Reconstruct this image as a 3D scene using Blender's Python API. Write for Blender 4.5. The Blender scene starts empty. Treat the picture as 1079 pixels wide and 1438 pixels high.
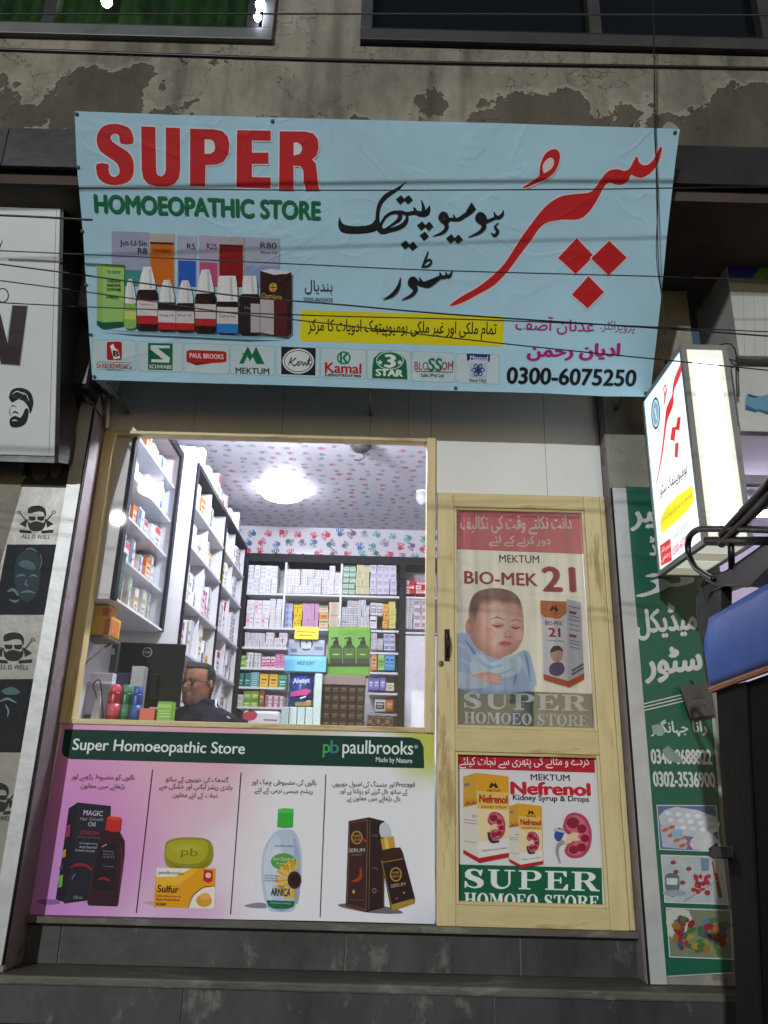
import bpy, bmesh, math, random
from mathutils import Vector as V, Matrix
from mathutils.geometry import tessellate_polygon
random.seed(7)
sc = bpy.context.scene
col = sc.collection
# ---------------------------------------------------------------- camera
CAM = V((0, -3.65, 1.6)); PITCH = math.radians(19); ROLL = math.radians(1.5); FPX = 1080.0
cr = math.cos(PITCH); sr = math.sin(PITCH)
FWD = V((0, cr, sr)); UP0 = V((0, -sr, cr)); RT0 = V((1, 0, 0))
RT = RT0*math.cos(ROLL) + UP0*math.sin(ROLL); UP = UP0*math.cos(ROLL) - RT0*math.sin(ROLL)
cd = bpy.data.cameras.new('camera'); cam = bpy.data.objects.new('camera', cd); col.objects.link(cam)
mw = Matrix((RT, UP, -FWD)).transposed().to_4x4(); mw.translation = CAM; cam.matrix_world = mw
cd.sensor_width = 36; cd.sensor_fit = 'AUTO'; cd.lens = FPX/1438*36; cd.clip_start = .02; cd.clip_end = 500
sc.camera = cam
# ---------------------------------------------------------------- light
SUN_EL, SUN_AZ = math.radians(17), math.radians(-20)      # low street light from across the road
w = bpy.data.worlds.new('World'); sc.world = w; w.use_nodes = True
nt = w.node_tree; bg = nt.nodes['Background']
sky = nt.nodes.new('ShaderNodeTexSky'); sky.sky_type = 'NISHITA'; sky.sun_disc = False
sky.sun_elevation = SUN_EL; sky.sun_rotation = math.pi + SUN_AZ
tint = nt.nodes.new('ShaderNodeMixRGB'); tint.blend_type = 'MULTIPLY'; tint.inputs[0].default_value = 1; tint.inputs[2].default_value = (1, .95, .88, 1)
nt.links.new(sky.outputs[0], tint.inputs[1]); nt.links.new(tint.outputs[0], bg.inputs[0]); bg.inputs[1].default_value = .03
sd = bpy.data.lights.new('street_sun', 'SUN'); sd.energy = 1.45; sd.angle = math.radians(.85); sd.color = (.97, .99, 1)
so = bpy.data.objects.new('street_sun', sd); col.objects.link(so)
dirv = V((math.sin(SUN_AZ)*math.cos(SUN_EL), -math.cos(SUN_AZ)*math.cos(SUN_EL), math.sin(SUN_EL)))
so.rotation_euler = dirv.to_track_quat('Z', 'Y').to_euler(); so.location = (0, -8, 6)
sc.view_settings.view_transform = 'Standard'; sc.view_settings.look = 'None'
sc.view_settings.exposure = .2; sc.view_settings.gamma = 1
sc.render.engine = 'CYCLES'
try:
    sc.cycles.use_denoising = True
except Exception: pass
sc.cycles.max_bounces = 8; sc.cycles.transparent_max_bounces = 12; sc.cycles.sample_clamp_indirect = 6
# ---------------------------------------------------------------- projection helpers
def ray(px, py): return FWD + RT*((px-539.5)/FPX) - UP*((py-719)/FPX)
class Plane:
    def __init__(s, O, u, v):
        s.O = V(O); s.u = V(u).normalized(); s.v = V(v).normalized(); s.n = s.u.cross(s.v).normalized()
    def at(s, px, py, off=0):
        d = ray(px, py); t = (s.O-CAM).dot(s.n)/d.dot(s.n)
        return CAM + d*t + s.n*off
def wallp(Y): return Plane((0, Y, 0), (1, 0, 0), (0, 0, 1))
def PY(px, py, Y): return wallp(Y).at(px, py)
def PX(px, py, X):
    d = ray(px, py); return CAM + d*((X-CAM.x)/d.x)
# ---------------------------------------------------------------- materials
def lin(c): return c/12.92 if c <= .04045 else ((c+.055)/1.055)**2.4
def rgb(h):
    if isinstance(h, (tuple, list)): return tuple(h)
    h = h.lstrip('#'); return tuple(lin(int(h[i:i+2], 16)/255) for i in (0, 2, 4))
MATS = {}
def M(name, c, rough=.5, var=.12, scale=9., bump=0., bscale=None, metal=0., spec=.5, emit=None, es=0., dirt=None, dirt_t=.58, dscale=3., stretch=None, coat=0., world=False):
    if name in MATS: return MATS[name]
    c = rgb(c); m = bpy.data.materials.new(name); m.use_nodes = True
    n = m.node_tree.nodes; l = m.node_tree.links; b = n['Principled BSDF']
    b.inputs['Roughness'].default_value = rough; b.inputs['Metallic'].default_value = metal
    b.inputs['Specular IOR Level'].default_value = spec
    if coat: b.inputs['Coat Weight'].default_value = coat; b.inputs['Coat Roughness'].default_value = .12
    tc = n.new('ShaderNodeTexCoord'); mp = n.new('ShaderNodeMapping'); l.new(n.new('ShaderNodeNewGeometry').outputs['Position'] if world else tc.outputs['Object'], mp.inputs[0])
    if stretch: mp.inputs['Scale'].default_value = stretch
    nz = n.new('ShaderNodeTexNoise'); nz.inputs['Scale'].default_value = scale; nz.inputs['Detail'].default_value = 6
    nz.inputs['Roughness'].default_value = .62
    l.new(mp.outputs[0], nz.inputs['Vector'])
    rp = n.new('ShaderNodeValToRGB'); rp.color_ramp.elements[0].position = .3; rp.color_ramp.elements[1].position = .7
    rp.color_ramp.elements[0].color = tuple(x*(1-var) for x in c)+(1,)
    rp.color_ramp.elements[1].color = tuple(min(1, x*(1+var*.7)) for x in c)+(1,)
    l.new(nz.outputs[0], rp.inputs[0]); out = rp.outputs[0]
    if dirt:
        n2 = n.new('ShaderNodeTexNoise'); n2.inputs['Scale'].default_value = dscale; n2.inputs['Detail'].default_value = 9; n2.inputs['Roughness'].default_value = .7
        l.new(mp.outputs[0], n2.inputs['Vector'])
        r2 = n.new('ShaderNodeValToRGB'); r2.color_ramp.elements[0].position = dirt_t; r2.color_ramp.elements[1].position = dirt_t+.09
        l.new(n2.outputs[0], r2.inputs[0]); mx = n.new('ShaderNodeMixRGB'); mx.inputs[2].default_value = rgb(dirt)+(1,)
        l.new(r2.outputs[0], mx.inputs[0]); l.new(out, mx.inputs[1]); out = mx.outputs[0]
    l.new(out, b.inputs['Base Color'])
    rr = n.new('ShaderNodeMapRange'); rr.inputs[3].default_value = max(0, rough-.1); rr.inputs[4].default_value = min(1, rough+.12)
    l.new(nz.outputs[0], rr.inputs[0]); l.new(rr.outputs[0], b.inputs['Roughness'])
    if bump:
        nb = n.new('ShaderNodeTexNoise'); nb.inputs['Scale'].default_value = bscale or scale*3; nb.inputs['Detail'].default_value = 5
        l.new(mp.outputs[0], nb.inputs['Vector'])
        bp = n.new('ShaderNodeBump'); bp.inputs['Strength'].default_value = bump; bp.inputs['Distance'].default_value = .02
        hgt = nb.outputs[0]
        if world:                   # slack sheet: broad sag, plus a few sharp pulled creases
            nb.inputs['Detail'].default_value = 2; bp.inputs['Distance'].default_value = .05
            n5 = n.new('ShaderNodeTexNoise'); n5.inputs['Scale'].default_value = 1.7; n5.inputs['Detail'].default_value = 3; n5.inputs['Distortion'].default_value = 1.2; l.new(mp.outputs[0], n5.inputs['Vector'])
            ab = n.new('ShaderNodeMath'); ab.operation = 'SUBTRACT'; ab.inputs[1].default_value = .5; l.new(n5.outputs[0], ab.inputs[0]); a2 = n.new('ShaderNodeMath'); a2.operation = 'ABSOLUTE'; l.new(ab.outputs[0], a2.inputs[0])
            mr_ = n.new('ShaderNodeMapRange'); mr_.inputs[2].default_value = .035; mr_.inputs[3].default_value = .12; mr_.inputs[4].default_value = 0; l.new(a2.outputs[0], mr_.inputs[0])
            sm = n.new('ShaderNodeMath'); l.new(nb.outputs[0], sm.inputs[0]); l.new(mr_.outputs[0], sm.inputs[1]); hgt = sm.outputs[0]
        l.new(hgt, bp.inputs['Height']); l.new(bp.outputs[0], b.inputs['Normal'])
    if emit is not None:
        b.inputs['Emission Color'].default_value = rgb(emit)+(1,); b.inputs['Emission Strength'].default_value = es
    MATS[name] = m; return m
def ink(h, fam='vinyl'):
    if not isinstance(h, str): return h
    if fam == 'vinyl': return M('ink_flex_'+h[1:], h, rough=.5, var=.07, scale=3, bump=.19, bscale=2.2, spec=.35, world=True)
    if fam == 'paper': return M('ink_paper_'+h[1:], h, rough=.6, var=.05, scale=5, bump=.05, bscale=5, spec=.22)
    if fam == 'dark': return M('ink_worn_'+h[1:], h, rough=.5, var=.16, scale=14, bump=.12, bscale=8, dirt='#4b4a42', dirt_t=.66, dscale=12)
    if fam == 'glow': return M('ink_lit_'+h[1:], h, rough=.35, var=.03, emit=h, es=.85)
    if fam == 'sheer': return sheer(h)
def sheer(h):                       # a poster film behind glass that lets the shop's light through
    k = 'ink_film_'+h[1:]
    if k in MATS: return MATS[k]
    m = bpy.data.materials.new(k); m.use_nodes = True; n = m.node_tree.nodes; l = m.node_tree.links
    b = n['Principled BSDF']; b.inputs['Base Color'].default_value = rgb(h)+(1,); b.inputs['Roughness'].default_value = .4
    t = n.new('ShaderNodeBsdfTransparent'); mx = n.new('ShaderNodeMixShader'); mx.inputs[0].default_value = .86
    tr = n.new('ShaderNodeBsdfTranslucent'); tr.inputs[0].default_value = rgb(h)+(1,)
    m2 = n.new('ShaderNodeMixShader'); m2.inputs[0].default_value = .4
    tc = n.new('ShaderNodeTexCoord'); mp = n.new('ShaderNodeMapping'); mp.inputs['Scale'].default_value = (22, 1, 1.2); l.new(tc.outputs['Object'], mp.inputs[0])
    nz = n.new('ShaderNodeTexNoise'); nz.inputs['Scale'].default_value = 1; nz.inputs['Detail'].default_value = 4; l.new(mp.outputs[0], nz.inputs[0])
    bp = n.new('ShaderNodeBump'); bp.inputs['Strength'].default_value = .5; bp.inputs['Distance'].default_value = .012; l.new(nz.outputs[0], bp.inputs['Height']); l.new(bp.outputs[0], b.inputs['Normal'])
    cm_ = n.new('ShaderNodeValToRGB'); cm_.color_ramp.elements[0].position = .35; cm_.color_ramp.elements[1].position = .7; cm_.color_ramp.elements[0].color = tuple(x*.72 for x in rgb(h))+(1,); cm_.color_ramp.elements[1].color = tuple(min(1, x*1.12+.02) for x in rgb(h))+(1,); l.new(nz.outputs[0], cm_.inputs[0]); l.new(cm_.outputs[0], b.inputs['Base Color']); b.inputs['Roughness'].default_value = .3  # vertical reflection streaks of the film put into its colour
    l.new(b.outputs[0], m2.inputs[1]); l.new(tr.outputs[0], m2.inputs[2])
    l.new(t.outputs[0], mx.inputs[1]); l.new(m2.outputs[0], mx.inputs[2]); l.new(mx.outputs[0], n['Material Output'].inputs[0])
    MATS[k] = m; return m
def glass(name, refl=.07, tint=(1, 1, 1), rough=.01):
    if name in MATS: return MATS[name]
    m = bpy.data.materials.new(name); m.use_nodes = True; n = m.node_tree.nodes; l = m.node_tree.links
    n.remove(n['Principled BSDF'])
    t = n.new('ShaderNodeBsdfTransparent'); t.inputs[0].default_value = tint+(1,)
    g = n.new('ShaderNodeBsdfGlossy'); g.inputs['Roughness'].default_value = rough
    nz = n.new('ShaderNodeTexNoise'); nz.inputs['Scale'].default_value = 2.5; nz.inputs['Detail'].default_value = 6
    mr = n.new('ShaderNodeMapRange'); mr.inputs[3].default_value = refl*.6; mr.inputs[4].default_value = refl*1.5
    mx = n.new('ShaderNodeMixShader'); l.new(nz.outputs[0], mr.inputs[0]); l.new(mr.outputs[0], mx.inputs[0])
    l.new(t.outputs[0], mx.inputs[1]); l.new(g.outputs[0], mx.inputs[2]); l.new(mx.outputs[0], n['Material Output'].inputs[0])
    MATS[name] = m; return m
# ---------------------------------------------------------------- mesh building
class MB:
    def __init__(s): s.v = []; s.f = []; s.m = []; s.mats = []; s.smooth = set()
    def mi(s, m):
        if m not in s.mats: s.mats.append(m)
        return s.mats.index(m)
    def add(s, vs, fs, m, smooth=False):
        b = len(s.v); i = s.mi(m); s.v += [V(x) for x in vs]
        for f in fs:
            if smooth: s.smooth.add(len(s.f))
            s.f.append([b+k for k in f]); s.m.append(i)
        return s
    def box(s, x0, x1, y0, y1, z0, z1, m):
        p = [(x0, y0, z0), (x1, y0, z0), (x1, y1, z0), (x0, y1, z0), (x0, y0, z1), (x1, y0, z1), (x1, y1, z1), (x0, y1, z1)]
        return s.add(p, [(0, 3, 2, 1), (4, 5, 6, 7), (0, 1, 5, 4), (1, 2, 6, 5), (2, 3, 7, 6), (3, 0, 4, 7)], m)
    def hexa(s, p, m):              # 8 corners: four of the front face round, then four of the back
        return s.add(p, [(0, 1, 2, 3), (7, 6, 5, 4), (0, 4, 5, 1), (1, 5, 6, 2), (2, 6, 7, 3), (3, 7, 4, 0)], m)
    def prism(s, pts, d, m):        # outline pts (3-D, planar) pushed by vector d
        d = V(d); n = len(pts); a = [V(p) for p in pts]; b = [p+d for p in a]
        tri = tessellate_polygon([a])
        s.add(a+b, [tuple(t) for t in tri]+[tuple(n+k for k in reversed(t)) for t in tri]+[(i, (i+1) % n, n+(i+1) % n, n+i) for i in range(n)], m)
        return s
    def tube(s, pts, r, m, seg=8, cap=True):
        pts = [V(p) for p in pts]; rs = r if isinstance(r, (list, tuple)) else [r]*len(pts); vs = []; fs = []
        prev = None
        for i, p in enumerate(pts):
            t = (pts[min(i+1, len(pts)-1)]-pts[max(i-1, 0)]).normalized()
            a = prev if prev is not None else (V((0, 0, 1)) if abs(t.z) < .9 else V((1, 0, 0)))
            a = (a-t*a.dot(t)).normalized(); prev = a; b = t.cross(a)
            vs += [p+(a*math.cos(k*2*math.pi/seg)+b*math.sin(k*2*math.pi/seg))*rs[i] for k in range(seg)]
        for i in range(len(pts)-1):
            for k in range(seg): fs.append((i*seg+k, i*seg+(k+1) % seg, (i+1)*seg+(k+1) % seg, (i+1)*seg+k))
        if cap: fs += [tuple(reversed(range(seg))), tuple((len(pts)-1)*seg+k for k in range(seg))]
        return s.add(vs, fs, m, True)
    def lathe(s, c, prof, m, seg=20, axis=(0, 0, 1)):
        c = V(c); ax = V(axis).normalized(); pts = [c+ax*h for r, h in prof]
        q = ax.to_track_quat('Z', 'Y'); vs = []; fs = []
        for r, h in prof:
            vs += [c+q @ V((math.cos(k*2*math.pi/seg)*max(r, 1e-4), math.sin(k*2*math.pi/seg)*max(r, 1e-4), h)) for k in range(seg)]
        for i in range(len(prof)-1):
            for k in range(seg): fs.append((i*seg+k, i*seg+(k+1) % seg, (i+1)*seg+(k+1) % seg, (i+1)*seg+k))
        fs += [tuple(reversed(range(seg))), tuple((len(prof)-1)*seg+k for k in range(seg))]
        return s.add(vs, fs, m, True)
    def build(s, name, parent=None, bevel=0, seg=2, origin=None, disp=None):
        me = bpy.data.meshes.new(name)
        lo = V([min(p[i] for p in s.v) for i in range(3)]); hi = V([max(p[i] for p in s.v) for i in range(3)])
        o0 = V(origin) if origin is not None else V(((lo.x+hi.x)/2, (lo.y+hi.y)/2, lo.z))
        me.from_pydata([p-o0 for p in s.v], [], s.f); me.update()
        for m in s.mats: me.materials.append(m)
        for i, p in enumerate(me.polygons): p.material_index = s.m[i]; p.use_smooth = i in s.smooth
        o = bpy.data.objects.new(name, me); col.objects.link(o)
        if parent is not None: o.parent = parent; o.location = o0-wloc(parent)
        else: o.location = o0
        if bevel:
            b = o.modifiers.new('soft_edges', 'BEVEL'); b.width = bevel; b.segments = seg; b.limit_method = 'ANGLE'; b.angle_limit = .6
        return o
def wloc(o):
    p = V(o.location)
    while o.parent is not None: o = o.parent; p += V(o.location)
    return p
def tag(o, label, cat, group=None):
    o['label'] = label; o['category'] = cat
    if group: o['group'] = group
    return o
def kind(o, k): o['kind'] = k; return o
def empty(name, loc, label, cat, group=None):
    o = bpy.data.objects.new(name, None); o.empty_display_size = .1; col.objects.link(o); o.location = loc
    return tag(o, label, cat, group)
# ---------------------------------------------------------------- writing
FM = {}
def _f(ch, iso, n): FM[ch] = (iso, n)
for ch, b in zip('بتثجحخسشصضطظعغفقلمنهپٹچکگہھی', (0xFE8F, 0xFE95, 0xFE99, 0xFE9D, 0xFEA1, 0xFEA5, 0xFEB1, 0xFEB5, 0xFEB9, 0xFEBD, 0xFEC1, 0xFEC5, 0xFEC9, 0xFECD, 0xFED1, 0xFED5, 0xFEDD, 0xFEE1, 0xFEE5, 0xFEE9, 0xFB56, 0xFB66, 0xFB7A, 0xFB8E, 0xFB92, 0xFBA6, 0xFBAA, 0xFBFC)): _f(ch, b, 4)
_f('ئ', 0xFE89, 4)
for ch, b in zip('اآدذرزوڈڑںے', (0xFE8D, 0xFE81, 0xFEA9, 0xFEAB, 0xFEAD, 0xFEAF, 0xFEED, 0xFB88, 0xFB8C, 0xFB9E, 0xFBAE)): _f(ch, b, 2)
def urdu(s):
    out = []
    for i, ch in enumerate(s):
        if ch not in FM: out.append(ch); continue
        b, n = FM[ch]; p = i > 0 and FM.get(s[i-1], (0, 0))[1] == 4; q = n == 4 and i+1 < len(s) and s[i+1] in FM
        out.append(chr(b+(3 if p and q else 1 if p else 2 if q else 0)))
    return ''.join(reversed(out))
_tc = {}
def textmesh(s, res=3):
    if (s, res) in _tc: return _tc[(s, res)]
    c = bpy.data.curves.new('t', 'FONT'); c.body = s; c.resolution_u = res
    o = bpy.data.objects.new('t', c); col.objects.link(o)
    dg = bpy.context.evaluated_depsgraph_get(); me = bpy.data.meshes.new_from_object(o.evaluated_get(dg))
    vs = [(v.co.x, v.co.y) for v in me.vertices]; fs = [tuple(p.vertices) for p in me.polygons]
    par = list(range(len(vs)))
    def fd(a):
        while par[a] != a: par[a] = par[par[a]]; a = par[a]
        return a
    for f in fs:
        for k in f[1:]: par[fd(k)] = fd(f[0])
    ids = {}; isl = [ids.setdefault(fd(i), len(ids)) for i in range(len(vs))]
    bpy.data.objects.remove(o); bpy.data.curves.remove(c); bpy.data.meshes.remove(me)
    _tc[(s, res)] = (vs, fs, isl); return _tc[(s, res)]
def smooth(pts, n=4, closed=True):
    out = []; N = len(pts)
    for i in range(N if closed else N-1):
        g = (lambda k: pts[k % N]) if closed else (lambda k: pts[min(max(k, 0), N-1)])
        a, b, c, d = g(i-1), g(i), g(i+1), g(i+2)
        for k in range(n):
            t = k/n; out.append(tuple(.5*(2*b[j]+(c[j]-a[j])*t+(2*a[j]-5*b[j]+4*c[j]-d[j])*t*t+(3*b[j]-a[j]-3*c[j]+d[j])*t**3) for j in range(len(b))))
    if not closed: out.append(tuple(pts[-1]))
    return out
STEP = .00005
class Print:
    """flat printing laid on a plane, traced in the photo's pixels; everything lies in the plane at its real size"""
    def __init__(s, plane, fam='vinyl', base=.0003): s.p = plane; s.mb = MB(); s.fam = fam; s.L = base; s.z = (0, 0, 1); s.lift = False
    def ink(s, c):
        if s.lift: c = '#'+''.join('%02x' % min(245, int(int(c[k:k+2], 16)*1.08+34)) for k in (1, 3, 5))
        return ink(c, s.fam)
    def zoom(s, ox, oy, k): s.z = (ox, oy, k); return s
    def q(s, x, y): return (s.z[0]+x/s.z[2], s.z[1]+y/s.z[2])
    def poly(s, pts, c, sm=0, holes=(), halo=None):
        px = [s.q(*p) for p in pts]
        if sm: px = smooth(px, sm)
        hs = [smooth([s.q(*p) for p in h], sm) if sm else [s.q(*p) for p in h] for h in holes]
        if halo:
            hc, hr = halo
            for k in range(10):
                s.L += STEP; a = k*math.pi/5
                s._tri([[(x+math.cos(a)*hr, y+math.sin(a)*hr) for x, y in px]], hc)
        s.L += STEP; s._tri([px]+hs, c); return s
    def _tri(s, loops, c):
        P = [[s.p.at(x, y, s.L) for x, y in lp] for lp in loops]
        fl = [p for lp in P for p in lp]
        tri = [t for t in tessellate_polygon([[V(((q-s.p.O).dot(s.p.u), (q-s.p.O).dot(s.p.v), 0)) for q in lp] for lp in P])]
        fs = []
        for t in tri:
            a, b, d = (fl[k] for k in t); nn = (b-a).cross(d-a)
            if nn.length < 1e-12: continue
            fs.append(tuple(t) if nn.dot(s.p.n) > 0 else tuple(reversed(t)))
        s.mb.add(fl, fs, s.ink(c))
    def rect(s, x0, y0, x1, y1, c, slope=0): return s.poly([(x0, y0), (x1, y0+slope*(x1-x0)), (x1, y1+slope*(x1-x0)), (x0, y1)], c)
    def rrect(s, x0, y0, x1, y1, r, c, slope=0):
        pts = []
        for cx, cy, a0 in ((x1-r, y0+r, -90), (x1-r, y1-r, 0), (x0+r, y1-r, 90), (x0+r, y0+r, 180)):
            for k in range(5):
                a = math.radians(a0+k*22.5); pts.append((cx+r*math.cos(a), cy+r*math.sin(a)+slope*(cx-x0)))
        return s.poly(pts, c)
    def ell(s, cx, cy, rx, ry, c, n=22, rot=0):
        r = math.radians(rot); pts = []
        for k in range(n):
            a = 2*math.pi*k/n; x = rx*math.cos(a); y = ry*math.sin(a); pts.append((cx+x*math.cos(r)-y*math.sin(r), cy+x*math.sin(r)+y*math.cos(r)))
        return s.poly(pts, c)
    def soft(s, cx, cy, rx, ry, c0, c1, n=9, rot=0):    # shaded patch of a printed photograph, rim colour c0 to middle colour c1
        a = [int(c0[i:i+2], 16) for i in (1, 3, 5)]; b = [int(c1[i:i+2], 16) for i in (1, 3, 5)]
        for k in range(n):
            t = k/(n-1); s.ell(cx, cy, rx*(1-.9*t), ry*(1-.9*t), '#%02x%02x%02x' % tuple(int(round(a[i]+(b[i]-a[i])*t)) for i in range(3)), 20, rot)
        return s
    def ring(s, cx, cy, rx, ry, wd, c, n=26):
        o = [(cx+rx*math.cos(2*math.pi*k/n), cy+ry*math.sin(2*math.pi*k/n)) for k in range(n)]
        i = [(cx+(rx-wd)*math.cos(2*math.pi*k/n), cy+(ry-wd)*math.sin(2*math.pi*k/n)) for k in range(n)]
        return s.poly(o, c, holes=[i])
    def dia(s, cx, cy, r, c, tilt=.1): return s.poly([(cx+r*tilt, cy-r), (cx+r, cy+r*tilt), (cx-r*tilt, cy+r), (cx-r, cy-r*tilt)], c)
    def line(s, x0, y0, x1, y1, wd, c):
        d = math.hypot(x1-x0, y1-y0) or 1; nx = -(y1-y0)/d*wd/2; ny = (x1-x0)/d*wd/2
        return s.poly([(x0+nx, y0+ny), (x1+nx, y1+ny), (x1-nx, y1-ny), (x0-nx, y0-ny)], c)
    def stroke(s, pts, c, n=4, full=False):     # (x, y, width) brush path
        pp = smooth([s.q(a, b)+(wd*(1.3 if full else 1)/s.z[2],) for a, b, wd in pts], n, False); L = []; R = []
        for i, (x, y, wd) in enumerate(pp):
            a = pp[max(i-1, 0)]; b = pp[min(i+1, len(pp)-1)]; d = math.hypot(b[0]-a[0], b[1]-a[1]) or 1
            nx = -(b[1]-a[1])/d*max(wd, .3)/2; ny = (b[0]-a[0])/d*max(wd, .3)/2; L.append((x+nx, y+ny)); R.append((x-nx, y-ny))
        if full:                    # round brush: keeps tight turns solid
            for x, y, wd in pp: s.L += STEP*.08; s._tri([[(x+wd*.5*math.cos(a*.6283), y+wd*.5*math.sin(a*.6283)) for a in range(10)]], c)
        fl = []; fs = []
        for k in range(len(L)):
            s.L += STEP*.05; fl += [s.p.at(*L[k], s.L), s.p.at(*R[k], s.L)]
        for k in range(len(L)-1):
            f = (2*k, 2*k+1, 2*k+3, 2*k+2); nn = (fl[f[1]]-fl[f[0]]).cross(fl[f[2]]-fl[f[0]])
            fs.append(f if nn.dot(s.p.n) > 0 else f[::-1])
        s.L += STEP; s.mb.add(fl, fs, s.ink(c)); return s
    def text(s, t, x0, y0, x1, y1, h, c, bold=0, res=3, halo=None):
        """bounding box of the written text: bottom edge from (x0,y0) to (x1,y1), h high, in pixels"""
        vs, fs, isl = textmesh(t, res)
        ax = min(v[0] for v in vs); bx = max(v[0] for v in vs); ay = min(v[1] for v in vs); by = max(v[1] for v in vs)
        q0 = s.q(x0, y0); q1 = s.q(x1, y1); qh = s.q(x0, y0-h)
        A = s.p.at(*q0); B = s.p.at(*q1)-A; hh = (s.p.at(*qh)-A).dot(s.p.v); n = s.p.n
        up = s.p.v; d = bold
        sh = [(0, 0)]+([(d, 0), (-d, 0), (0, d*.6), (0, -d*.6)] if d else [])
        for dx, dy in sh:
            s.L += STEP*2
            P = [A+B*((v[0]-ax+dx)/(bx-ax))+up*(hh*(v[1]-ay+dy)/(by-ay))+n*(s.L+(isl[i] % 3)*STEP*.5) for i, v in enumerate(vs)]
            s.mb.add(P, fs, s.ink(c))
        s.L += STEP*2; return s
    def build(s, name, parent=None): return s.mb.build(name, parent)
# block serif capitals, unit boxes
def _arc(cx, cy, rx, ry, a0, a1, n=10): return [(cx+rx*math.cos(math.radians(a0+(a1-a0)*k/n)), cy+ry*math.sin(math.radians(a0+(a1-a0)*k/n))) for k in range(n+1)]
def _r(x0, y0, x1, y1): return ([(x0, y0), (x1, y0), (x1, y1), (x0, y1)], [])
SER = {
 'U': [_r(0, .93, .42, 1), _r(.6, .93, 1, 1), ([(.1, 1), (.1, .35)]+_arc(.46, .35, .36, .37, 180, 360)+[(.82, 1), (.74, 1), (.74, .35)]+_arc(.53, .33, .21, .24, 0, -180)+[(.32, 1)], [])],
 'P': [_r(0, .93, .5, 1), _r(0, 0, .5, .07), _r(.12, 0, .36, 1), ([(.35, 1)]+_arc(.6, .73, .38, .27, 90, -90)+[(.35, .46), (.35, .53)]+_arc(.56, .735, .16, .205, -90, 90)+[(.35, .94)], [])],
 'E': [_r(0, .93, .4, 1), _r(0, 0, .4, .07), _r(.12, 0, .38, 1), _r(.3, .93, .93, 1), _r(.3, 0, .95, .07), _r(.3, .48, .7, .56), ([(.93, 1), (.93, .7), (.86, .7), (.74, .93)], []), ([(.97, 0), (.99, .32), (.92, .32), (.76, .07)], []), _r(.63, .36, .7, .68)],
 'R': [_r(0, .93, .5, 1), _r(0, 0, .48, .07), _r(.12, 0, .36, 1), ([(.35, 1)]+_arc(.54, .74, .36, .26, 90, -90)+[(.35, .48), (.35, .54)]+_arc(.5, .74, .15, .2, -90, 90)+[(.35, .94)], []), ([(.45, .5), (.7, .48), (.94, .08), (1.05, .06), (1.05, 0), (.72, 0)], [])],
 'H': [_r(0, .93, .44, 1), _r(.56, .93, 1, 1), _r(0, 0, .44, .07), _r(.56, 0, 1, .07), _r(.1, 0, .34, 1), _r(.66, 0, .9, 1), _r(.3, .47, .7, .55)],
 'O': [(_arc(.5, .5, .5, .52, 0, 360, 30)[:-1], [_arc(.5, .5, .23, .44, 0, 360, 30)[:-1]])],
 'M': [_r(0, .93, .3, 1), _r(.72, .93, 1.02, 1), _r(0, 0, .26, .07), _r(.64, 0, 1.02, .07), _r(.1, 0, .17, 1), _r(.72, 0, .93, 1), ([(.1, 1), (.32, 1), (.56, .36), (.5, .1)], []), ([(.5, .1), (.57, .1), (.78, .85), (.72, 1)], [])],
 'T': [_r(0, .93, 1, 1), _r(.38, 0, .62, 1), _r(.22, 0, .78, .07), ([(0, 1), (0, .68), (.06, .68), (.2, .93)], []), ([(1, 1), (1, .68), (.94, .68), (.8, .93)], [])],
 'S': [([(.9, .98), (.84, .66), (.76, .66), (.68, .86), (.5, .93), (.36, .88), (.34, .76), (.46, .66), (.74, .55), (.92, .42), (.95, .22), (.82, .05), (.55, -.02), (.3, .03), (.16, .1), (.1, 0), (.05, 0), (.05, .36), (.12, .36), (.24, .14), (.46, .06), (.62, .1), (.66, .22), (.54, .34), (.26, .44), (.08, .58), (.06, .8), (.2, .97), (.45, 1.02), (.66, .98), (.78, .92), (.84, .98)], [])],
}
def serif(pr, word, x0, y0, x1, y1, h, c, gap=.12, space=.45):
    """serif capitals in the box whose bottom edge runs (x0,y0)-(x1,y1)"""
    wd = {'M': 1.25, 'H': 1.05, 'O': .98, 'S': .78, 'E': .85, 'T': .92, 'P': .85, 'R': .98, 'U': 1.0}
    tot = sum(space if ch == ' ' else wd[ch]+gap for ch in word)-gap; x = 0
    for ch in word:
        if ch == ' ': x += space; continue
        for pts, hs in SER[ch]:
            g = lambda p: (x0+(x1-x0)*(x+p[0]*wd[ch])/tot, y0+(y1-y0)*(x+p[0]*wd[ch])/tot-p[1]*h)
            pr.poly([g(p) for p in pts], c, holes=[[g(p) for p in k] for k in hs])
        x += wd[ch]+gap
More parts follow.
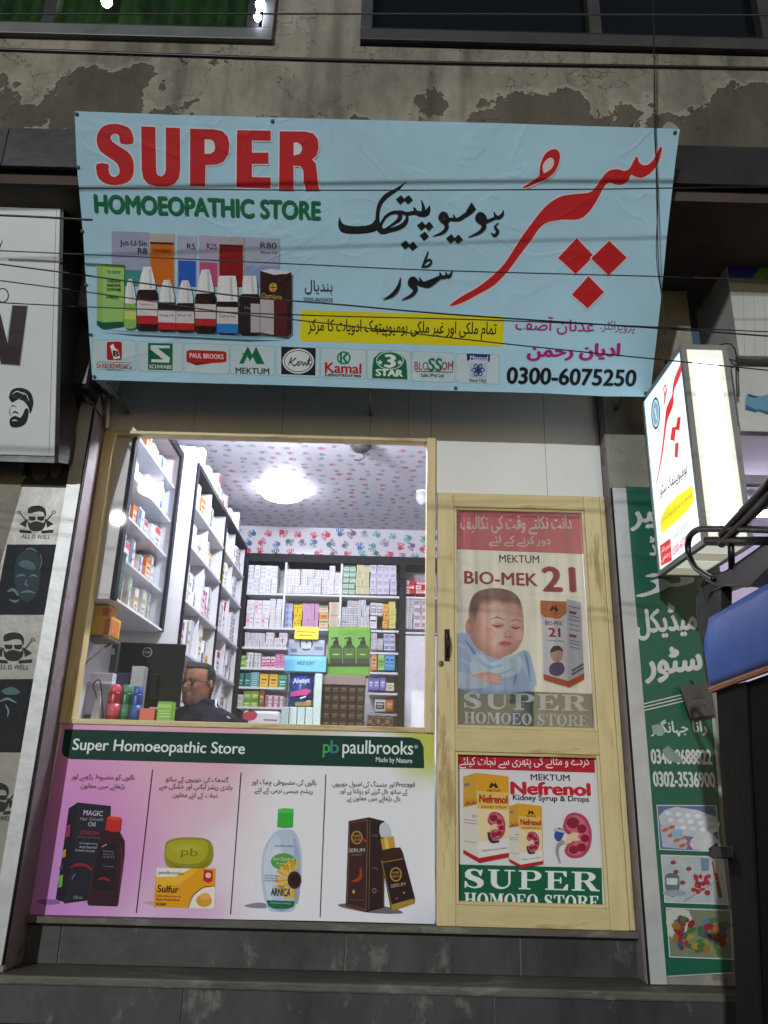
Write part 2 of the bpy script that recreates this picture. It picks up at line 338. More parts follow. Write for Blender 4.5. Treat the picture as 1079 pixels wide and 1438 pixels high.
# ================================================================ the building
def peel_mat():
    m = bpy.data.materials.new('peeling_plaster'); m.use_nodes = True; n = m.node_tree.nodes; l = m.node_tree.links; b = n['Principled BSDF']
    b.inputs['Roughness'].default_value = .9
    tc = n.new('ShaderNodeTexCoord'); sp = n.new('ShaderNodeSeparateXYZ'); l.new(tc.outputs['Object'], sp.inputs[0])
    nz = n.new('ShaderNodeTexNoise'); nz.inputs['Scale'].default_value = 1.9; nz.inputs['Detail'].default_value = 11; nz.inputs['Roughness'].default_value = .58; nz.inputs['Distortion'].default_value = .25
    l.new(tc.outputs['Object'], nz.inputs[0])
    hz = n.new('ShaderNodeMapRange'); hz.inputs[1].default_value = .02; hz.inputs[2].default_value = .62; hz.inputs[3].default_value = .12; hz.inputs[4].default_value = -.34
    l.new(sp.outputs[2], hz.inputs[0]); st_ = n.new('ShaderNodeMath'); st_.operation = 'MULTIPLY_ADD'; st_.inputs[1].default_value = 2.1; st_.inputs[2].default_value = -.55; l.new(nz.outputs[0], st_.inputs[0]); ad = n.new('ShaderNodeMath'); l.new(st_.outputs[0], ad.inputs[0]); l.new(hz.outputs[0], ad.inputs[1])
    th = n.new('ShaderNodeValToRGB'); th.color_ramp.elements[0].position = .515; th.color_ramp.elements[1].position = .525; l.new(ad.outputs[0], th.inputs[0])
    n2 = n.new('ShaderNodeTexNoise'); n2.inputs['Scale'].default_value = 3.2; n2.inputs['Detail'].default_value = 9; n2.inputs['Roughness'].default_value = .72
    mp = n.new('ShaderNodeMapping'); mp.inputs['Scale'].default_value = (1, 1, .55); l.new(tc.outputs['Object'], mp.inputs[0]); l.new(mp.outputs[0], n2.inputs[0])
    def ramp(src, a, c, p=.3, q=.72):
        r = n.new('ShaderNodeValToRGB'); r.color_ramp.elements[0].color = rgb(a)+(1,); r.color_ramp.elements[1].color = rgb(c)+(1,)
        r.color_ramp.elements[0].position = p; r.color_ramp.elements[1].position = q; l.new(src, r.inputs[0]); return r.outputs[0]
    pa = ramp(n2.outputs[0], '#5a584e', '#979488'); ex = ramp(n2.outputs[0], '#3e3b33', '#625c50')
    mx = n.new('ShaderNodeMixRGB'); l.new(th.outputs[0], mx.inputs[0]); l.new(pa, mx.inputs[1]); l.new(ex, mx.inputs[2]); 
    # whitish rims of flaking paint beside the bare patches
    rm = n.new('ShaderNodeValToRGB'); e = rm.color_ramp.elements; e[0].position = .43; e[0].color = (0, 0, 0, 1); e[1].position = .5; e[1].color = (1, 1, 1, 1)
    e2 = e.new(.517); e2.color = (0, 0, 0, 1); l.new(ad.outputs[0], rm.inputs[0])
    n3 = n.new('ShaderNodeTexNoise'); n3.inputs['Scale'].default_value = 7; n3.inputs['Detail'].default_value = 6; l.new(tc.outputs['Object'], n3.inputs[0])
    r3 = n.new('ShaderNodeMath'); r3.operation = 'MULTIPLY'; l.new(rm.outputs[0], r3.inputs[0]); l.new(n3.outputs[0], r3.inputs[1])
    mx2 = n.new('ShaderNodeMixRGB'); mx2.inputs[2].default_value = rgb('#9a978a')+(1,); l.new(r3.outputs[0], mx2.inputs[0]); l.new(mx.outputs[0], mx2.inputs[1])
    n4 = n.new('ShaderNodeTexNoise'); n4.inputs['Scale'].default_value = 1; n4.inputs['Detail'].default_value = 7; m4 = n.new('ShaderNodeMapping'); m4.inputs['Scale'].default_value = (9, 1, .9); l.new(tc.outputs['Object'], m4.inputs[0]); l.new(m4.outputs[0], n4.inputs[0])
    r4 = n.new('ShaderNodeMapRange'); r4.inputs[1].default_value = .5; r4.inputs[2].default_value = .72; r4.inputs[3].default_value = 0; r4.inputs[4].default_value = .55; l.new(n4.outputs[0], r4.inputs[0])
    mx3 = n.new('ShaderNodeMixRGB'); mx3.inputs[2].default_value = rgb('#37352e')+(1,); l.new(r4.outputs[0], mx3.inputs[0]); l.new(mx2.outputs[0], mx3.inputs[1])
    vo = n.new('ShaderNodeTexVoronoi'); vo.feature = 'DISTANCE_TO_EDGE'; vo.inputs['Scale'].default_value = 1.3; dn = n.new('ShaderNodeVectorMath'); dn.operation = 'MULTIPLY_ADD'; dn.inputs[1].default_value = (.5, .5, .5); l.new(n3.outputs[1], dn.inputs[0]); l.new(tc.outputs['Object'], dn.inputs[2]); l.new(dn.outputs[0], vo.inputs[0])
    ck = n.new('ShaderNodeMapRange'); ck.inputs[1].default_value = .0; ck.inputs[2].default_value = .006; ck.inputs[3].default_value = .8; ck.inputs[4].default_value = 0; l.new(vo.outputs[0], ck.inputs[0])
    mx5 = n.new('ShaderNodeMixRGB'); mx5.inputs[2].default_value = rgb('#22201b')+(1,); l.new(ck.outputs[0], mx5.inputs[0]); l.new(mx3.outputs[0], mx5.inputs[1])
    l.new(mx5.outputs[0], b.inputs['Base Color'])
    iv = n.new('ShaderNodeMath'); iv.operation = 'SUBTRACT'; l.new(n2.outputs[0], iv.inputs[0]); l.new(th.outputs[0], iv.inputs[1])
    bp = n.new('ShaderNodeBump'); bp.inputs['Strength'].default_value = .7; bp.inputs['Distance'].default_value = .012; l.new(iv.outputs[0], bp.inputs['Height']); l.new(bp.outputs[0], b.inputs['Normal'])
    return m
def print_mat(name, base, scale, thr, stretch, glossy=.35):
    """white wall paper with scattered coloured prints"""
    m = bpy.data.materials.new(name); m.use_nodes = True; n = m.node_tree.nodes; l = m.node_tree.links; b = n['Principled BSDF']; b.inputs['Roughness'].default_value = glossy
    tc = n.new('ShaderNodeTexCoord'); mp = n.new('ShaderNodeMapping'); mp.inputs['Scale'].default_value = stretch; l.new(tc.outputs['Object'], mp.inputs[0])
    nz = n.new('ShaderNodeTexNoise'); nz.inputs['Scale'].default_value = scale*2.6; nz.inputs['Detail'].default_value = 3; l.new(mp.outputs[0], nz.inputs[0])
    sb = n.new('ShaderNodeVectorMath'); sb.operation = 'MULTIPLY_ADD'; sb.inputs[1].default_value = (.45/scale,)*3; l.new(nz.outputs[1], sb.inputs[0]); l.new(mp.outputs[0], sb.inputs[2])
    vo = n.new('ShaderNodeTexVoronoi'); vo.inputs['Scale'].default_value = scale; vo.inputs['Randomness'].default_value = .75; l.new(sb.outputs[0], vo.inputs[0])
    lt = n.new('ShaderNodeMath'); lt.operation = 'LESS_THAN'; lt.inputs[1].default_value = thr; l.new(vo.outputs['Distance'], lt.inputs[0])
    sx = n.new('ShaderNodeSeparateColor'); l.new(vo.outputs['Color'], sx.inputs[0])
    cr_ = n.new('ShaderNodeValToRGB'); cr_.color_ramp.interpolation = 'CONSTANT'; E = cr_.color_ramp.elements
    cols = ['#b8324a', '#3c6d9c', '#6d6a86', '#c4475d', '#4d8a86', '#8d8aa0', '#3f5f8f']
    E[0].color = rgb(cols[0])+(1,); E[1].position = 1/7; E[1].color = rgb(cols[1])+(1,)
    for k in range(2, 7): e = E.new(k/7); e.color = rgb(cols[k])+(1,)
    l.new(sx.outputs[0], cr_.inputs[0])
    mx = n.new('ShaderNodeMixRGB'); mx.inputs[1].default_value = rgb(base)+(1,); l.new(lt.outputs[0], mx.inputs[0]); l.new(cr_.outputs[0], mx.inputs[2]); l.new(mx.outputs[0], b.inputs['Base Color'])
    return m
PLASTER = peel_mat()
SLATE = M('dark_slate_tile', '#3a3b3d', rough=.42, var=.4, scale=5, bump=.16, bscale=14, dirt='#66645e', dirt_t=.58, dscale=7, stretch=(1, 1, .6))
MORTAR = M('pale_mortar', '#6b675c', rough=.9, var=.3, scale=20, bump=.3)
STONE = M('worn_step_stone', '#55534b', rough=.6, var=.35, scale=4, bump=.3, bscale=22, dirt='#77756c', dirt_t=.57, dscale=5, stretch=(.6, 1, 1.5))
PVC = M('white_pvc_panel', '#d7dad6', rough=.38, var=.05, scale=2, dirt='#b5b6b0', dirt_t=.7, dscale=4)
WOOD = M('pale_painted_wood', '#d0c08e', rough=.42, var=.12, scale=4, bump=.1, bscale=14, stretch=(7, 7, 1), dirt='#a8905c', dirt_t=.555, dscale=2.2)
WOODH = M('pale_painted_rail', (.605, .500, .245), rough=.42, var=.12, scale=4, bump=.1, bscale=14, stretch=(1, 7, 7), dirt=(.38, .27, .11), dirt_t=.56, dscale=2)
WALLP = M('stained_pillar_plaster', '#86847a', rough=.85, var=.3, scale=5, bump=.35, bscale=18, dirt='#5d5747', dirt_t=.56, dscale=4)
REVEAL = M('mauve_reveal_paint', '#8b7f84', rough=.7, var=.25, scale=5, bump=.15, dirt='#6b5a52', dirt_t=.58, dscale=5)
ALU = M('scuffed_white_strip', '#b9bdbd', rough=.4, var=.18, scale=6, bump=.12, bscale=12, metal=.15, dirt='#807f78', dirt_t=.64, dscale=9)
DARKT = M('dark_fascia_tile', '#262628', rough=.35, var=.35, scale=4, bump=.08, dirt='#3d3a38', dirt_t=.62, dscale=5)
SOFF = M('brown_soffit_plaster', '#4a3f39', rough=.9, var=.3, scale=3, bump=.2)
GREYM = M('grey_window_metal', '#5a5d5c', rough=.45, var=.2, scale=8, metal=.2)
BLACKM = M('black_metal', '#17181a', rough=.4, var=.3, scale=12)
RUBBER = M('black_gap', '#0b0b0c', rough=.9)
INW = M('white_inside_paint', '#d9d9e0', rough=.6, var=.05, scale=3)
INFL = M('grey_floor_tile', '#8a8a88', rough=.4, var=.15, scale=5)
GL = glass('window_glass', .05)
GLD = glass('door_glass', .06, rough=.015)

st = MB(); st.add([(-60, -60, 0), (60, -60, 0), (60, 40, 0), (-60, 40, 0)], [(0, 1, 2, 3)], M('road_asphalt', '#4a4947', rough=.9, var=.3, scale=3, bump=.3, bscale=60))
kind(st.build('street'), 'structure')

B = empty('shop_building', (0, 0, .83), 'old shop building with peeling plaster upper wall, wooden shop window and yellow wooden door', 'building')
UY = -.80
TBT = PY(50, 183, UY).z; TBB = PY(50, 237, UY).z
uw = MB()
zB = PY(540, 172, UY).z - .02          # lower edge of plaster
W1R = PY(384, 60, UY); W2L = PY(506, 60, UY); zs1 = PY(200, 57, UY).z; zs2 = PY(700, 66, UY).z; zt_ = 6.3
uw.box(-6, 6, UY, UY+.22, TBT+.004, min(zs1, zs2), PLASTER)
uw.box(W1R.x, W2L.x, UY, UY+.22, min(zs1, zs2), zt_, PLASTER)
uw.box(-6, W1R.x, UY, UY+.22, min(zs1, zs2), zs1, PLASTER)
uw.build('upper_wall', B)
tb = MB()
x = -6.0; k = 0
while x < 6:
    tb.box(x, min(6, x+.595), UY-.012, UY+.1, TBB+.004, TBT, DARKT); x += .6; k += 1
tb.box(-6, 6, UY+.01, UY+.2, TBB, TBT+.002, RUBBER)
tb.build('tile_band', B)
so_ = MB(); so_.box(-6, 6, UY+.03, .3, TBB-.06, TBB-.002, SOFF); so_.build('soffit', B)
# upper windows
def upper_window(x0, x1, zb, lit, mull):
    f = MB(); d = .06; GREYM = MATS['grey_window_metal'] if lit else M('dark_window_metal', '#303231', rough=.5, var=.25)
    f.box(x0, x1, UY-.03, UY+.08, zb-.005, zb+.07, GREYM); f.box(x0, x1, UY-.03, UY+.08, zt_-.1, zt_, GREYM)
    for a in (x0, x1-d): f.box(a, a+d, UY-.028, UY+.08, zb+.07, zt_-.1, GREYM)
    f.box(x0+d, x1-d, UY-.012, UY+.06, zb+.07, zb+.10, BLACKM)
    fo = f.build('upper_window', B, bevel=.006)
    for a in mull: m_ = MB(); m_.box(a-.03, a+.03, UY-.008, UY+.05, zb+.10, zt_-.1, GREYM if not lit else BLACKM); m_.build('mullion', fo)
    p = MB(); p.box(x0+d, x1-d, UY+.055, UY+.061, zb+.10, zt_-.1, glass('upper_glass_lit', .04, (.75, .9, .7)) if lit else M('dark_glass', '#0b0e10', rough=.08, var=.2, scale=2))
    p.build('pane', fo); return fo
upper_window(-3.6, W1R.x, zs1, True, [PY(70, 20, UY).x, PY(357, 20, UY).x])
upper_window(W2L.x, 3.2, zs2, False, [PY(835, 30, UY).x, PY(1075, 30, UY).x])
cu = MB(); cm = M('dusty_green_curtain', '#3a4632', rough=.85, var=.3, scale=5, bump=.25, stretch=(2, 1, 1), dirt='#20281c', dirt_t=.5, dscale=2.2)
pts = [(-3.55+i*.02, UY+.36+.03*math.sin(i*1.3)+.012*math.sin(i*3.1)) for i in range(int((W1R.x+3.5)/.02))]
vs = [V((a, b_, z)) for a, b_ in pts for z in (4.9, 6.25)]
cu.add(vs, [(2*i, 2*i+2, 2*i+3, 2*i+1) for i in range(len(pts)-1)], cm, True)
cu.add([(-3.6, UY+.6, 4.88), (W1R.x, UY+.6, 4.88), (W1R.x, UY+.08, 4.88), (-3.6, UY+.08, 4.88), (-3.6, UY+.6, 6.3), (W1R.x, UY+.6, 6.3), (W1R.x, UY+.08, 6.3), (-3.6, UY+.08, 6.3)], [(0, 1, 2, 3), (4, 7, 6, 5), (0, 4, 5, 1), (1, 5, 6, 2)], BLACKM)
tag(cu.build('window_curtain'), 'dusty green curtain behind the lit upper window', 'curtain')
BULB = M('upper_bulb_glow', '#ffffff', emit='#f2ffe2', es=16)
BULB2 = M('upper_bulb_glow_cool', '#ffffff', emit='#e8edff', es=16)
for px, py, r, mm, lb in ((150, 2, .03, BULB, 'bare lit bulb glowing in the middle of the green upper window'), (366, 7, .026, BULB2, 'bare lit bulb at the frame end of the green upper window, upper of a pair'), (362, 24, .02, BULB2, 'small lit bulb at the frame end of the green upper window, lower of a pair')):
    c = PY(px, py, UY+(.12 if px < 300 else -.05)); b_ = MB(); b_.lathe(c-V((0, 0, r)), [(0, 0), (r*.7, r*.25), (r, r), (r*.75, r*1.7), (r*.4, r*2.2), (r*.4, r*3)], mm, 14)
    tag(b_.build('light_bulb'), lb, 'bulb')
# pillars and reveals
LX, RX, PFY, PFR = -1.455, 1.112, -.17, -.085
def pillar(x0, x1, rev):
    PFY = -.17 if rev > 0 else PFR
    m = MB(); m.box(x0, x1, PFY, .25, .832, TBB-.061, WALLP)
    xr = x1 if rev > 0 else x0
    m.box(min(xr, xr+rev*.004), max(xr, xr+rev*.004), PFY+.006, -.001, .84, TBB-.065, REVEAL)
    return m.build('pillar', B, bevel=.008)
pillar(-1.93, LX-.004, 1); pillar(RX+.004, 1.62, -1)
lw = .07
for x0, zb_, zt, PY_ in ((LX-lw-.004, .86, 3.6, PFY), (RX+.012, .835, 2.98, PFR)):
    m = MB(); m.box(x0, x0+lw, PY_-.014, PY_-.001, zb_, zt, ALU)
    m.box(x0+lw*(.0 if x0 > 0 else 1)-.004, x0+lw*(.0 if x0 > 0 else 1)+.002, PY_-.016, PY_-.001, zb_, zt, RUBBER)
    m.build('edge_strip', B)
m = MB(); m.box(-1.555, -1.43, -.36, PFY-.003, PY(100, 428, -.36).z, TBB-.063, WALLP); m.build('corner_bracket', B, bevel=.006)
# panelling over the window and the door
zW = 3.262; xD0 = PY(613, 693, 0).x; zD = PY(700, 695, 0).z
pn = MB(); cuts = [LX+.002]+[PY(a, 580, 0).x for a in (275, 398, 521, 574)]+[.235]
for a, b_ in zip(cuts, cuts[1:]): pn.box(a+.0012, b_-.0012, 0, .05, zW+.004, TBB-.062, PVC)
c2 = [.235, PY(767, 650, 0).x, RX-.002]
for a, b_ in zip(c2, c2[1:]): pn.box(a+.0012, b_-.0012, 0, .05, zD+.004, TBB-.062, PVC)
pn.box(LX, RX, .02, .06, zW+.006, TBB-.065, GREYM); pn.box(.24, RX, .02, .06, zD+.006, zW+.006, GREYM)
pn.build('wall_panelling', B)
# shop window
zs = PY(340, 1019, 0).z; fx0, fx1 = LX+.002, .262
sw = MB()
gp = MB(); gp.box(fx0+.056, fx1-.05, .018, .023, zs+.012, zW-.018, GL); SW = gp.build('shop_window', B)
for a, b_ in ((fx0, fx0+.056), (fx1-.05, fx1-.004)): sw = MB(); sw.box(a, b_, -.022, .05, zs-.012, zW, WOOD); sw.build('frame_post', SW, bevel=.004)
for a, b_ in ((zW-.018, zW), (zs-.012, zs+.012)): hr = MB(); hr.box(fx0+.056, fx1-.05, -.014, .05, a, b_, WOODH); hr.build('frame_rail', SW, bevel=.003)
lp = MB(); zp = PY(330, 1290, 0).z; lp.box(fx0, fx1-.004, -.004, .05, zp, zs-.012, PVC); lp.box(fx1-.05, fx1-.004, .05, .06, zp, zs, WOOD); lp.build('lower_panel', B)
sl = MB(); sl.box(LX, RX, -.045, .08, zp-.03, zp-.004, STONE); sl.box(LX, RX, -.02, .06, zp-.042, zp-.03, RUBBER); sl.build('door_sill', B, bevel=.004)
rs = MB(); edges = [LX]+[PY(a, 1340, 0).x for a in (83, 485)]+[.62, RX]
for a, b_ in zip(edges, edges[1:]): rs.box(a+.004, b_-.004, -.006, .1, .834, zp-.043, SLATE)
rs.box(LX, RX, .0, .1, .832, zp-.042, MORTAR); rs.build('riser_tile', B)
# inside of the shop
IX0, IX1, IYB = -1.6, 1.3, 3.17
zC = PY(400, 740, IYB).z; zF = .93
CEIL = M('white_ceiling_paper', '#cfcdd8', rough=.4, var=.04); BORD = M('white_border_paper', '#d8d6de', rough=.17, var=.04)
m = MB(); m.box(IX0, IX1, .06, IYB+.1, zC, zC+.05, CEIL); CE = m.build('shop_ceiling', B)
m = MB(); m.box(IX0, IX1, .06, IYB+.1, zF-.06, zF, INFL); m.build('shop_floor', B)
m = MB(); m.box(IX0-.1, IX1+.1, IYB, IYB+.1, zF, zC, BORD); BW_ = m.build('back_wall', B)
m = MB(); m.box(IX0-.1, IX0, .25, IYB, zF, zC, INW); m.box(IX1, IX1+.1, .25, IYB, zF, zC, INW)
m.box(IX0-.1, LX, .06, .26, zF, zC, INW); m.box(RX, IX1+.1, .06, .26, zF, zC, INW); m.box(LX-.0, RX, .065, .1, max(zW, zD)+.02, zC, INW); m.build('side_wall', B)
m = MB(); m.box(IX0, fx1-.005, .062, .085, zF, zs-.02, INW); m.build('counter_front', B)
def handprint(m, O, u, v, n_, s_, ang, c):
    ca, sa = math.cos(ang), math.sin(ang)
    def e(cx, cy, rx, ry, rot=0):
        pts = []
        for k in range(9):
            a = 2*math.pi*k/9; x = rx*math.cos(a); y = ry*math.sin(a); x, y = x*math.cos(rot)-y*math.sin(rot)+cx, x*math.sin(rot)+y*math.cos(rot)+cy
            x, y = (x*ca-y*sa)*s_, (x*sa+y*ca)*s_; pts.append(O+u*x+v*y+n_)
        m.add(pts, [tuple(range(9))], c)
    e(0, -.12, .3, .3)
    for k, (x, l_) in enumerate(((-.27, .2), (-.1, .27), (.1, .27), (.26, .2))): e(x*1.25, .22+l_*.4, .075, l_, -x*.5)
    e(.4, -.1, .075, .2, -.9)
PRC = [M('hand_ink_'+h[1:], h, rough=.5, var=.2, scale=40) for h in ('#c48591', '#8fa4bd', '#aba8b8', '#c77f8f', '#98b2b2', '#b4b1c0', '#8c9ab5')]
rh = random.Random(21); m = MB(); yy = .12
while yy < IYB:
    xx = IX0+.05+rh.uniform(0, .08)
    while xx < IX1: handprint(m, V((xx, yy+rh.uniform(-.03, .03), zC-.0006)), V((1, 0, 0)), V((0, 1, 0)), V((0, 0, 0)), rh.uniform(.045, .062), rh.uniform(0, 6.28), rh.choice(PRC)); xx += rh.uniform(.085, .14)
    yy += .1
m.build('print_pattern', CE)
PRB = [M('hand_ink_bold_'+h[1:], h, rough=.4, var=.2, scale=40) for h in ('#c03048', '#2a6a9c', '#3a5a5a', '#c8405c', '#4a9a90', '#8a87a0', '#7a4a7a')]
m = MB(); zz = zC-.06
while zz > zC-.62:
    xx = IX0+.1+rh.uniform(0, .06)
    while xx < IX1: handprint(m, V((xx, IYB-.0008, zz+rh.uniform(-.025, .025))), V((1, 0, 0)), V((0, 0, 1)), V((0, 0, 0)), rh.uniform(.07, .09), rh.uniform(0, 6.28), rh.choice(PRB)); xx += rh.uniform(.10, .15)
    zz -= .1
m.build('print_pattern', BW_)
# ---------------------------------------------------------------- the door
dz0 = PY(700, 1301, 0).z; dx1 = PY(840, 702, 0).x; dx0 = xD0+.004
J = MB(); J.box(dx1+.004, RX-.004, -.02, .06, dz0, zD, WOOD)
p0 = PY(636.5, 713, 0); p1 = PY(820, 720, 0); p2 = PY(837, 1027, 0); p3 = PY(639, 1023, 0)
q0 = PY(638, 1053, 0); q2 = PY(847, 1274, 0); q3 = PY(640, 1270, 0)
gx0, gx1 = (p0.x+p3.x)/2, (p1.x+p2.x)/2; gz1, gz0 = (p0.z+p1.z)/2-.0, (p2.z+p3.z)/2; hz1, hz0 = PY(740, 1058, 0).z, (q2.z+q3.z)/2
D_ = MB(); D_.box(dx0, gx0, -.03, .02, dz0, zD-.006, WOOD); D_.box(gx1, dx1, -.03, .02, dz0, zD-.006, WOOD)
DO = D_.build('door', B, bevel=.004)
J.build('door_jamb', B, bevel=.004)
for a, b_ in ((gz1, zD-.006), (hz1, gz0), (dz0, hz0)): R_ = MB(); R_.box(gx0, gx1, -.028, .018, a, b_, WOODH); R_.build('door_rail', DO, bevel=.003)
bd = MB(); t_ = .014
for a0, a1, b0, b1 in ((gx0, gx1, gz0, gz1), (gx0, gx1, hz0, hz1)):
    bd.box(a0, a0+t_, -.022, -.006, b0, b1, WOOD); bd.box(a1-t_, a1, -.022, -.006, b0, b1, WOOD)
    bd.box(a0+t_, a1-t_, -.021, -.006, b0, b0+t_, WOODH); bd.box(a0+t_, a1-t_, -.021, -.006, b1-t_, b1, WOODH)
bd.build('glazing_bead', DO, bevel=.003)
dg_ = MB(); dg_.box(gx0+.002, gx1-.002, -.0065, -.003, gz0+.002, gz1-.002, GLD); dg_.build('pane', DO)
db = MB(); db.box(gx0+.002, gx1-.002, .004, .014, hz0+.002, hz1-.002, PVC); db.build('door_panel', DO)
hp = PY(628, 906, -.03); hd = MB(); hm = M('dark_bronze_handle', '#2a241c', rough=.35, metal=.7)
hd.tube([hp+V((0, 0, .055)), hp+V((0, -.03, .045)), hp+V((.004, -.035, 0)), hp+V((0, -.03, -.045)), hp+V((0, 0, -.055))], [.006, .007, .009, .007, .006], hm)
hd.box(hp.x-.012, hp.x+.012, -.034, -.03, hp.z-.075, hp.z+.075, hm); hd.build('handle', DO)
lk = MB(); lkp = PY(619.5, 932, -.03); lk.lathe(lkp, [(.013, 0), (.013, .006), (.006, .009), (.006, .011)], M('lock_steel', '#a5a5a5', rough=.3, metal=.9), 14, (0, -1, 0)); lk.build('lock', DO)
# ---------------------------------------------------------------- steps
S = empty('front_steps', (0, -.2, 0), 'worn grey stone steps below the shop front with dark tiled risers', 'steps')
z = .831; y = -.19
for k in range(5):
    t = MB(); t.box(-4, 4, y-.012-.25*(k > 0), (y+.25 if k == 0 else y), z-.034, z, STONE); t.build('tread', S, bevel=.008)
    r = MB(); x = -4.0+.31*(k % 2); y1 = y-.25*(k > 0)
    if k == 0: xs = [-4, -2.3, PY(255, 1420, -.19).x, PY(695, 1420, -.19).x, 1.9, 4]
    else: xs = [-4, -2.6, -1.3, .1, 1.4, 2.7, 4]
    for a, b_ in zip(xs, xs[1:]): r.box(a+.003, b_-.003, y1+.004, y1+.05, z-.166, z-.035, SLATE)
    r.box(-4, 4, y1+.01, y1+.25, z-.166, z-.036, MORTAR); r.build('riser_tile', S)
    y = y1; z -= .166
# ================================================================ the main banner (leans out at the top)
bBL, bBR, bTL = V((-1.421, -.34, 3.368)), V((1.262, -.34, 3.362)), V((-1.418, -.994, 4.359))
BP = Plane(bBL, bBR-bBL, bTL-bBL)
CY, RED, GRN, BLK, YEL, MAG, WHT = '#b0dcf2', '#c4222a', '#0c6e45', '#17171b', '#e3da17', '#b41f7c', '#e9eef0'
outline = [(105, 156), (240, 161), (385, 165), (540, 169), (700, 173), (955, 181), (949, 225), (937, 330), (928, 425), (913, 557), (850, 556.5), (760, 552), (640, 549), (400, 541), (250, 537), (130, 533), (126, 480), (117, 330), (108, 230)]
mb = MB(); mb.prism([BP.at(x, y) for x, y in outline], -BP.n*.006, M('flex_sheet', CY, rough=.5, var=.09, scale=1.6, bump=.19, bscale=2.2, spec=.35, world=True))
BAN = mb.build('shop_banner')
tag(BAN, 'wide pale blue shop banner with big red lettering leaning out above the shop window', 'banner')
m = MB(); q0, q1 = BP.at(117, 330)+V((.004, .006, 0)), BP.at(130, 533)+V((.004, .006, 0)); m.prism([q0, q1, V((q1.x, -.012, q1.z+.07)), V((q1.x, -.012, q1.z+.5))], (.003, 0, 0), M('flex_sun_flap', '#9fb4be', rough=.5, var=.12, scale=4)); m.build('side_sun_flap', BAN)  # banner fold carried back to the wall, added to block a sun streak
fm = MB(); n = BP.n
for a, b_ in (((112, 163), (948, 188)), ((135, 527), (908, 550)), ((112, 163), (135, 527)), ((948, 188), (908, 550)), ((530, 176), (520, 540))):
    fm.tube([BP.at(*a)-n*.022, BP.at(*b_)-n*.022], .014, GREYM, 6)
for px in (150, 520, 890):
    a = BP.at(px, 170)-n*.02; fm.tube([a, V((a.x, UY-.0, a.z-.02))], .01, GREYM, 6); a = BP.at(px, 540)-n*.02; fm.tube([a, V((a.x, 0, a.z))], .01, GREYM, 6)
fm.build('banner_frame', BAN)
ey = MB()
for px, py in ((108, 160), (110, 235), (116, 325), (121, 400), (128, 470), (133, 529), (383, 170), (948, 186), (907, 552), (640, 545)):
    ey = MB(); c = BP.at(px, py, .0006); ey.lathe(c, [(.009, 0), (.009, .002), (.004, .0022)], GREYM, 10, n); ey.build('eyelet', BAN)
P = Print(BP); P.zoom(100, 150, 2.8395); hl = ('#dceaf2', 1.7)
P.poly([(247, 147), (246, 110), (228, 82), (180, 68), (130, 76), (105, 110), (104, 150), (120, 180), (155, 205), (183, 226), (193, 250), (190, 270), (173, 280), (155, 270), (150, 250), (149, 228), (103, 227), (102, 260), (112, 288), (140, 307), (180, 312), (222, 303), (245, 280), (251, 245), (246, 208), (225, 178), (190, 156), (165, 138), (158, 122), (165, 111), (180, 108), (193, 118), (198, 147)], RED, 2, halo=hl)
P.poly([(280, 78), (337, 80), (340, 255), (344, 270), (358, 279), (372, 270), (378, 252), (378, 82), (435, 85), (436, 250), (431, 283), (415, 306), (385, 318), (345, 318), (307, 308), (288, 285), (282, 250)], RED, halo=hl)
P.poly([(475, 87), (570, 90), (602, 96), (625, 118), (632, 150), (628, 190), (608, 220), (580, 231), (537, 233), (535, 318), (475, 316)], RED, holes=[[(533, 130), (558, 131), (571, 141), (575, 160), (571, 178), (557, 187), (533, 188)]], halo=hl)
P.poly([(662, 93), (797, 96), (797, 136), (722, 135), (722, 183), (788, 183), (788, 228), (722, 228), (722, 280), (797, 282), (796, 327), (660, 322)], RED, halo=hl)
P.poly([(832, 98), (935, 99), (967, 107), (985, 130), (988, 165), (980, 195), (962, 211), (976, 226), (981, 260), (984, 300), (990, 330), (936, 330), (928, 300), (926, 255), (915, 237), (888, 235), (888, 330), (830, 329)], RED, holes=[[(888, 143), (905, 143), (919, 154), (922, 172), (913, 188), (888, 195)]], halo=hl)
P.text('HOMOEOPATHIC STORE', 98, 421, 993, 450, 71, GRN, bold=.045, res=5)
P.build('lettering', BAN)
# big red urdu word
P = Print(BP); P.zoom(620, 180, 3.1735); hl = ('#ead9dc', 1.9)
P.poly([(975, 85), (983, 90), (975, 130), (955, 175), (925, 205), (890, 222), (862, 215), (845, 208), (832, 235), (810, 250), (785, 253), (760, 245), (742, 245), (722, 268), (705, 300), (685, 335), (660, 370), (630, 398), (595, 408), (540, 408), (490, 415), (455, 430), (430, 455), (400, 500), (350, 565), (295, 640), (235, 700), (175, 735), (100, 775), (48, 792), (42, 785), (90, 750), (160, 710), (225, 660), (280, 605), (320, 545), (365, 475), (410, 415), (440, 375), (480, 335), (530, 305), (580, 295), (640, 290), (672, 280), (700, 245), (725, 210), (750, 188), (785, 183), (815, 190), (838, 180), (855, 150), (868, 128), (876, 132), (880, 150), (900, 165), (925, 160), (945, 140), (960, 110)], RED, 3, halo=hl)
for d in ([(603, 490), (680, 570), (598, 650), (520, 578)], [(748, 502), (826, 577), (745, 657), (667, 580)], [(655, 660), (725, 730), (652, 803), (581, 742)]): P.poly(d, RED, halo=hl)
P.poly([(365, 262), (372, 267), (420, 248), (470, 225), (505, 195), (525, 150), (527, 115), (515, 97), (495, 95), (465, 112), (445, 150), (437, 190), (434, 215), (400, 240)], RED, 3, holes=[[(455, 200), (452, 165), (470, 140), (490, 132), (502, 148), (495, 175), (475, 192)]], halo=hl)
P.build('urdu_lettering', BAN)
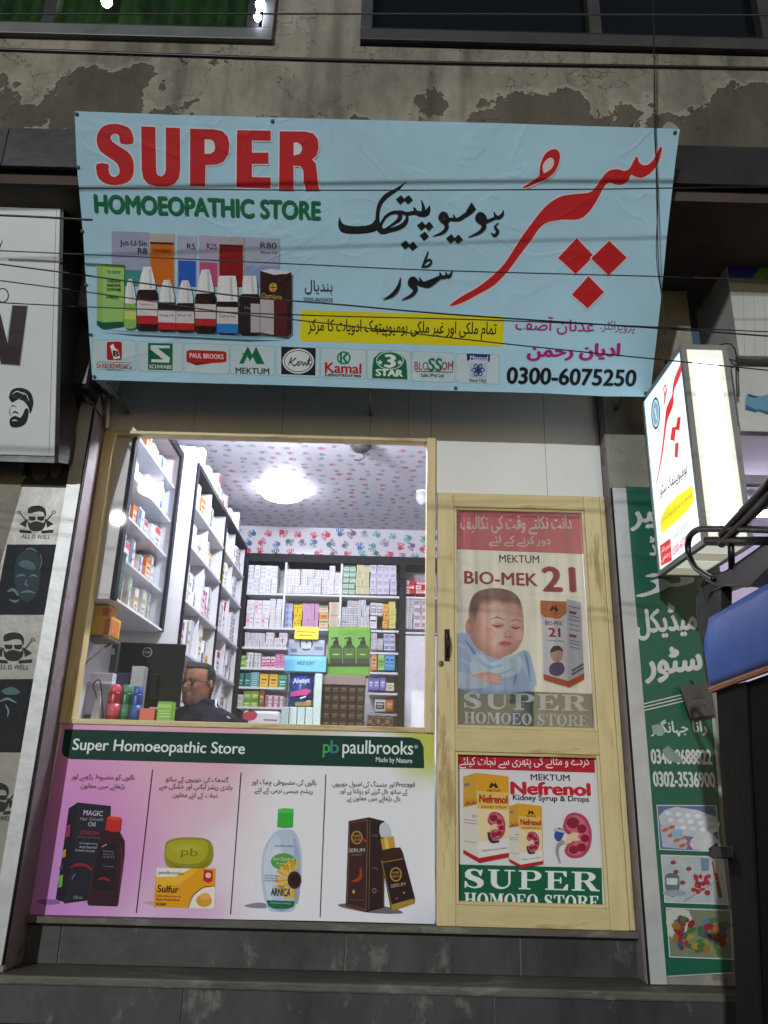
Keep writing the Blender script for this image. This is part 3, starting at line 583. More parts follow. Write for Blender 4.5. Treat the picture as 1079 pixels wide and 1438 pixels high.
def homeopathic(P):
    k = BLK
    P.stroke([(483, 97, 3), (442, 132, 13), (388, 165, 20), (355, 200, 19), (340, 240, 16), (336, 290, 17), (338, 330, 22)], k, 5, True)
    P.poly([(136, 283), (140, 278), (146, 300), (165, 318), (220, 326), (280, 322), (310, 310), (326, 290), (346, 300), (350, 325), (330, 350), (290, 362), (220, 367), (160, 362), (138, 345), (131, 315)], k, 3)
    P.stroke([(338, 325, 24), (360, 352, 26), (400, 348, 20), (445, 335, 20), (476, 315, 20), (490, 290, 15), (490, 268, 8)], k, 5, True)
    P.stroke([(352, 350, 12), (356, 315, 12), (385, 272, 13), (425, 254, 15), (452, 262, 18), (450, 290, 18), (415, 318, 11), (372, 345, 8)], k, 5, True)
    P.stroke([(400, 262, 8), (450, 252, 14), (490, 262, 16), (530, 256, 18), (562, 262, 24), (590, 258, 26), (602, 240, 16), (609, 220, 4)], k, 5, True)
    P.stroke([(572, 262, 18), (577, 232, 14), (566, 192, 4)], k, 5, True); P.stroke([(540, 258, 14), (530, 236, 10), (524, 230, 4)], k, 5, True)
    for x, y in ((457, 189), (497, 188), (567, 325), (605, 327), (581, 378), (482, 424), (521, 431), (719, 392), (758, 394)): P.dia(x, y, 25, k)
    P.poly([(828, 201), (852, 238), (828, 262), (797, 248)], k)
    P.stroke([(820, 255, 16), (790, 272, 18), (762, 290, 16), (735, 292, 14), (715, 290, 14), (700, 298, 14)], k, 5, True); P.stroke([(742, 290, 12), (733, 268, 5)], k, 5, True)
    P.stroke([(705, 300, 14), (695, 272, 18), (678, 262, 20), (668, 285, 22), (690, 308, 20), (697, 335, 16), (672, 362, 12), (626, 378, 3)], k, 5, True)
    P.stroke([(993, 243, 3), (988, 266, 13), (966, 282, 14), (950, 268, 10), (945, 252, 4)], k, 5, True); P.stroke([(960, 278, 12), (930, 292, 12), (900, 304, 14)], k, 5, True)
    P.stroke([(969, 308, 3), (950, 330, 9), (964, 355, 14), (946, 376, 10), (932, 362, 5)], k, 5, True)
    P.stroke([(900, 302, 16), (892, 278, 20), (872, 266, 22), (861, 288, 24), (885, 308, 22), (892, 330, 18), (868, 358, 13), (812, 383, 3)], k, 5, True)
    P.stroke([(601, 459, 4), (586, 500, 9), (572, 538, 8)], k, 5, True); P.stroke([(568, 538, 5), (600, 533, 9), (618, 514, 9), (605, 500, 7), (585, 516, 5)], k, 5, True)
    P.stroke([(726, 558, 4), (716, 582, 12), (702, 588, 14), (692, 568, 5)], k, 5, True); P.stroke([(700, 584, 10), (682, 592, 14), (668, 586, 12), (662, 568, 5)], k, 5, True)
    P.stroke([(668, 588, 12), (640, 606, 20), (600, 628, 28), (572, 626, 18), (560, 604, 8), (552, 596, 3)], k, 5, True)
    P.stroke([(565, 632, 14), (540, 618, 20), (520, 604, 24), (508, 625, 22), (530, 645, 22), (532, 665, 16), (508, 690, 11), (463, 711, 3)], k, 5, True)
    P.stroke([(456, 598, 4), (448, 635, 12), (430, 668, 16), (402, 692, 12), (366, 708, 3)], k, 5, True)
P = Print(BP); P.zoom(440, 230, 3.7207); homeopathic(P); P.build('black_urdu_lettering', BAN)
P = Print(BP); P.zoom(420, 420, 2.158)
P.poly([(10, 33), (300, 42), (618, 52), (622, 60), (618, 142), (610, 144), (300, 136), (8, 128), (3, 120), (5, 40)], YEL)
P.text(urdu('تمام ملکی اور غیر ملکی ہومیوپیتھک ادویات کا مرکز'), 28, 115, 596, 127, 56, '#26240e', bold=.02, res=3)
P.text(urdu('پروپرائٹر:'), 912, 103, 1016, 107, 40, '#8f4f8a'); P.text(urdu('عدنان آصف'), 655, 103, 892, 110, 52, MAG, bold=.012)
P.text(urdu('ادیان رحمن'), 692, 186, 968, 184, 50, MAG, bold=.05)
P.text('0300-6075250', 630, 255, 1018, 264, 49, BLK, bold=.03, res=5)
P.zoom(100, 310, 2.8395); P.text(urdu('بندیال'), 932, 292, 1042, 296, 58, '#22252c'); P.text('0300-8603030', 928, 321, 1044, 324, 16, '#22252c', res=2)
P.build('small_lettering', BAN)
# printed products
P = Print(BP); P.zoom(100, 310, 2.8395)
for x0, x1, yt, c, c2, yc, t, tx in ((162, 312, 42, '#9ea6c4', '#3f8f8a', 195, 'Jut-U-Sin', 0), (312, 414, 50, '#b9b4ae', '#d26f1e', 90, '', 0), (424, 502, 58, '#aeb6d2', '#2a63c8', 158, 'R5', 0), (510, 588, 58, '#b6aecb', '#c4557f', 165, 'R25', 0), (588, 690, 62, '#b3aeb0', '#8e1418', 100, '', 0), (692, 832, 66, '#a9b4cc', '#8aa5cf', 178, 'R80', 0)):
    P.poly([(x0, yt), (x1, yt+4), (x1, 262), (x0, 262)], c); P.poly([(x0+4, yc), (x1-4, yc+3), (x1-4, 262), (x0+4, 262)], c2)
    if t == 'Jut-U-Sin': P.text(t, 196, 104, 303, 108, 28, BLK, bold=.02); P.text('R8', 268, 130, 303, 132, 22, BLK, bold=.02)
    elif t == 'R80': P.text(t, 756, 110, 820, 112, 24, BLK, bold=.01); P.text('Amro Oil', 756, 131, 822, 134, 13, '#2a3350')
    elif t: P.text(t, x1-38-8*(len(t) > 2), 112, x1-6, 115, 22, BLK, bold=.01)
    else: P.poly([(x0+4, yc-6), (x1-4, yc-3), (x1-4, yc+6), (x0+4, yc+3)], '#4a1d12')
P.text('GastroComf', 326, 122, 395, 126, 14, '#6d2c10')
P.poly([(104, 180), (128, 172), (214, 176), (211, 420), (128, 432), (104, 415)], '#8fc06a'); P.poly([(128, 186), (214, 184), (211, 405), (128, 405)], '#9fcf76')
P.poly([(104, 398), (128, 405), (211, 402), (211, 420), (128, 432), (104, 415)], '#155f48')
for i, t in enumerate(('TIS DROP', 'CINERARIA', 'MARITIMA', 'SCHWABE', '10ml')): P.text(t, 145, (210, 245, 262, 278, 308)[i], 200-10*(i == 4), (212, 247, 264, 280, 310)[i], 11, '#123d22', bold=.02)
WB, RD = '#d9d4d8', '#c0282e'; DB = '#2a1618'
def bott(x0, x1, yt, ys, yb, cap, body, bands, taper=.25, cw=.78):
    w_ = x1-x0; c = (x0+x1)/2; a = w_*cw/2
    P.poly([(x0+3, ys+6), (c-a*.8, ys-4), (c+a*.8, ys-4), (x1-3, ys+6), (x1, ys+22), (x1, yb-8), (c+w_*.3, yb), (c-w_*.3, yb), (x0, yb-8), (x0, ys+22)], body)
    sh_ = lambda xa, xb, cc: P.poly([(x0+w_*xa, ys+24), (x0+w_*xb, ys+22), (x0+w_*xb, yb-10), (x0+w_*xa, yb-12)], cc)
    if body == DB: sh_(.06, .16, '#4a2a2a'); sh_(.82, .97, '#1a0d0f')
    for f0, f1, bc in bands: P.poly([(x0+1, ys+(yb-ys)*f0), (x1-1, ys+(yb-ys)*f0+2), (x1-1, ys+(yb-ys)*f1+2), (x0+1, ys+(yb-ys)*f1)], bc)
    P.poly([(c-a*(1-taper)+3, yt), (c+a*(1-taper)-3, yt), (c+a*(1-taper*.6), yt+(ys-yt)*.3), (c+a, ys-(ys-yt)*.25), (c+a, ys), (c-a, ys), (c-a, ys-(ys-yt)*.25), (c-a*(1-taper*.6), yt+(ys-yt)*.3)], cap)
    P.poly([(c-a*.5, yt+8), (c-a*.3, yt+8), (c-a*.45, ys-5), (c-a*.75, ys-5)], '#f6f8fa' if cap != BLK else '#333')
    P.poly([(c+a*.2, yt+6), (c+a*.42, yt+6), (c+a*.6, ys-4), (c+a*.3, ys-4)], '#c2ccd6' if cap != BLK else '#333')
bott(214, 262, 232, 330, 430, '#dfe7e2', '#8cc25c', [(.3, .62, '#c9dc6a')], .55, .9)
bott(264, 348, 184, 275, 440, '#eceff2', DB, [(.26, .62, WB), (.62, .82, RD)], .45); P.text('Hydrastis Q', 280, 340, 335, 342, 12, RD)
bott(348, 420, 236, 325, 442, '#e4e8ec', DB, [(.28, .68, WB), (.68, .92, RD)], .5, .84); bott(420, 494, 238, 328, 444, '#e4e8ec', DB, [(.28, .68, WB), (.68, .92, RD)], .5, .84)
for x in (356, 428): P.text('Drops 30', x, 382, x+54, 384, 11, '#3c2b3b')
bott(496, 580, 195, 290, 450, '#eceff2', DB, [(.26, .62, WB), (.62, .8, RD)], .45); P.text('Berberis Q', 508, 362, 566, 364, 11, RD)
bott(582, 668, 220, 322, 455, '#eef1f3', DB, [(.16, .66, WB), (.66, .94, '#2d86cf')], .12, .95); P.text('Calcarea', 592, 384, 656, 387, 13, '#4a4358')
bott(672, 756, 220, 292, 458, '#e9edf0', '#20191c', [(.42, .9, '#2a2226')], .1, .72); P.text('Thuja', 690, 356, 740, 358, 14, '#9a8d90'); P.poly([(718, 330), (754, 332), (754, 445), (718, 445)], '#b9b6c0')
P.poly([(756, 200), (800, 192), (880, 204), (880, 445), (862, 462), (756, 448)], '#34191c'); P.poly([(756, 200), (800, 192), (880, 204), (862, 212), (810, 216)], '#e2e0e4'); P.poly([(756, 312), (862, 318), (862, 450), (810, 455), (756, 445)], '#bfb7bd'); P.poly([(810, 318), (862, 320), (862, 460), (810, 455)], '#5a1d24')
P.ell(807, 266, 16, 18, '#c9a53c'); P.line(807, 250, 807, 282, 3, '#34191c'); P.line(792, 266, 822, 266, 3, '#34191c'); P.text('Damiana', 764, 308, 842, 314, 20, '#c9a53c', bold=.01)
P.poly([(110, 432), (260, 440), (700, 460), (860, 464), (700, 470), (250, 448)], '#7fa9b8')
P.build('printed_products', BAN)
# nine company marks
def cell(i):
    x0 = (130, 194.5, 259, 324, 389, 451, 516, 579, 641)[i]; x1 = (191, 256, 322, 385, 449, 514, 577, 638, 701)[i]; y = 477+(x0-130)*.0375
    P = Print(BP); P.rrect(x0-.6, y-.6, x1+.6, y+41.6, 4, '#8fb4c0', .0375); P.rrect(x0, y, x1, y+41, 4, '#c6dde4', .0375); return P
P = cell(0); P.zoom(100, 310, 2.8395); P.rrect(143, 482, 203, 556, 8, '#b21c27'); P.poly([(155, 500), (168, 490), (176, 508), (188, 516), (196, 548), (170, 552), (162, 520)], '#eef0f0'); P.text('B', 170, 540, 190, 541, 22, BLK, bold=.05)
P.line(105, 562, 245, 567, 2, '#8d6a78'); P.text('Dr.RECKEWEG&Co', 104, 586, 243, 591, 18, '#a31f35', bold=.02); P.text('GERMANY', 140, 597, 205, 599, 7, '#6a6a74'); P.build('company_logo', BAN)
P = cell(1); P.zoom(100, 310, 2.8395); P.poly([(307, 487), (406, 489), (405, 597), (307, 594)], '#0d6b4b'); P.poly([(318, 496), (394, 498), (394, 508), (345, 508), (394, 546), (392, 566), (320, 564), (320, 552), (368, 553), (318, 514)], '#dfe9e6'); P.text('SCHWABE', 313, 588, 402, 591, 15, '#dfe9e6', bold=.03); P.build('company_logo', BAN)
P = cell(2); P.zoom(100, 310, 2.8395); P.poly([(460, 520), (476, 515), (610, 520), (620, 526), (620, 562), (600, 566), (520, 570), (498, 576), (460, 562)], '#bb2026', 0); P.poly([(472, 564), (560, 569), (520, 574), (498, 577)], '#7d1216'); P.text('PAUL BROOKS', 474, 546, 608, 552, 19, '#efe3e3', bold=.03); P.build('company_logo', BAN)
P = cell(3); P.zoom(100, 310, 2.8395); g = '#11704f'; P.poly([(670, 570), (705, 500), (722, 534), (738, 502), (772, 572), (735, 571), (722, 545), (708, 570)], g); P.poly([(688, 572), (704, 535), (716, 572)], '#c6dde4'); P.line(684, 528, 712, 548, 5, g); P.line(724, 545, 738, 573, 4, '#c6dde4'); P.text('MEKTUM', 657, 609, 790, 613, 24, '#1f2630', bold=.02); P.build('company_logo', BAN)
P = cell(4); P.zoom(100, 310, 2.8395); P.poly([(838, 502), (976, 508), (974, 617), (838, 612)], '#1d2030'); P.ell(906, 560, 63, 50, '#dbe4e6'); P.ell(906, 560, 57, 44, '#1d2030'); P.ell(906, 560, 54, 41, '#dbe4e6'); P.stroke([(866, 578, 3), (880, 545, 5), (874, 566, 4), (898, 546, 5)], BLK); P.stroke([(874, 564, 3), (890, 578, 5), (904, 568, 4), (914, 560, 4), (904, 566, 4), (908, 578, 4), (922, 562, 4), (926, 578, 4), (934, 564, 4), (940, 578, 4), (952, 545, 5), (948, 572, 4), (960, 574, 3)], BLK); P.stroke([(942, 558, 3), (962, 555, 3)], BLK); P.build('company_logo', BAN)
P = cell(5); P.zoom(420, 420, 2.158); P.ring(136, 178, 21, 20, 5, '#15805c'); P.poly([(124, 162), (131, 162), (131, 196), (124, 196)], '#15805c'); P.poly([(131, 178), (143, 162), (152, 162), (139, 179), (152, 197), (143, 197)], '#15805c'); P.text('Kamal', 80, 222, 188, 226, 30, '#bf2030', bold=.03); P.text('Laboratories', 80, 233, 188, 237, 11, '#20242b', bold=.02, res=2); P.build('company_logo', BAN)
P = cell(6); P.zoom(420, 420, 2.158); P.poly([(222, 240), (222, 212), (226, 180), (244, 162), (278, 156), (308, 166), (325, 186), (328, 216), (329, 244)], '#0d6f50'); P.poly([(226, 236), (226, 213), (325, 217), (325, 240)], '#0d6f50'); P.ring(276, 186, 42, 28, 3, '#bfe0d6'); P.text('3', 262, 206, 290, 207, 38, '#e7f0ee', bold=.05); P.text('STAR', 234, 232, 314, 235, 20, '#e7f0ee', bold=.06)
for x in (246, 306): P.poly([(x+(9 if k % 2 == 0 else 4)*math.sin(k*math.pi/5), 192-(9 if k % 2 == 0 else 4)*math.cos(k*math.pi/5)) for k in range(10)], '#e7f0ee')
P.build('company_logo', BAN)
P = cell(7); P.zoom(420, 420, 2.158); P.text('BLO', 350, 214, 392, 215, 24, '#a33a48', bold=.015); P.text('SS', 392, 217, 432, 218, 38, '#1c7d55', bold=.03); P.text('OM', 432, 214, 466, 215, 24, '#a33a48', bold=.015); P.line(352, 218, 468, 221, 2, '#a33a48'); P.text('Labs. (Pvt) Ltd.', 370, 237, 440, 239, 13, '#2b3038', bold=.01); P.text('®', 462, 194, 470, 194, 8, '#a33a48'); P.build('company_logo', BAN)
P = cell(8); P.zoom(420, 420, 2.158); P.poly([(508, 165), (580, 168), (577, 192), (570, 186), (516, 184), (510, 190)], '#2a2f86'); P.text('Masood', 519, 184, 572, 186, 14, '#dfe3f2', bold=.02); P.poly([(514, 192), (572, 194), (570, 236), (544, 242), (516, 234)], '#b8cce2')
for r in (0, 60, 120):
    for k in range(18):
        a0 = 2*math.pi*k/18; a1 = 2*math.pi*(k+1)/18; rr = math.radians(r); f = lambda a: (543+20*math.cos(a)*math.cos(rr)-7*math.sin(a)*math.sin(rr), 215+20*math.cos(a)*math.sin(rr)+7*math.sin(a)*math.cos(rr)); P.line(*f(a0), *f(a1), 2.6, '#2a2f86')
P.ell(543, 215, 5, 5, '#2a2f86'); P.text('Since 1922', 516, 249, 568, 251, 9, '#22252c', bold=.01, res=2); P.build('company_logo', BAN)
# ================================================================ poster under the window
PP = wallp(-.0045)
def grad_mat(name, stops, glossy=.55):
    """a printed sheet whose design washes softly between several tints"""
    m = bpy.data.materials.new(name); m.use_nodes = True; n = m.node_tree.nodes; l = m.node_tree.links; b = n['Principled BSDF']; b.inputs['Roughness'].default_value = glossy
    tc = n.new('ShaderNodeTexCoord'); nz = n.new('ShaderNodeTexNoise'); nz.inputs['Scale'].default_value = 1.7; nz.inputs['Detail'].default_value = 4; l.new(tc.outputs['Object'], nz.inputs[0])
    out = None
    for i, (cx, cz, rad, c) in enumerate(stops):
        if out is None:
            rg = n.new('ShaderNodeRGB'); rg.outputs[0].default_value = rgb(c)+(1,); out = rg.outputs[0]; continue
        d = n.new('ShaderNodeVectorMath'); d.operation = 'DISTANCE'; d.inputs[1].default_value = (cx, 0, cz)
        ml = n.new('ShaderNodeVectorMath'); ml.operation = 'MULTIPLY'; ml.inputs[1].default_value = (1, 0, 1); l.new(tc.outputs['Object'], ml.inputs[0]); l.new(ml.outputs[0], d.inputs[0])
        ad = n.new('ShaderNodeMath'); ad.operation = 'MULTIPLY_ADD'; ad.inputs[1].default_value = .5; l.new(nz.outputs[0], ad.inputs[0]); l.new(d.outputs['Value'], ad.inputs[2])
        mr = n.new('ShaderNodeMapRange'); mr.interpolation_type = 'SMOOTHSTEP'; mr.inputs[1].default_value = rad+.25; mr.inputs[2].default_value = .22+rad*.25; mr.inputs[3].default_value = 0; mr.inputs[4].default_value = 1; l.new(ad.outputs[0], mr.inputs[0])
        mx = n.new('ShaderNodeMixRGB'); mx.inputs[2].default_value = rgb(c)+(1,); l.new(mr.outputs[0], mx.inputs[0]); l.new(out, mx.inputs[1]); out = mx.outputs[0]
    l.new(out, b.inputs['Base Color'])
    nb = n.new('ShaderNodeTexNoise'); nb.inputs['Scale'].default_value = 5; l.new(tc.outputs['Object'], nb.inputs[0]); bp = n.new('ShaderNodeBump'); bp.inputs['Strength'].default_value = .08; bp.inputs['Distance'].default_value = .02; l.new(nb.outputs[0], bp.inputs['Height']); l.new(bp.outputs[0], b.inputs['Normal'])
    return m
GP = grad_mat('pink_poster_print', [(0, 0, 0, '#e6e8ee'), (-.5, .5, .8, '#dcb9cf'), (-.95, .42, .95, '#d88cc4'), (-.95, .0, .75, '#bd80ca'), (-.2, .72, .42, '#dca9ba'), (.86, .8, .3, '#bcc548'), (.3, .85, .3, '#d0c096'), (.95, -.02, .28, '#adb8da'), (-.2, -.1, .35, '#d3a8d0')])
pb = MB(); pb.prism([PP.at(x, y) for x, y in ((89, 1013.5), (350, 1019.5), (610, 1026), (611, 1296), (330, 1291), (37, 1284))], (0, .004, 0), GP)
PO = pb.build('counter_poster'); tag(PO, 'wide pink and white poster with four hair and soap products under the window', 'poster')
P = Print(PP, 'paper'); P.zoom(0, 0, 1)
P.poly([(91, 1024), (340, 1030), (578, 1035.5), (590, 1039), (595, 1049), (596, 1079), (350, 1073), (99, 1066), (89, 1061), (87, 1054)], '#0c3a30')
P.text('Super Homoeopathic Store', 101, 1058, 343, 1064, 21, '#dfe9e6', bold=.018, res=4)
P.text('paulbrooks', 481, 1064, 580, 1066, 25, '#e2ebe8', bold=.012, res=5); P.text('®', 582, 1051, 587, 1051, 5, '#e2ebe8')
P.text('p', 453.5, 1063, 463, 1063.5, 18, '#4fae62', bold=.012); P.text('b', 464, 1057.5, 476, 1058, 18, '#2b8f86', bold=.012)
P.text('Made by Nature', 528, 1072, 579, 1074, 9, '#dfe9e6', bold=.012)
for a in ((214.6, 1080.6, 191.8, 1281.4), (338.8, 1084.5, 324, 1283.8), (457.7, 1087.5, 449.7, 1287)): P.line(*a, 1.1, '#15151a')
P.zoom(30, 1000, 3.5967); tg = '#4f4653'
P.text(urdu('بالوں کو مضبوط رکھنے اور'), 252, 347, 570, 352, 36, tg); P.text(urdu('بڑھانے میں معاون'), 300, 391, 522, 396, 34, tg)
P.text(urdu('گندھک کی خوبیوں کے ساتھ'), 726, 358, 1044, 363, 36, tg); P.text(urdu('جلدی ریشز ایکنی اور خشکی سے'), 696, 394, 1068, 402, 36, tg); P.text(urdu('نجات کے لئے معاون'), 765, 436, 990, 441, 32, tg)
P.zoom(310, 1000, 3.372)
P.text(urdu('بالوں کی مضبوطی چمک اور'), 146, 350, 452, 355, 34, tg); P.text(urdu('ریشم جیسی نرمی کے لئے'), 160, 389, 435, 396, 34, tg)
P.text(urdu('اور جنسنگ کی اصول خوبیوں'), 530, 356, 822, 361, 34, tg); P.text('Procapil', 830, 361, 918, 362, 30, tg); P.text(urdu('کے ساتھ بال گرنے کو روکتا ہے اور'), 563, 390, 885, 395, 32, tg); P.text(urdu('بال بڑھانے میں معاون ہے'), 597, 425, 850, 428, 32, tg)
P.build('lettering', PO)
# product 1: hair oil
P = Print(PP, 'paper'); P.zoom(30, 1000, 3.5967)
P.poly([(75, 955), (130, 945), (190, 950), (190, 968), (120, 972)], '#8a5f98', 3)
P.poly([(240, 486), (286, 456), (275, 700), (222, 962), (174, 945), (205, 740)], '#15151f'); P.poly([(286, 456), (454, 474), (440, 800), (420, 940), (216, 968), (262, 700)], '#1d1d2a')
for (x0, y0, x1, y1, h, t, c, b_) in ((314, 520, 410, 526, 26, 'MAGIC', '#b9b9c6', .02), (298, 547, 414, 551, 18, 'Hair Growth', '#8f8f9e', .01), (338, 576, 374, 578, 22, 'Oil', '#b9b9c6', .02), (298, 616, 390, 622, 20, 'ONION', '#9a2440', .02), (286, 638, 404, 644, 14, 'Shine & Body', '#7c5a66', 0), (295, 668, 386, 672, 12, 'Strengthening', '#b0b0bc', .01), (294, 686, 384, 690, 12, 'Anti Hairfall', '#b0b0bc', .01), (274, 702, 372, 708, 12, 'Smooth Growth', '#b0b0bc', .01), (266, 942, 312, 944, 16, '120 mL', '#a0a0ac', 0)): P.text(t, x0, y0, x1, y1, h, c, bold=b_, res=2)
for pts, c in (([(232, 572), (252, 566), (248, 628), (226, 634)], '#8d2a5a'), ([(212, 700), (230, 690), (226, 730), (208, 736)], '#b08a2a'), ([(193, 826), (214, 820), (210, 880), (190, 886)], '#6fa54a'), ([(196, 780), (216, 770), (214, 796), (196, 800)], '#3a3a4c')): P.poly(pts, c)
P.stroke([(252, 785, 6), (290, 770, 16), (330, 775, 14), (364, 800, 8)], '#8e1a2c'); P.stroke([(258, 850, 4), (268, 826, 12), (280, 815, 4)], '#55566a')
P.poly([(430, 600), (498, 604), (522, 650), (522, 720), (488, 975), (480, 980), (340, 975), (336, 962), (380, 700), (398, 640)], '#33141d'); P.poly([(396, 664), (490, 668), (470, 900), (356, 895)], '#1b1420')
P.poly([(436, 534), (450, 525), (500, 530), (508, 542), (502, 600), (470, 606), (426, 594)], '#c0251d'); P.poly([(436, 534), (450, 525), (500, 530), (508, 542), (480, 548)], '#d8402e')
for y, t in ((706, 'MAGIC'), (720, 'Hair Growth'), (734, 'Oil'), (782, 'Strength')): P.text(t, 416, y, 470, y+3, 9, '#8d8590', res=2)
P.stroke([(408, 680, 3), (434, 668, 6)], '#b9a7b0'); P.stroke([(392, 845, 8), (420, 838, 14), (452, 852, 8)], '#8e1a2c'); P.stroke([(505, 660, 4), (512, 760, 8), (490, 930, 4)], '#5a2a34'); P.stroke([(372, 720, 3), (356, 850, 7), (348, 950, 3)], '#4a222c'); P.build('printed_product', PO)
# product 2: sulphur soap
P = Print(PP, 'paper'); P.zoom(30, 1000, 3.5967)
P.poly([(610, 965), (650, 955), (680, 960), (676, 975)], '#b7a4bd', 3)
P.poly([(725, 700), (735, 655), (790, 635), (880, 633), (945, 645), (968, 680), (970, 735), (950, 775), (900, 795), (800, 797), (748, 785), (726, 755)], '#8f8c1a', 3); P.poly([(732, 700), (745, 660), (800, 645), (880, 643), (935, 655), (944, 690), (930, 740), (880, 765), (800, 765), (745, 745)], '#a9a523', 3); P.soft(840, 690, 95, 42, '#a9a523', '#bdb93a', 8); P.stroke([(740, 745, 3), (800, 785, 9), (900, 785, 9), (955, 750, 3)], '#77751a'); P.text('pb', 806, 734, 888, 742, 52, '#7d7a12', bold=.01)
P.poly([(684, 786), (982, 790), (976, 992), (668, 984)], '#dd9c12'); P.poly([(684, 786), (860, 790), (780, 830), (684, 832)], '#e9e6da'); P.poly([(684, 832), (780, 830), (860, 792), (900, 792), (800, 870), (682, 890)], '#e7b32a')
P.poly([(846, 990), (866, 930), (920, 888), (980, 880), (976, 992)], '#ece6d8', 0); P.stroke([(845, 988, 3), (868, 928, 5), (920, 886, 5), (981, 878, 3)], '#4a3a2c'); P.ell(924, 952, 40, 32, '#d49a35'); P.ell(930, 930, 26, 18, '#e3ae48'); P.poly([(922, 796), (968, 800), (968, 852), (945, 864), (920, 850)], '#b7261f'); P.ell(945, 824, 14, 14, '#e6c9b8')
P.text('paulbrooks', 694, 822, 818, 828, 22, '#2a3a34', bold=.01); P.text('Sulfur', 688, 908, 794, 914, 36, '#241c10', bold=.02); P.text('with Glycerine &', 682, 934, 806, 938, 12, '#a8321c', bold=.01, res=2); P.text('Skin Protection', 682, 950, 800, 954, 12, '#a8321c', bold=.01, res=2); P.text('SOAP', 680, 974, 732, 978, 14, '#3a2a10', bold=.02); P.build('printed_product', PO)
# product 3: arnica shampoo
P = Print(PP, 'paper'); P.zoom(310, 1000, 3.372)
P.poly([(110, 918), (170, 902), (215, 908), (215, 928), (160, 928)], '#8b8796', 3)
P.poly([(270, 560), (345, 560), (378, 630), (386, 720), (378, 830), (352, 930), (320, 946), (260, 946), (225, 932), (200, 850), (193, 740), (205, 650), (235, 595)], '#b8c9df', 3)
P.poly([(240, 600), (262, 580), (250, 700), (244, 900), (230, 910), (208, 800), (206, 700)], '#cbd8ea', 3); P.poly([(345, 590), (370, 650), (376, 740), (360, 880), (350, 700)], '#9fb3d0', 3)
P.soft(262, 700, 34, 120, '#c8d5e8', '#dbe5f1', 7); P.soft(360, 820, 16, 90, '#98acca', '#8aa0c2', 5); P.stroke([(225, 900, 4), (285, 938, 12), (350, 905, 4)], '#93a7c6'); P.poly([(272, 460), (300, 454), (346, 458), (343, 546), (300, 550), (268, 545)], '#39b040'); P.poly([(272, 460), (300, 454), (346, 458), (345, 478), (272, 478)], '#4cc652'); P.ell(298, 708, 60, 40, '#5c9c4c')
P.text('paulbrooks', 258, 640, 344, 643, 14, '#27303c'); P.text('Anti Dandruff', 248, 702, 350, 705, 16, '#cfe2c4', res=2); P.text('Shampoo', 262, 724, 336, 727, 14, '#cfe2c4', res=2)
for k in range(14):
    a = math.pi*(.42+k*.085); P.poly([(345, 795), (345+78*math.cos(a-.1), 795-86*math.sin(a-.1)*1), (345+92*math.cos(a), 795-98*math.sin(a)), (345+78*math.cos(a+.1), 795-86*math.sin(a+.1))], '#d9a21c' if k % 2 else '#e6b92e')
P.ell(350, 795, 33, 42, '#3c2118'); P.ell(352, 795, 20, 28, '#241210'); P.text('With', 272, 830, 302, 832, 10, '#20242c'); P.text('ARNICA', 238, 868, 330, 872, 36, '#1a2026', bold=.025); P.poly([(218, 890), (352, 894), (346, 920), (320, 930), (250, 930), (226, 918)], '#1d6a4a'); P.text('Moisturising', 238, 908, 334, 910, 9, '#b9d4c4', res=2)
for y in (776, 788, 800): P.text('mild care formula', 208, y, 268, y+2, 8, '#4a5668', res=2)
P.build('printed_product', PO)
# product 4: serum
P = Print(PP, 'paper'); P.zoom(310, 1000, 3.372)
P.poly([(560, 920), (600, 905), (780, 920), (860, 945), (840, 955), (700, 950)], '#6f6a74', 3)
P.poly([(606, 516), (702, 498), (694, 948), (592, 918)], '#3b2220'); P.poly([(702, 498), (776, 516), (776, 925), (694, 948)], '#2c1a1b')
for a in ((612, 526, 600, 910), (696, 510, 688, 938), (612, 526, 696, 510), (600, 910, 688, 938), (708, 512, 702, 934), (770, 522, 770, 918)): P.line(*a, 2.2, '#8a6a36')
for cx, cy in ((645, 594),): P.ring(cx, cy, 27, 32, 6, '#b08a3c'); P.text('HAIR', cx-16, cy-2, cx+16, cy-2, 12, '#b08a3c', bold=.02); P.text('GROW', cx-16, cy+16, cx+16, cy+16, 12, '#b08a3c', bold=.02)
P.text('SERUM', 606, 664, 682, 662, 18, '#b9b0a6', bold=.02); P.text('CONCENTRATE', 616, 680, 672, 679, 9, '#8d837c', res=2); P.stroke([(620, 800, 4), (645, 796, 16), (664, 775, 16), (662, 735, 6)], '#a03a22'); P.stroke([(672, 600, 8), (690, 612, 14)], '#a0321e'); P.ell(630, 850, 7, 9, '#c79b3c'); P.text('with natural extract', 612, 890, 682, 894, 8, '#9a6a4c', res=2)
for y in (590, 745): P.text('NOTES', 718, y, 746, y+2, 12, '#7d6e66', res=2)
P.ring(728, 845, 10, 12, 3, '#8d837c')
P.poly([(764, 664), (780, 645), (850, 640), (862, 662), (920, 880), (918, 905), (820, 940), (806, 936), (760, 700)], '#3a201c'); P.poly([(766, 712), (868, 692), (914, 870), (808, 910)], '#2b1717'); P.poly([(806, 912), (916, 882), (918, 905), (820, 940), (808, 936)], '#a8892a'); P.line(764, 712, 866, 694, 3, '#a8892a'); P.line(762, 700, 812, 930, 4, '#8d7430')
P.poly([(757, 600), (818, 588), (826, 640), (768, 652)], '#c49a2e'); P.poly([(775, 598), (790, 595), (798, 645), (782, 648)], '#e2c462'); P.poly([(760, 592), (752, 545), (766, 524), (786, 524), (800, 545), (806, 584)], '#c6cbd4', 2)
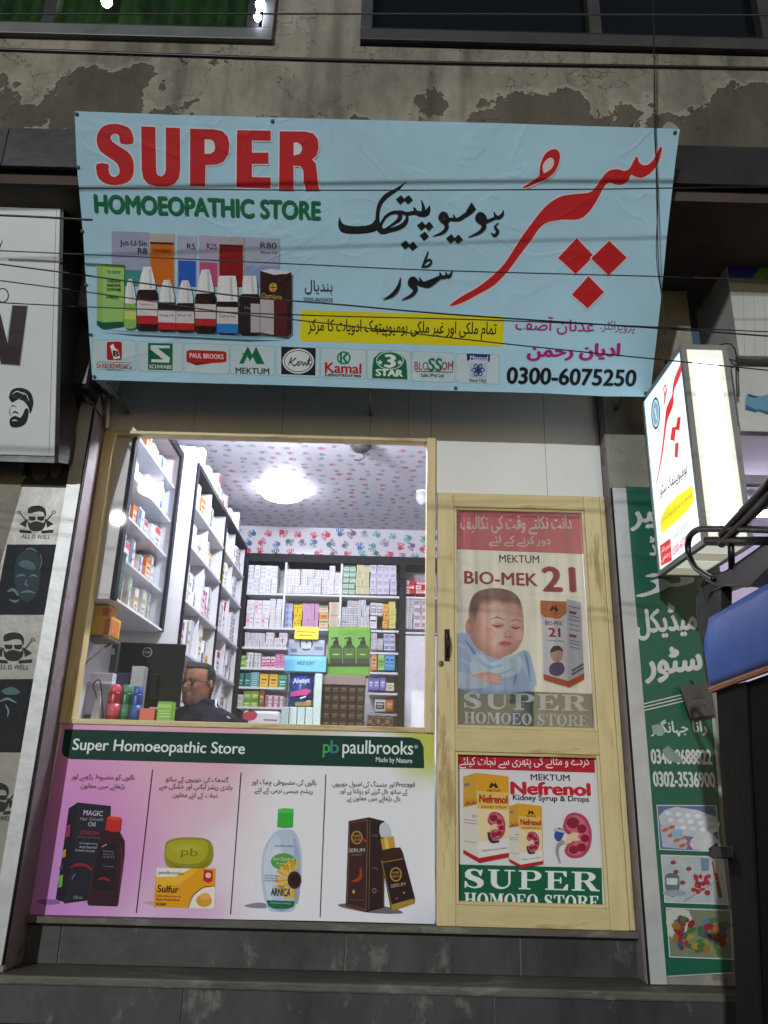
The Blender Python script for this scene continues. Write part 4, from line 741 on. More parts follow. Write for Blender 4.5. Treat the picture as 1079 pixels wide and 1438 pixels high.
P.ring(830, 768, 28, 34, 6, '#b08a3c'); P.text('HAIR', 814, 766, 846, 764, 12, '#b08a3c', bold=.02); P.text('GROW', 814, 784, 848, 782, 12, '#b08a3c', bold=.02); P.text('SERUM', 806, 832, 874, 820, 16, '#a9988c', bold=.02); P.ell(868, 855, 4, 5, '#c79b3c'); P.stroke([(826, 885, 6), (840, 878, 10)], '#a03a22')
P.build('printed_product', PO)
# ================================================================ door posters
UPn = wallp(-.0015)                    # film behind the upper pane
pb = MB(); W0 = '#d6d8dc'
def film(name, x0, x1, z0, z1, Y, c, fam):
    m = MB(); m.box(x0, x1, Y, Y+.001, z0, z1, ink(c, fam)); return m.build(name)
D1 = film('door_poster', gx0+.018, gx1-.016, gz0+.018, gz1-.018, -.0014, '#e6e4d4', 'sheer'); tag(D1, 'sheer door poster with a sleeping baby and red heading behind the upper door glass', 'poster')
P = Print(UPn, 'sheer'); P.zoom(600, 680, 3.785)
P.poly([(135, 122), (828, 152), (834, 372), (139, 345)], '#c42c50'); P.poly([(145, 1086), (880, 1114), (886, 1310), (148, 1300)], '#46605c')
P.text(urdu('دانت نکلتے وقت کی تکالیف'), 178, 268, 770, 266, 100, '#ece4e2', bold=.02); P.text(urdu('دور کرنے کے لئے'), 330, 328, 655, 336, 58, '#ece4e2', bold=.012)
P.text('MEKTUM', 384, 416, 596, 420, 40, '#2c2f3a', bold=.015); P.text('BIO-MEK', 200, 528, 586, 542, 66, '#a81f38', bold=.03); P.text('21', 620, 568, 786, 572, 128, '#a81f38', bold=.04)
serif(P, 'SUPER', 190, 1190, 846, 1206, 84, '#e6ecea'); serif(P, 'HOMOEO STORE', 196, 1270, 852, 1288, 60, '#e6ecea', gap=.08)
# the baby
P.lift = True
P.poly([(143, 815), (240, 800), (330, 850), (420, 930), (520, 880), (560, 960), (545, 1100), (145, 1085)], '#8296ba', 3)
for a in ([(160, 850, 10), (220, 880, 22), (250, 960, 10)], [(450, 960, 8), (510, 950, 26), (540, 1040, 10)], [(180, 930, 8), (230, 960, 20), (300, 1000, 8)]): P.stroke(a, '#9fb0cc')
for a in ([(200, 830, 6), (250, 900, 14), (270, 960, 6)], [(430, 930, 6), (470, 1000, 14), (460, 1070, 6)], [(520, 900, 6), (535, 960, 12), (545, 1050, 6)]): P.stroke(a, '#6377a0')
fo = [(225, 770), (222, 650), (260, 580), (340, 553), (430, 565), (490, 620), (512, 720), (505, 830), (450, 900), (370, 930), (290, 890), (240, 840)]
P.poly(fo, '#a97c6c', 3)
for k, c in enumerate(('#b08474', '#b78c7c', '#bf9586', '#c69d8e', '#cda596', '#d3ad9e')): P.poly([(392+(x-392)*(.95-.09*k), 765+(y-765)*(.95-.09*k)) for x, y in fo], c, 3)
hair = [(222, 735), (222, 650), (260, 580), (340, 553), (430, 565), (490, 620), (510, 700), (478, 662), (440, 645), (400, 650), (372, 632), (330, 648), (290, 655), (262, 700), (250, 760)]
for k, c in enumerate(('#b9907f', '#a98273', '#977466', '#86675c', '#786057')): P.poly([(370+(x-370)*(1-.02*k), 560+(y-560)*(1-.1*k)) for x, y in hair], c, 3)
P.soft(222, 758, 20, 42, '#a3705f', '#c4968a', 5); P.soft(320, 800, 46, 40, '#c39788', '#cf9f92', 6); P.soft(478, 800, 28, 34, '#c79b8c', '#d6a598', 6); P.soft(400, 690, 60, 30, '#cfa798', '#dcbaac', 6)
P.soft(375, 752, 36, 18, '#bd9082', '#a87b6e', 5); P.soft(470, 760, 30, 16, '#bd9082', '#a87b6e', 5)
P.stroke([(342, 750, 3), (372, 758, 9), (404, 750, 3)], '#4a332f'); P.stroke([(446, 760, 3), (470, 768, 8), (496, 760, 3)], '#4a332f'); P.stroke([(335, 722, 3), (372, 708, 9), (408, 724, 3)], '#8f6d62'); P.stroke([(440, 730, 3), (472, 720, 8), (500, 734, 3)], '#8f6d62')
P.soft(428, 800, 24, 22, '#c08f80', '#d6ab9c', 6); P.ell(418, 814, 5, 4, '#8a5a50'); P.ell(440, 814, 5, 4, '#8a5a50')
P.soft(412, 848, 36, 16, '#b67a74', '#a8545c', 5); P.stroke([(382, 848, 2), (412, 846, 4), (444, 850, 2)], '#7d3a42')
P.poly([(250, 905), (300, 915), (350, 950), (440, 905), (500, 930), (480, 1010), (330, 1040), (230, 1000)], '#aebfd8', 3)
for a in ([(270, 930, 8), (330, 975, 18), (400, 960, 8)], [(300, 1000, 6), (380, 1010, 14), (460, 980, 6)]): P.stroke(a, '#8ea2c4')
P.poly([(210, 1030), (300, 1000), (370, 1010), (400, 1040), (340, 1068), (240, 1064)], '#b98e80', 3); P.soft(300, 1034, 70, 22, '#bf9586', '#d3ad9e', 6)
for k in range(4): P.stroke([(350+k*3, 1018+k*10, 6), (385, 1020+k*11, 10), (402-k*3, 1030+k*9, 4)], '#cba294' if k % 2 else '#b98e80')
P.poly([(150, 1000), (230, 1020), (330, 1060), (300, 1085), (150, 1080)], '#a5b4cc', 3)
P.lift = False
# the carton
P.poly([(600, 620), (738, 625), (745, 1080), (618, 1035)], '#cfd2d8'); P.poly([(738, 610), (815, 630), (832, 1040), (745, 1080)], '#b9bcc8'); P.poly([(600, 620), (738, 626), (738, 690), (700, 718), (620, 708), (600, 690)], '#d07a3c'); P.poly([(614, 1010), (748, 1048), (832, 1004), (832, 1040), (755, 1082), (618, 1040)], '#c2552c')
P.poly([(646, 676), (664, 645), (672, 660), (680, 646), (696, 678), (680, 678), (671, 664), (660, 677)], '#3c2420'); P.text('MEKTUM', 650, 694, 694, 696, 10, '#3c2420', res=2); P.text('BIO-MEK', 626, 750, 718, 754, 22, '#7a3a3a', bold=.02); P.text('21', 646, 812, 704, 814, 46, '#a81f38', bold=.04); P.text('Teething Tablets', 632, 840, 726, 844, 14, '#3a3a46', res=2)
P.poly([(650, 900), (665, 868), (700, 864), (720, 890), (714, 930), (690, 950), (662, 935)], '#c59c8c', 3); P.poly([(650, 898), (665, 866), (700, 862), (720, 890), (690, 885)], '#4d3a3a', 3); P.poly([(645, 990), (660, 955), (710, 950), (728, 990), (700, 1020), (660, 1015)], '#5a4a70', 3)
for y in (650, 700, 720, 745, 770, 830, 845, 865): P.line(752, y, 808, y+14, 4, '#6a6a80')
for y in (682, 805): P.line(752, y, 790, y+8, 14, '#8a3a5a')
for y in (985, 1005): P.line(765, y+10, 828, y-28, 12, '#6d6480')
P.build('print', D1)
D2 = film('door_poster', hz0 and gx0+.022, gx1-.014, hz0+.016, hz1-.016, -.004+.004, '#d6d6da', 'paper'); D2.location.y = .0032
tag(D2, 'white door poster for kidney syrup with green store band, stuck inside the lower door panel', 'poster')
LPn = wallp(.0026); P = Print(LPn, 'paper'); P.zoom(600, 1020, 3.5967)
P.poly([(148, 126), (845, 151), (848, 235), (150, 213)], '#b01c2e'); P.text(urdu('گردے و مثانے کی پتھری سے نجات کیلئے'), 160, 212, 822, 212, 64, '#eadfdf', bold=.012)
P.text('MEKTUM', 524, 272, 720, 276, 31, '#26262c', bold=.015); P.text('Nefrenol', 426, 342, 822, 350, 62, '#c01a2c', bold=.05, res=5); P.text('Kidney Syrup & Drops', 434, 380, 818, 390, 36, '#26262c', bold=.025)
P.poly([(154, 697), (880, 715), (886, 914), (157, 898)], '#0b5c3d'); serif(P, 'SUPER', 184, 815, 864, 832, 96, '#dfe6e2'); serif(P, 'HOMOEO STORE', 188, 905, 866, 922, 66, '#dfe6e2', gap=.08)
def kidney(cx, cy, s, big=False):
    g = lambda pts: [(cx+x*s, cy+y*s) for x, y in pts]
    P.poly(g([(-38, -70), (-20, -100), (20, -110), (70, -85), (98, -20), (92, 60), (55, 110), (0, 118), (-35, 95), (-30, 60), (-5, 40), (-2, 10), (-25, -5), (-45, -30)]), '#b0405a', 3); P.poly(g([(-25, -68), (-8, -90), (22, -96), (60, -72), (84, -18), (78, 55), (48, 98), (5, 105), (-20, 88), (-14, 66), (10, 45), (14, 8), (-10, -15), (-32, -36)]), '#c9647c', 3)
    for x, y, r in ((5, -58, 32), (50, -28, 24), (66, 20, 22), (48, 66, 24), (8, 78, 24)): P.ell(cx+x*s, cy+y*s, r*s, r*.9*s, '#8a1c34')
    P.poly(g([(-30, 20), (0, -8), (35, -4), (28, 14), (42, 30), (10, 32), (-10, 44), (-36, 50)]), '#d9c29a', 3)
kidney(730, 545, 1.0)
P.poly([(650, 520), (668, 512), (690, 530), (676, 570), (655, 578), (640, 555)], '#2f4a9a', 3); P.stroke([(640, 520, 14), (665, 525, 14), (695, 535, 10)], '#bfb9b0'); P.stroke([(690, 580, 20), (660, 600, 18), (655, 640, 14), (670, 690, 8)], '#9a8f92')
for ox, oy, s in ((182, 234, 1.0), (412, 388, .72)):
    g = lambda pts: [(ox+x*s, oy+y*s) for x, y in pts]
    P.poly(g([(0, 20), (65, 0), (82, 455), (0, 402)]), '#d3cfc4'); P.poly(g([(0, 20), (65, 0), (68, 160), (0, 175)]), '#c79a35'); P.poly(g([(65, 0), (226, 18), (238, 425), (80, 455)]), '#e0cfa0'); P.poly(g([(65, 0), (226, 18), (228, 100), (68, 90)]), '#d69c22'); P.poly(g([(68, 90), (228, 100), (230, 190), (71, 180)]), '#dbb45a'); P.poly(g([(76, 350), (236, 330), (237, 400), (78, 430)]), '#dcdad6')
    P.poly(g([(0, 388), (80, 430), (238, 402), (238, 424), (82, 455), (0, 408)]), '#b01c2a'); P.poly(g([(128, 76), (142, 46), (152, 60), (162, 48), (178, 78), (162, 78), (152, 66), (142, 77)]), '#2a221c')
    t = lambda w_, x0, y0, x1, y1, h, c, b_=.0: P.text(w_, ox+x0*s, oy+y0*s, ox+x1*s, oy+y1*s, h*s, c, bold=b_, res=2)
    t('MEKTUM', 120, 95, 186, 98, 11, '#2a221c', .02); t('Nefrenol', 82, 150, 222, 156, 40, '#a8141e', .05); t('KIDNEY SYRUP', 92, 178, 215, 180, 11, '#5a3a1c', .01); t(urdu('نیفرینول'), 5, 168, 68, 164, 36, '#a8141e', .02); t('Calculus in the Kidney', 92, 400, 222, 384, 11, '#3a3a40'); t('120 ml', 44, 224, 66, 222, 10, '#7a2020')
    for y in (235, 250, 345): P.line(ox+4*s, oy+y*s, ox+64*s, oy+(y+8)*s, 2*s, '#8a8272')
    P.line(ox+4*s, oy+62*s, ox+28*s, oy+58*s, 12*s, '#7a6aa0')
    kidney(ox+150*s, oy+265*s, .62*s); P.stroke([(ox+125*s, oy+300*s, 10*s), (ox+140*s, oy+345*s, 16*s), (ox+180*s, oy+345*s, 10*s)], '#3a2430')
P.build('print', D2)
# ================================================================ inside the shop
def at3(px, py, Y): return PY(px, py, Y)
# --- lamps
def lamp(px, py, r, es, label, drop=0):
    d = ray(px, py); c = CAM+d*((zC-.012-CAM.z)/d.z)
    e = empty('ceiling_lamp', (c.x, c.y, zC), label, 'lamp')
    m = MB(); m.lathe((c.x, c.y, zC-.001), [(r*.7, 0), (r*.7, -.02), (r*.55, -.03)], M('lamp_white_plastic', '#e8e8e8', rough=.4), 20); m.build('lamp_base', e)
    if drop: m = MB(); m.tube([(c.x, c.y, zC-.025), (c.x, c.y, zC-.03-drop)], .008, BLACKM, 8); m.build('lamp_rod', e)
    prof = [(r*.9, .002), (r, -.01), (r*.95, -.035), (r*.7, -.055), (r*.3, -.065), (.001, -.067)] if not drop else [(r*.5, 0), (r, -.04), (r*1.05, -.09), (r*.8, -.14), (r*.4, -.17), (.001, -.18)]
    m = MB(); m.lathe((c.x, c.y, zC-.03-drop), prof, M('lamp_glow_%d' % es, '#ffffff', emit='#f2f5ff', es=es), 28); m.build('lamp_globe', e)
    return c
lamp(398, 688, .17, 26, 'glowing flat round lamp on the patterned shop ceiling')
lamp(400, 545, .075, 500, 'second glowing lamp near the window whose glare shows in the cabinet glass', .1)
d = ray(593, 690); c = CAM+d*((zC-CAM.z)/d.z); e = empty('ceiling_dome', (c.x, c.y, zC), 'small unlit white dome fixed to the patterned ceiling by the window frame', 'dome')
m = MB(); m.lathe((c.x, c.y, zC), [(.05, 0), (.05, -.02)], M('lamp_white_plastic', '#e8e8e8'), 18); m.build('dome_base', e); m = MB(); m.lathe((c.x, c.y, zC-.02), [(.045, 0), (.05, -.03), (.045, -.06), (.028, -.09), (.001, -.1)], M('dome_plastic', '#dcdce2', rough=.2), 18); m.build('dome_cover', e)
d = ray(507, 622); c = CAM+d*((zC-CAM.z)/d.z); e = empty('ceiling_rose', (c.x, c.y, zC), 'dark ceiling rose with a loose wire hanging from the patterned ceiling', 'ceiling rose')
m = MB(); m.lathe((c.x, c.y, zC), [(.075, 0), (.075, -.03), (.05, -.06), (.02, -.07)], M('dark_rose_plastic', '#2e2c30', rough=.5), 18); m.build('rose_body', e); m = MB(); m.tube([(c.x+.01, c.y, zC-.06), (c.x+.03, c.y, zC-.11), (c.x-.01, c.y, zC-.13), (c.x-.04, c.y, zC-.125)], .004, BLACKM, 6); m.build('loose_wire', e)
# --- carton prototypes
CP = {}
def carton_mesh(kind_, c, c2, c3):
    k = (kind_, c, c2, c3)
    if k in CP: return CP[k]
    b = MB(); A = M('card_'+c[1:], c, rough=.65, var=.06, spec=.2); A2 = M('card_'+c2[1:], c2, rough=.65, var=.06, spec=.2); A3 = M('card_'+c3[1:], c3, rough=.65, var=.06, spec=.2)
    b.box(-.5, .5, -.5, .5, 0, 1, A)
    f = lambda x0, x1, z0, z1, m, y=-.506: b.add([(x0, y, z0), (x1, y, z0), (x1, y, z1), (x0, y, z1)], [(0, 1, 2, 3)], m)
    if kind_ == 0: f(-.4, .4, .55, .7, A2); f(-.3, .3, .35, .42, A3); f(-.25, .2, .22, .28, A3)
    if kind_ == 1: f(-.48, .48, .72, .97, A2); f(-.35, .35, .45, .56, A3); f(-.3, .25, .28, .34, A3); f(-.48, .48, .03, .1, A2)
    if kind_ == 2:
        for i in range(2):
            for j in range(3): f(-.42+i*.46, -.06+i*.46, .08+j*.31, .3+j*.31, A2); f(-.36+i*.46, -.16+i*.46, .14+j*.31, .22+j*.31, A3, -.512)
    if kind_ == 3: f(-.4, .4, .2, .8, A2); f(-.3, .3, .55, .68, A3, -.512); f(-.3, .2, .35, .42, A3, -.512)
    if kind_ == 4: f(-.48, .0, .05, .95, A2); f(.08, .42, .6, .72, A3); f(.08, .4, .35, .42, A3); f(-.4, -.08, .4, .6, A3, -.512)
    if kind_ == 5:
        for j in range(4): f(-.46, .46, .04+j*.245, .07+j*.245, A2); f(-.3, .3, .13+j*.245, .19+j*.245, A3)
    me = bpy.data.meshes.new('carton'); me.from_pydata([tuple(v) for v in b.v], [], b.f)
    for mm in b.mats: me.materials.append(mm)
    for i, p in enumerate(me.polygons): p.material_index = b.m[i]
    CP[k] = me; return me
def carton(x, y, z, w_, d_, h, sty, label, group, rot=0, name='medicine_carton'):
    o = bpy.data.objects.new(name, carton_mesh(*sty)); col.objects.link(o); o.location = (x, y, z); o.scale = (w_, d_, h); o.rotation_euler.z = rot
    return tag(o, label, 'carton', group)
YS = 2.92
def fill(x0, x1, yt, yb, nx, ny, styles, label, group, Y=None, dep=.14, jit=.012):
    Y = YS if Y is None else Y
    ym = (yt+yb)/2; xm = (x0+x1)/2
    X0 = PY(x0, ym, Y).x; X1 = PY(x1, ym, Y).x; Z1 = PY(xm, yt, Y).z; Z0 = PY(xm, yb, Y).z; w_ = (X1-X0)/nx; h = (Z1-Z0)/ny
    for i in range(nx):
        for j in range(ny):
            if j == ny-1 and ny > 2 and random.random() < .1: continue
            s = styles[(i*7+j*3+int(x0)) % len(styles)] if len(styles) > 1 else styles[0]
            carton(X0+w_*(i+.5), Y+dep/2+random.uniform(0, jit), Z0+h*j, w_*random.uniform(.93, .985), dep, h*(.985 if j < ny-1 else random.uniform(.93, .985)), s, label, group, random.uniform(-.06, .06))
# --- the shelf against the back wall
NAVY = M('navy_shelf_edge', '#0b0e18', rough=.6, var=.1, spec=.2); SHW = M('white_shelf_board', '#d6d6dc', rough=.45, var=.05)
SH = empty('back_shelf', (-.4, YS, zF), 'tall white medicine shelf with dark edges along the back wall', 'shelf')
zq = lambda y, x=455: PY(x, y, YS).z
xl, xr, xe = PY(341, 900, YS).x, PY(560, 900, YS).x, .62
m = MB(); m.box(xl-.06, xe, YS-.02, IYB-.002, zq(791), zq(780), NAVY); m.build('header', SH)
for a, b_ in ((xl-.045, xl), (xr, xr+.055)):
    m = MB(); m.box(a, b_, YS-.018, IYB-.004, zF, zq(791)-.001, NAVY); m.build('post', SH)
boards = [(835, xl, xe), (883, xl, xr), (884.5, xr+.056, xe), (911, xl, PY(404, 911, YS).x), (914, PY(520, 911, YS).x, xr), (940, xl, PY(404, 911, YS).x), (942, PY(520, 911, YS).x, xr), (967, xl, PY(404, 911, YS).x), (971, PY(520, 911, YS).x, xr), (995, xl, PY(404, 911, YS).x), (1000, PY(520, 911, YS).x, xr)]
for y, a, b_ in boards:
    m = MB(); m.box(a+.001, b_-.001, YS-.01, IYB-.006, zq(y)-.018, zq(y), SHW); m.build('shelf_board', SH, bevel=.002)
for px, y0, y1 in ((400, 791, 883), (479, 791, 883)):
    m = MB(); a = PY(px, 830, YS).x; m.box(a-.009, a+.009, YS-.008, IYB-.008, zq(y1)+.001, zq(y0)-.001, SHW); m.build('divider', SH)
m = MB(); m.box(xl, xe, IYB-.012, IYB-.003, zF, zq(791), M('shelf_back_panel', '#b9b9c2', rough=.5)); m.build('back_panel', SH)
m = MB(); m.box(xr+.06, xe, YS, YS+.02, zF, zq(886)-.02, M('white_cupboard_door', '#dcdce4', rough=.4)); m.build('cupboard_door', SH)
W, g1 = '#dedde2', '#a9a8b4'
fill(348, 390, 793, 832, 5, 2, [(0, W, '#c3c6d6', g1), (2, W, '#c9cbd8', g1)], 'small white carton stacked at the dark end post on the top back shelf', 'plain white cartons on the top back shelf')
fill(402, 462, 799, 833, 6, 3, [(2, W, '#cfcfda', '#8d8da0')], 'white patterned carton stacked in the middle bay of the top back shelf', 'patterned white cartons on the top back shelf'); fill(462, 478, 794, 834, 2, 4, [(0, W, '#d0c9c6', g1)], 'tall white carton beside the divider on the top back shelf', 'tall white cartons by the divider')
fill(482, 499, 794, 834, 2, 5, [(1, '#cfe0d4', '#3c7a5a', '#4d8a6a')], 'white and green carton stacked on the top back shelf', 'green and white cartons'); fill(500, 519, 793, 834, 2, 4, [(5, '#d9d6b4', '#a8a06a', '#8d8a6a')], 'pale yellow carton stacked on the top back shelf', 'pale yellow cartons'); fill(520, 557, 793, 834, 4, 4, [(3, '#d6d4e0', '#c3c0d4', '#9a97b0')], 'pale lavender carton stacked on the top back shelf', 'lavender cartons')
fill(567, 600, 815, 834, 2, 3, [(3, '#b8202c', '#e2dcdc', '#b8202c'), (4, '#b8202c', '#e2dcdc', '#b8202c')], 'red and white carton in the narrow bay by the window frame', 'red cartons in the narrow bay')
fill(346, 378, 842, 881, 3, 2, [(4, W, '#dcb9c4', '#b0909a'), (0, W, '#d8c0ca', g1)], 'white and pink carton at the dark end post on the second back shelf', 'white and pink cartons'); fill(379, 395, 840, 881, 2, 3, [(2, W, '#d8d3d3', g1)], 'white speckled carton left of the lavender ones on the second back shelf', 'speckled white cartons')
fill(400, 411, 847, 882, 1, 4, [(4, '#b7bcd6', '#8790b8', '#5a6390')], 'lavender blue carton standing beside yellow ones', 'lavender blue cartons'); fill(412, 424, 848, 882, 2, 3, [(3, '#d9b71e', '#e2c640', '#8a6a10')], 'bright yellow carton on the second back shelf', 'bright yellow cartons'); fill(425, 447, 847, 882, 4, 3, [(5, '#d6aecb', '#b878a8', '#a0608e')], 'pink carton stacked on the second back shelf', 'pink cartons')
fill(448, 461, 850, 882, 1, 3, [(1, '#e3cdb8', '#6da04a', '#d07a3a'), (3, '#e0b48c', '#d68a4a', '#7a4a1a')], 'green and orange carton on the second back shelf', 'orange and green cartons'); fill(462, 476, 845, 882, 1, 6, [(5, '#dcd3c6', '#c98a5a', '#a07a5a')], 'flat cream and orange carton in a stack on the second back shelf', 'flat cream cartons')
fill(480, 503, 843, 882, 3, 4, [(2, '#e2e2e4', '#77777f', '#b4b4bc')], 'white carton with grey blocks on the second back shelf', 'grey blocked cartons'); fill(503, 519, 842, 882, 3, 5, [(5, W, '#8d8d98', '#6a6a76')], 'slim white carton with dark lines on the second back shelf', 'slim lined cartons'); fill(520, 538, 846, 864, 2, 1, [(3, '#d4d2d6', '#8a8890', '#e8e8e8')], 'grey white carton lying over others on the second back shelf', 'grey white cartons'); fill(520, 530, 865, 882, 1, 1, [(0, W, '#55545c', g1)], 'white carton with a dark band at the foot of the second back shelf', 'dark banded cartons'); fill(538, 546, 848, 882, 1, 3, [(3, '#d8963a', '#e0b060', '#8a5a1a')], 'orange carton near the dark post on the second back shelf', 'orange cartons by the post'); fill(546, 556, 844, 882, 1, 4, [(1, '#d9d28a', '#c9c06a', '#8a8a4a')], 'pale lemon carton against the dark post', 'lemon cartons')
fill(566, 580, 840, 883, 1, 4, [(2, '#d6d4d6', '#a9a6ac', '#8a8890')], 'grey white carton in the lower narrow bay', 'grey cartons in the narrow bay'); fill(581, 602, 841, 883, 2, 4, [(3, '#d9d0d3', '#b9a0a8', '#8a7a80')], 'pinkish white carton in the lower narrow bay', 'pinkish cartons in the narrow bay')
fill(344, 372, 888, 910, 4, 2, [(5, '#d3cfd2', '#b4a8ac', '#8d8488')], 'grey pink carton on the third back shelf', 'grey pink cartons'); fill(373, 403, 888, 910, 5, 3, [(0, '#d6d2d6', '#c3aab2', '#96868e')], 'small pinkish carton on the third back shelf', 'small pinkish cartons')
fill(522, 538, 889, 912, 2, 3, [(2, '#dedee0', '#96969e', '#c4c4cc')], 'small white carton beside the green gift box', 'small white cartons'); fill(539, 555, 890, 913, 2, 3, [(3, '#c9cad6', '#9498b0', '#6d7290')], 'blue grey carton on the third back shelf', 'blue grey cartons')
fill(338, 344, 920, 939, 1, 2, [(1, '#7fa84a', '#a9c87a', '#4a6a2a')], 'grass green carton against the dark end post', 'grass green cartons'); fill(345, 366, 916, 939, 4, 2, [(4, W, '#8aa87a', g1)], 'white and green carton on the fourth back shelf', 'white and green cartons'); fill(367, 386, 921, 939, 3, 1, [(3, '#e2c9d4', '#b02a62', '#e8e0e4')], 'white and magenta carton on the fourth back shelf', 'magenta cartons'); fill(387, 399, 918, 939, 2, 2, [(1, '#dc9cc0', '#c8649c', '#a04a7a')], 'rose pink carton on the fourth back shelf', 'rose cartons')
fill(521, 529, 917, 941, 1, 1, [(3, '#d98a4a', '#e0a878', '#8a4a1a')], 'tall orange carton on the fourth back shelf', 'tall orange carton'); fill(530, 540, 916, 941, 1, 1, [(1, '#86b862', '#a8d088', '#4a7a3a')], 'tall green carton on the fourth back shelf between orange and blue', 'tall green carton'); fill(541, 555, 917, 941, 2, 1, [(3, '#4a8ec2', '#6aaad6', '#1a4a7a')], 'tall blue carton at the dark post', 'tall blue cartons')
fill(335, 351, 944, 966, 2, 1, [(1, '#1f6a62', '#2a7a70', '#8ac0b4')], 'dark teal carton on the fifth back shelf', 'dark teal cartons'); fill(352, 364, 943, 966, 1, 2, [(5, '#6fa6a8', '#4a8488', '#d0e0e0')], 'light teal carton on the fifth back shelf', 'light teal cartons'); fill(365, 390, 946, 967, 2, 1, [(3, '#d9a82a', '#e4c060', '#8a5a10')], 'yellow and orange carton on the fifth back shelf', 'yellow orange cartons'); fill(391, 403, 947, 967, 1, 1, [(1, '#3a8a72', '#5aa88e', '#d0e4dc')], 'sea green carton beside the yellow ones', 'sea green carton')
fill(517, 541, 951, 969, 3, 1, [(3, '#6a6aa8', '#8a8ac8', '#d6d6e8')], 'purple blue carton on the fifth back shelf', 'purple cartons'); fill(542, 554, 958, 970, 1, 1, [(0, '#d9cfb8', '#b4a67e', '#8a7a5a')], 'cream carton by the dark post', 'cream carton')
fill(333, 341, 975, 994, 1, 2, [(0, '#c4c8c2', '#9aa09a', '#70766e')], 'grey carton on the sixth back shelf', 'grey cartons'); fill(342, 363, 970, 994, 2, 2, [(1, '#86b04a', '#6a943a', '#d4e0b8')], 'green and white carton on the sixth back shelf', 'leaf green cartons'); fill(364, 371, 969, 994, 1, 1, [(3, '#7a4a1e', '#9a6a3a', '#d0b48a')], 'slim brown carton on the sixth back shelf', 'slim brown carton'); fill(372, 398, 976, 995, 3, 1, [(4, '#dccdd2', '#b05a7a', '#8a8890')], 'white carton with plum panel on the sixth back shelf', 'plum cartons')
fill(526, 541, 982, 999, 1, 1, [(3, '#e0e0de', '#4a4642', '#e0e0de')], 'white carton with a dark square on the sixth back shelf', 'dark square carton'); fill(542, 553, 982, 999, 1, 1, [(3, '#c0602a', '#d68a4a', '#f0d0a0')], 'rust orange carton on the sixth back shelf', 'rust carton'); fill(516, 553, 1003, 1019, 6, 1, [(3, '#7a4e30', '#c4b6a4', '#5a3018'), (1, '#a0683c', '#8ab0a4', '#5a3018')], 'small brown carton on the lowest back shelf', 'small brown cartons')
# --- counter behind and things stacked on it
RCY = 1.95
zr = PY(440, 1020, RCY).z-.012
RC = empty('rear_counter', (-.4, RCY+.2, zF), 'white display counter standing behind the service counter', 'counter')
m = MB(); m.box(-1.12, .25, RCY-.04, RCY+.45, zr-.03, zr, SHW); m.build('counter_top', RC); m = MB(); m.box(-1.1, .23, RCY, RCY+.43, zF, zr-.031, INW); m.build('counter_body', RC)
def bx(px0, px1, pyt, pyb, Y, d_):
    a = PY(px0, (pyt+pyb)/2, Y); b_ = PY(px1, (pyt+pyb)/2, Y); t = PY((px0+px1)/2, pyt, Y).z; u = PY((px0+px1)/2, pyb, Y).z
    return a.x, b_.x, Y, Y+d_, u, t
def boxthing(name, dims, c, label, cat, bevel=.004, rough=.4):
    m = MB(); m.box(*dims, M('pack_'+c[1:], c, rough=rough, var=.08)); o = m.build(name, bevel=bevel); tag(o, label, cat); return o
# brown carton block: 6 x 5 small dark cartons
BG = '#1a110e'
X0, X1, _, _, Z0, Z1 = bx(441, 512, 962, 1019, RCY, .2); nX, nZ = 6, 5
for i in range(nX):
    for j in range(nZ):
        carton(X0+(X1-X0)/nX*(i+.5), RCY+.09+random.uniform(0, .008), zr+.001+(Z1-zr)/nZ*j, (X1-X0)/nX*.95, .16, (Z1-zr)/nZ*.97, (3, BG, '#2a1c17', '#6a553a'), 'small dark brown carton stacked under the green gift box', 'dark brown cartons', name='brown_carton')
dm = bx(441, 514, 948, 961, RCY, .2); o = boxthing('tray', (dm[0], dm[1], dm[2], dm[3], Z1+.002, dm[5]), '#7a6a66', 'shallow brown tray on the dark brown cartons carrying the green gift box', 'tray')
o = boxthing('tall_pack', bx(441.5, 452, 946, 995, RCY-.06, .05), '#b9cfc8', 'tall pale green pack beside the dark brown cartons', 'pack'); o.location.z = zr+.001; o.scale.z = (PY(447, 946, RCY-.06).z-zr)/o.dimensions.z if o.dimensions.z else 1
for i in range(4):
    q = bx(395+i*11.3, 405.5+i*11.3, 993, 1019, RCY-.03, .08); q = q[:4]+(zr+.001, q[5]); boxthing('mint_carton', q, '#b7cdc9', 'mint green carton in the row below the blue packet', 'carton')['group'] = 'mint green cartons'
# green gift box with three pump bottles printed on it
gd = bx(460.5, 520, 880.5, 946, RCY+.02, .14); zt0 = PY(478, 948, RCY).z
G = boxthing('gift_box', (gd[0], gd[1], gd[2], gd[3], dm[5]+.001, gd[5]), '#4c8210', 'bright green gift box picturing three dark pump bottles, stacked high on the counter', 'box')
P = Print(wallp(RCY+.02), 'paper'); P.zoom(320, 780, 3.597)
P.poly([(506, 362), (718, 362), (718, 378), (506, 378)], '#6fa02a')
for x in (547, 614, 683):
    P.poly([(x-32, 560), (x-32, 470), (x-20, 452), (x+20, 452), (x+32, 470), (x+32, 560)], '#27331c'); P.poly([(x-28, 520), (x-28, 468), (x+28, 468), (x+28, 520)], '#3a5620'); P.poly([(x-14, 452), (x-14, 432), (x+14, 432), (x+14, 452)], '#11160d'); P.poly([(x-5, 432), (x-5, 420), (x-24, 424), (x-24, 416), (x+10, 412), (x+10, 432)], '#11160d'); P.line(x-16, 500, x+16, 500, 5, '#8db06a')
P.poly([(506, 545), (718, 545), (718, 562), (506, 562)], '#1b2414'); P.text('SHAMPOO', 560, 402, 664, 402, 10, '#3f6a14', res=2); P.build('print', G)
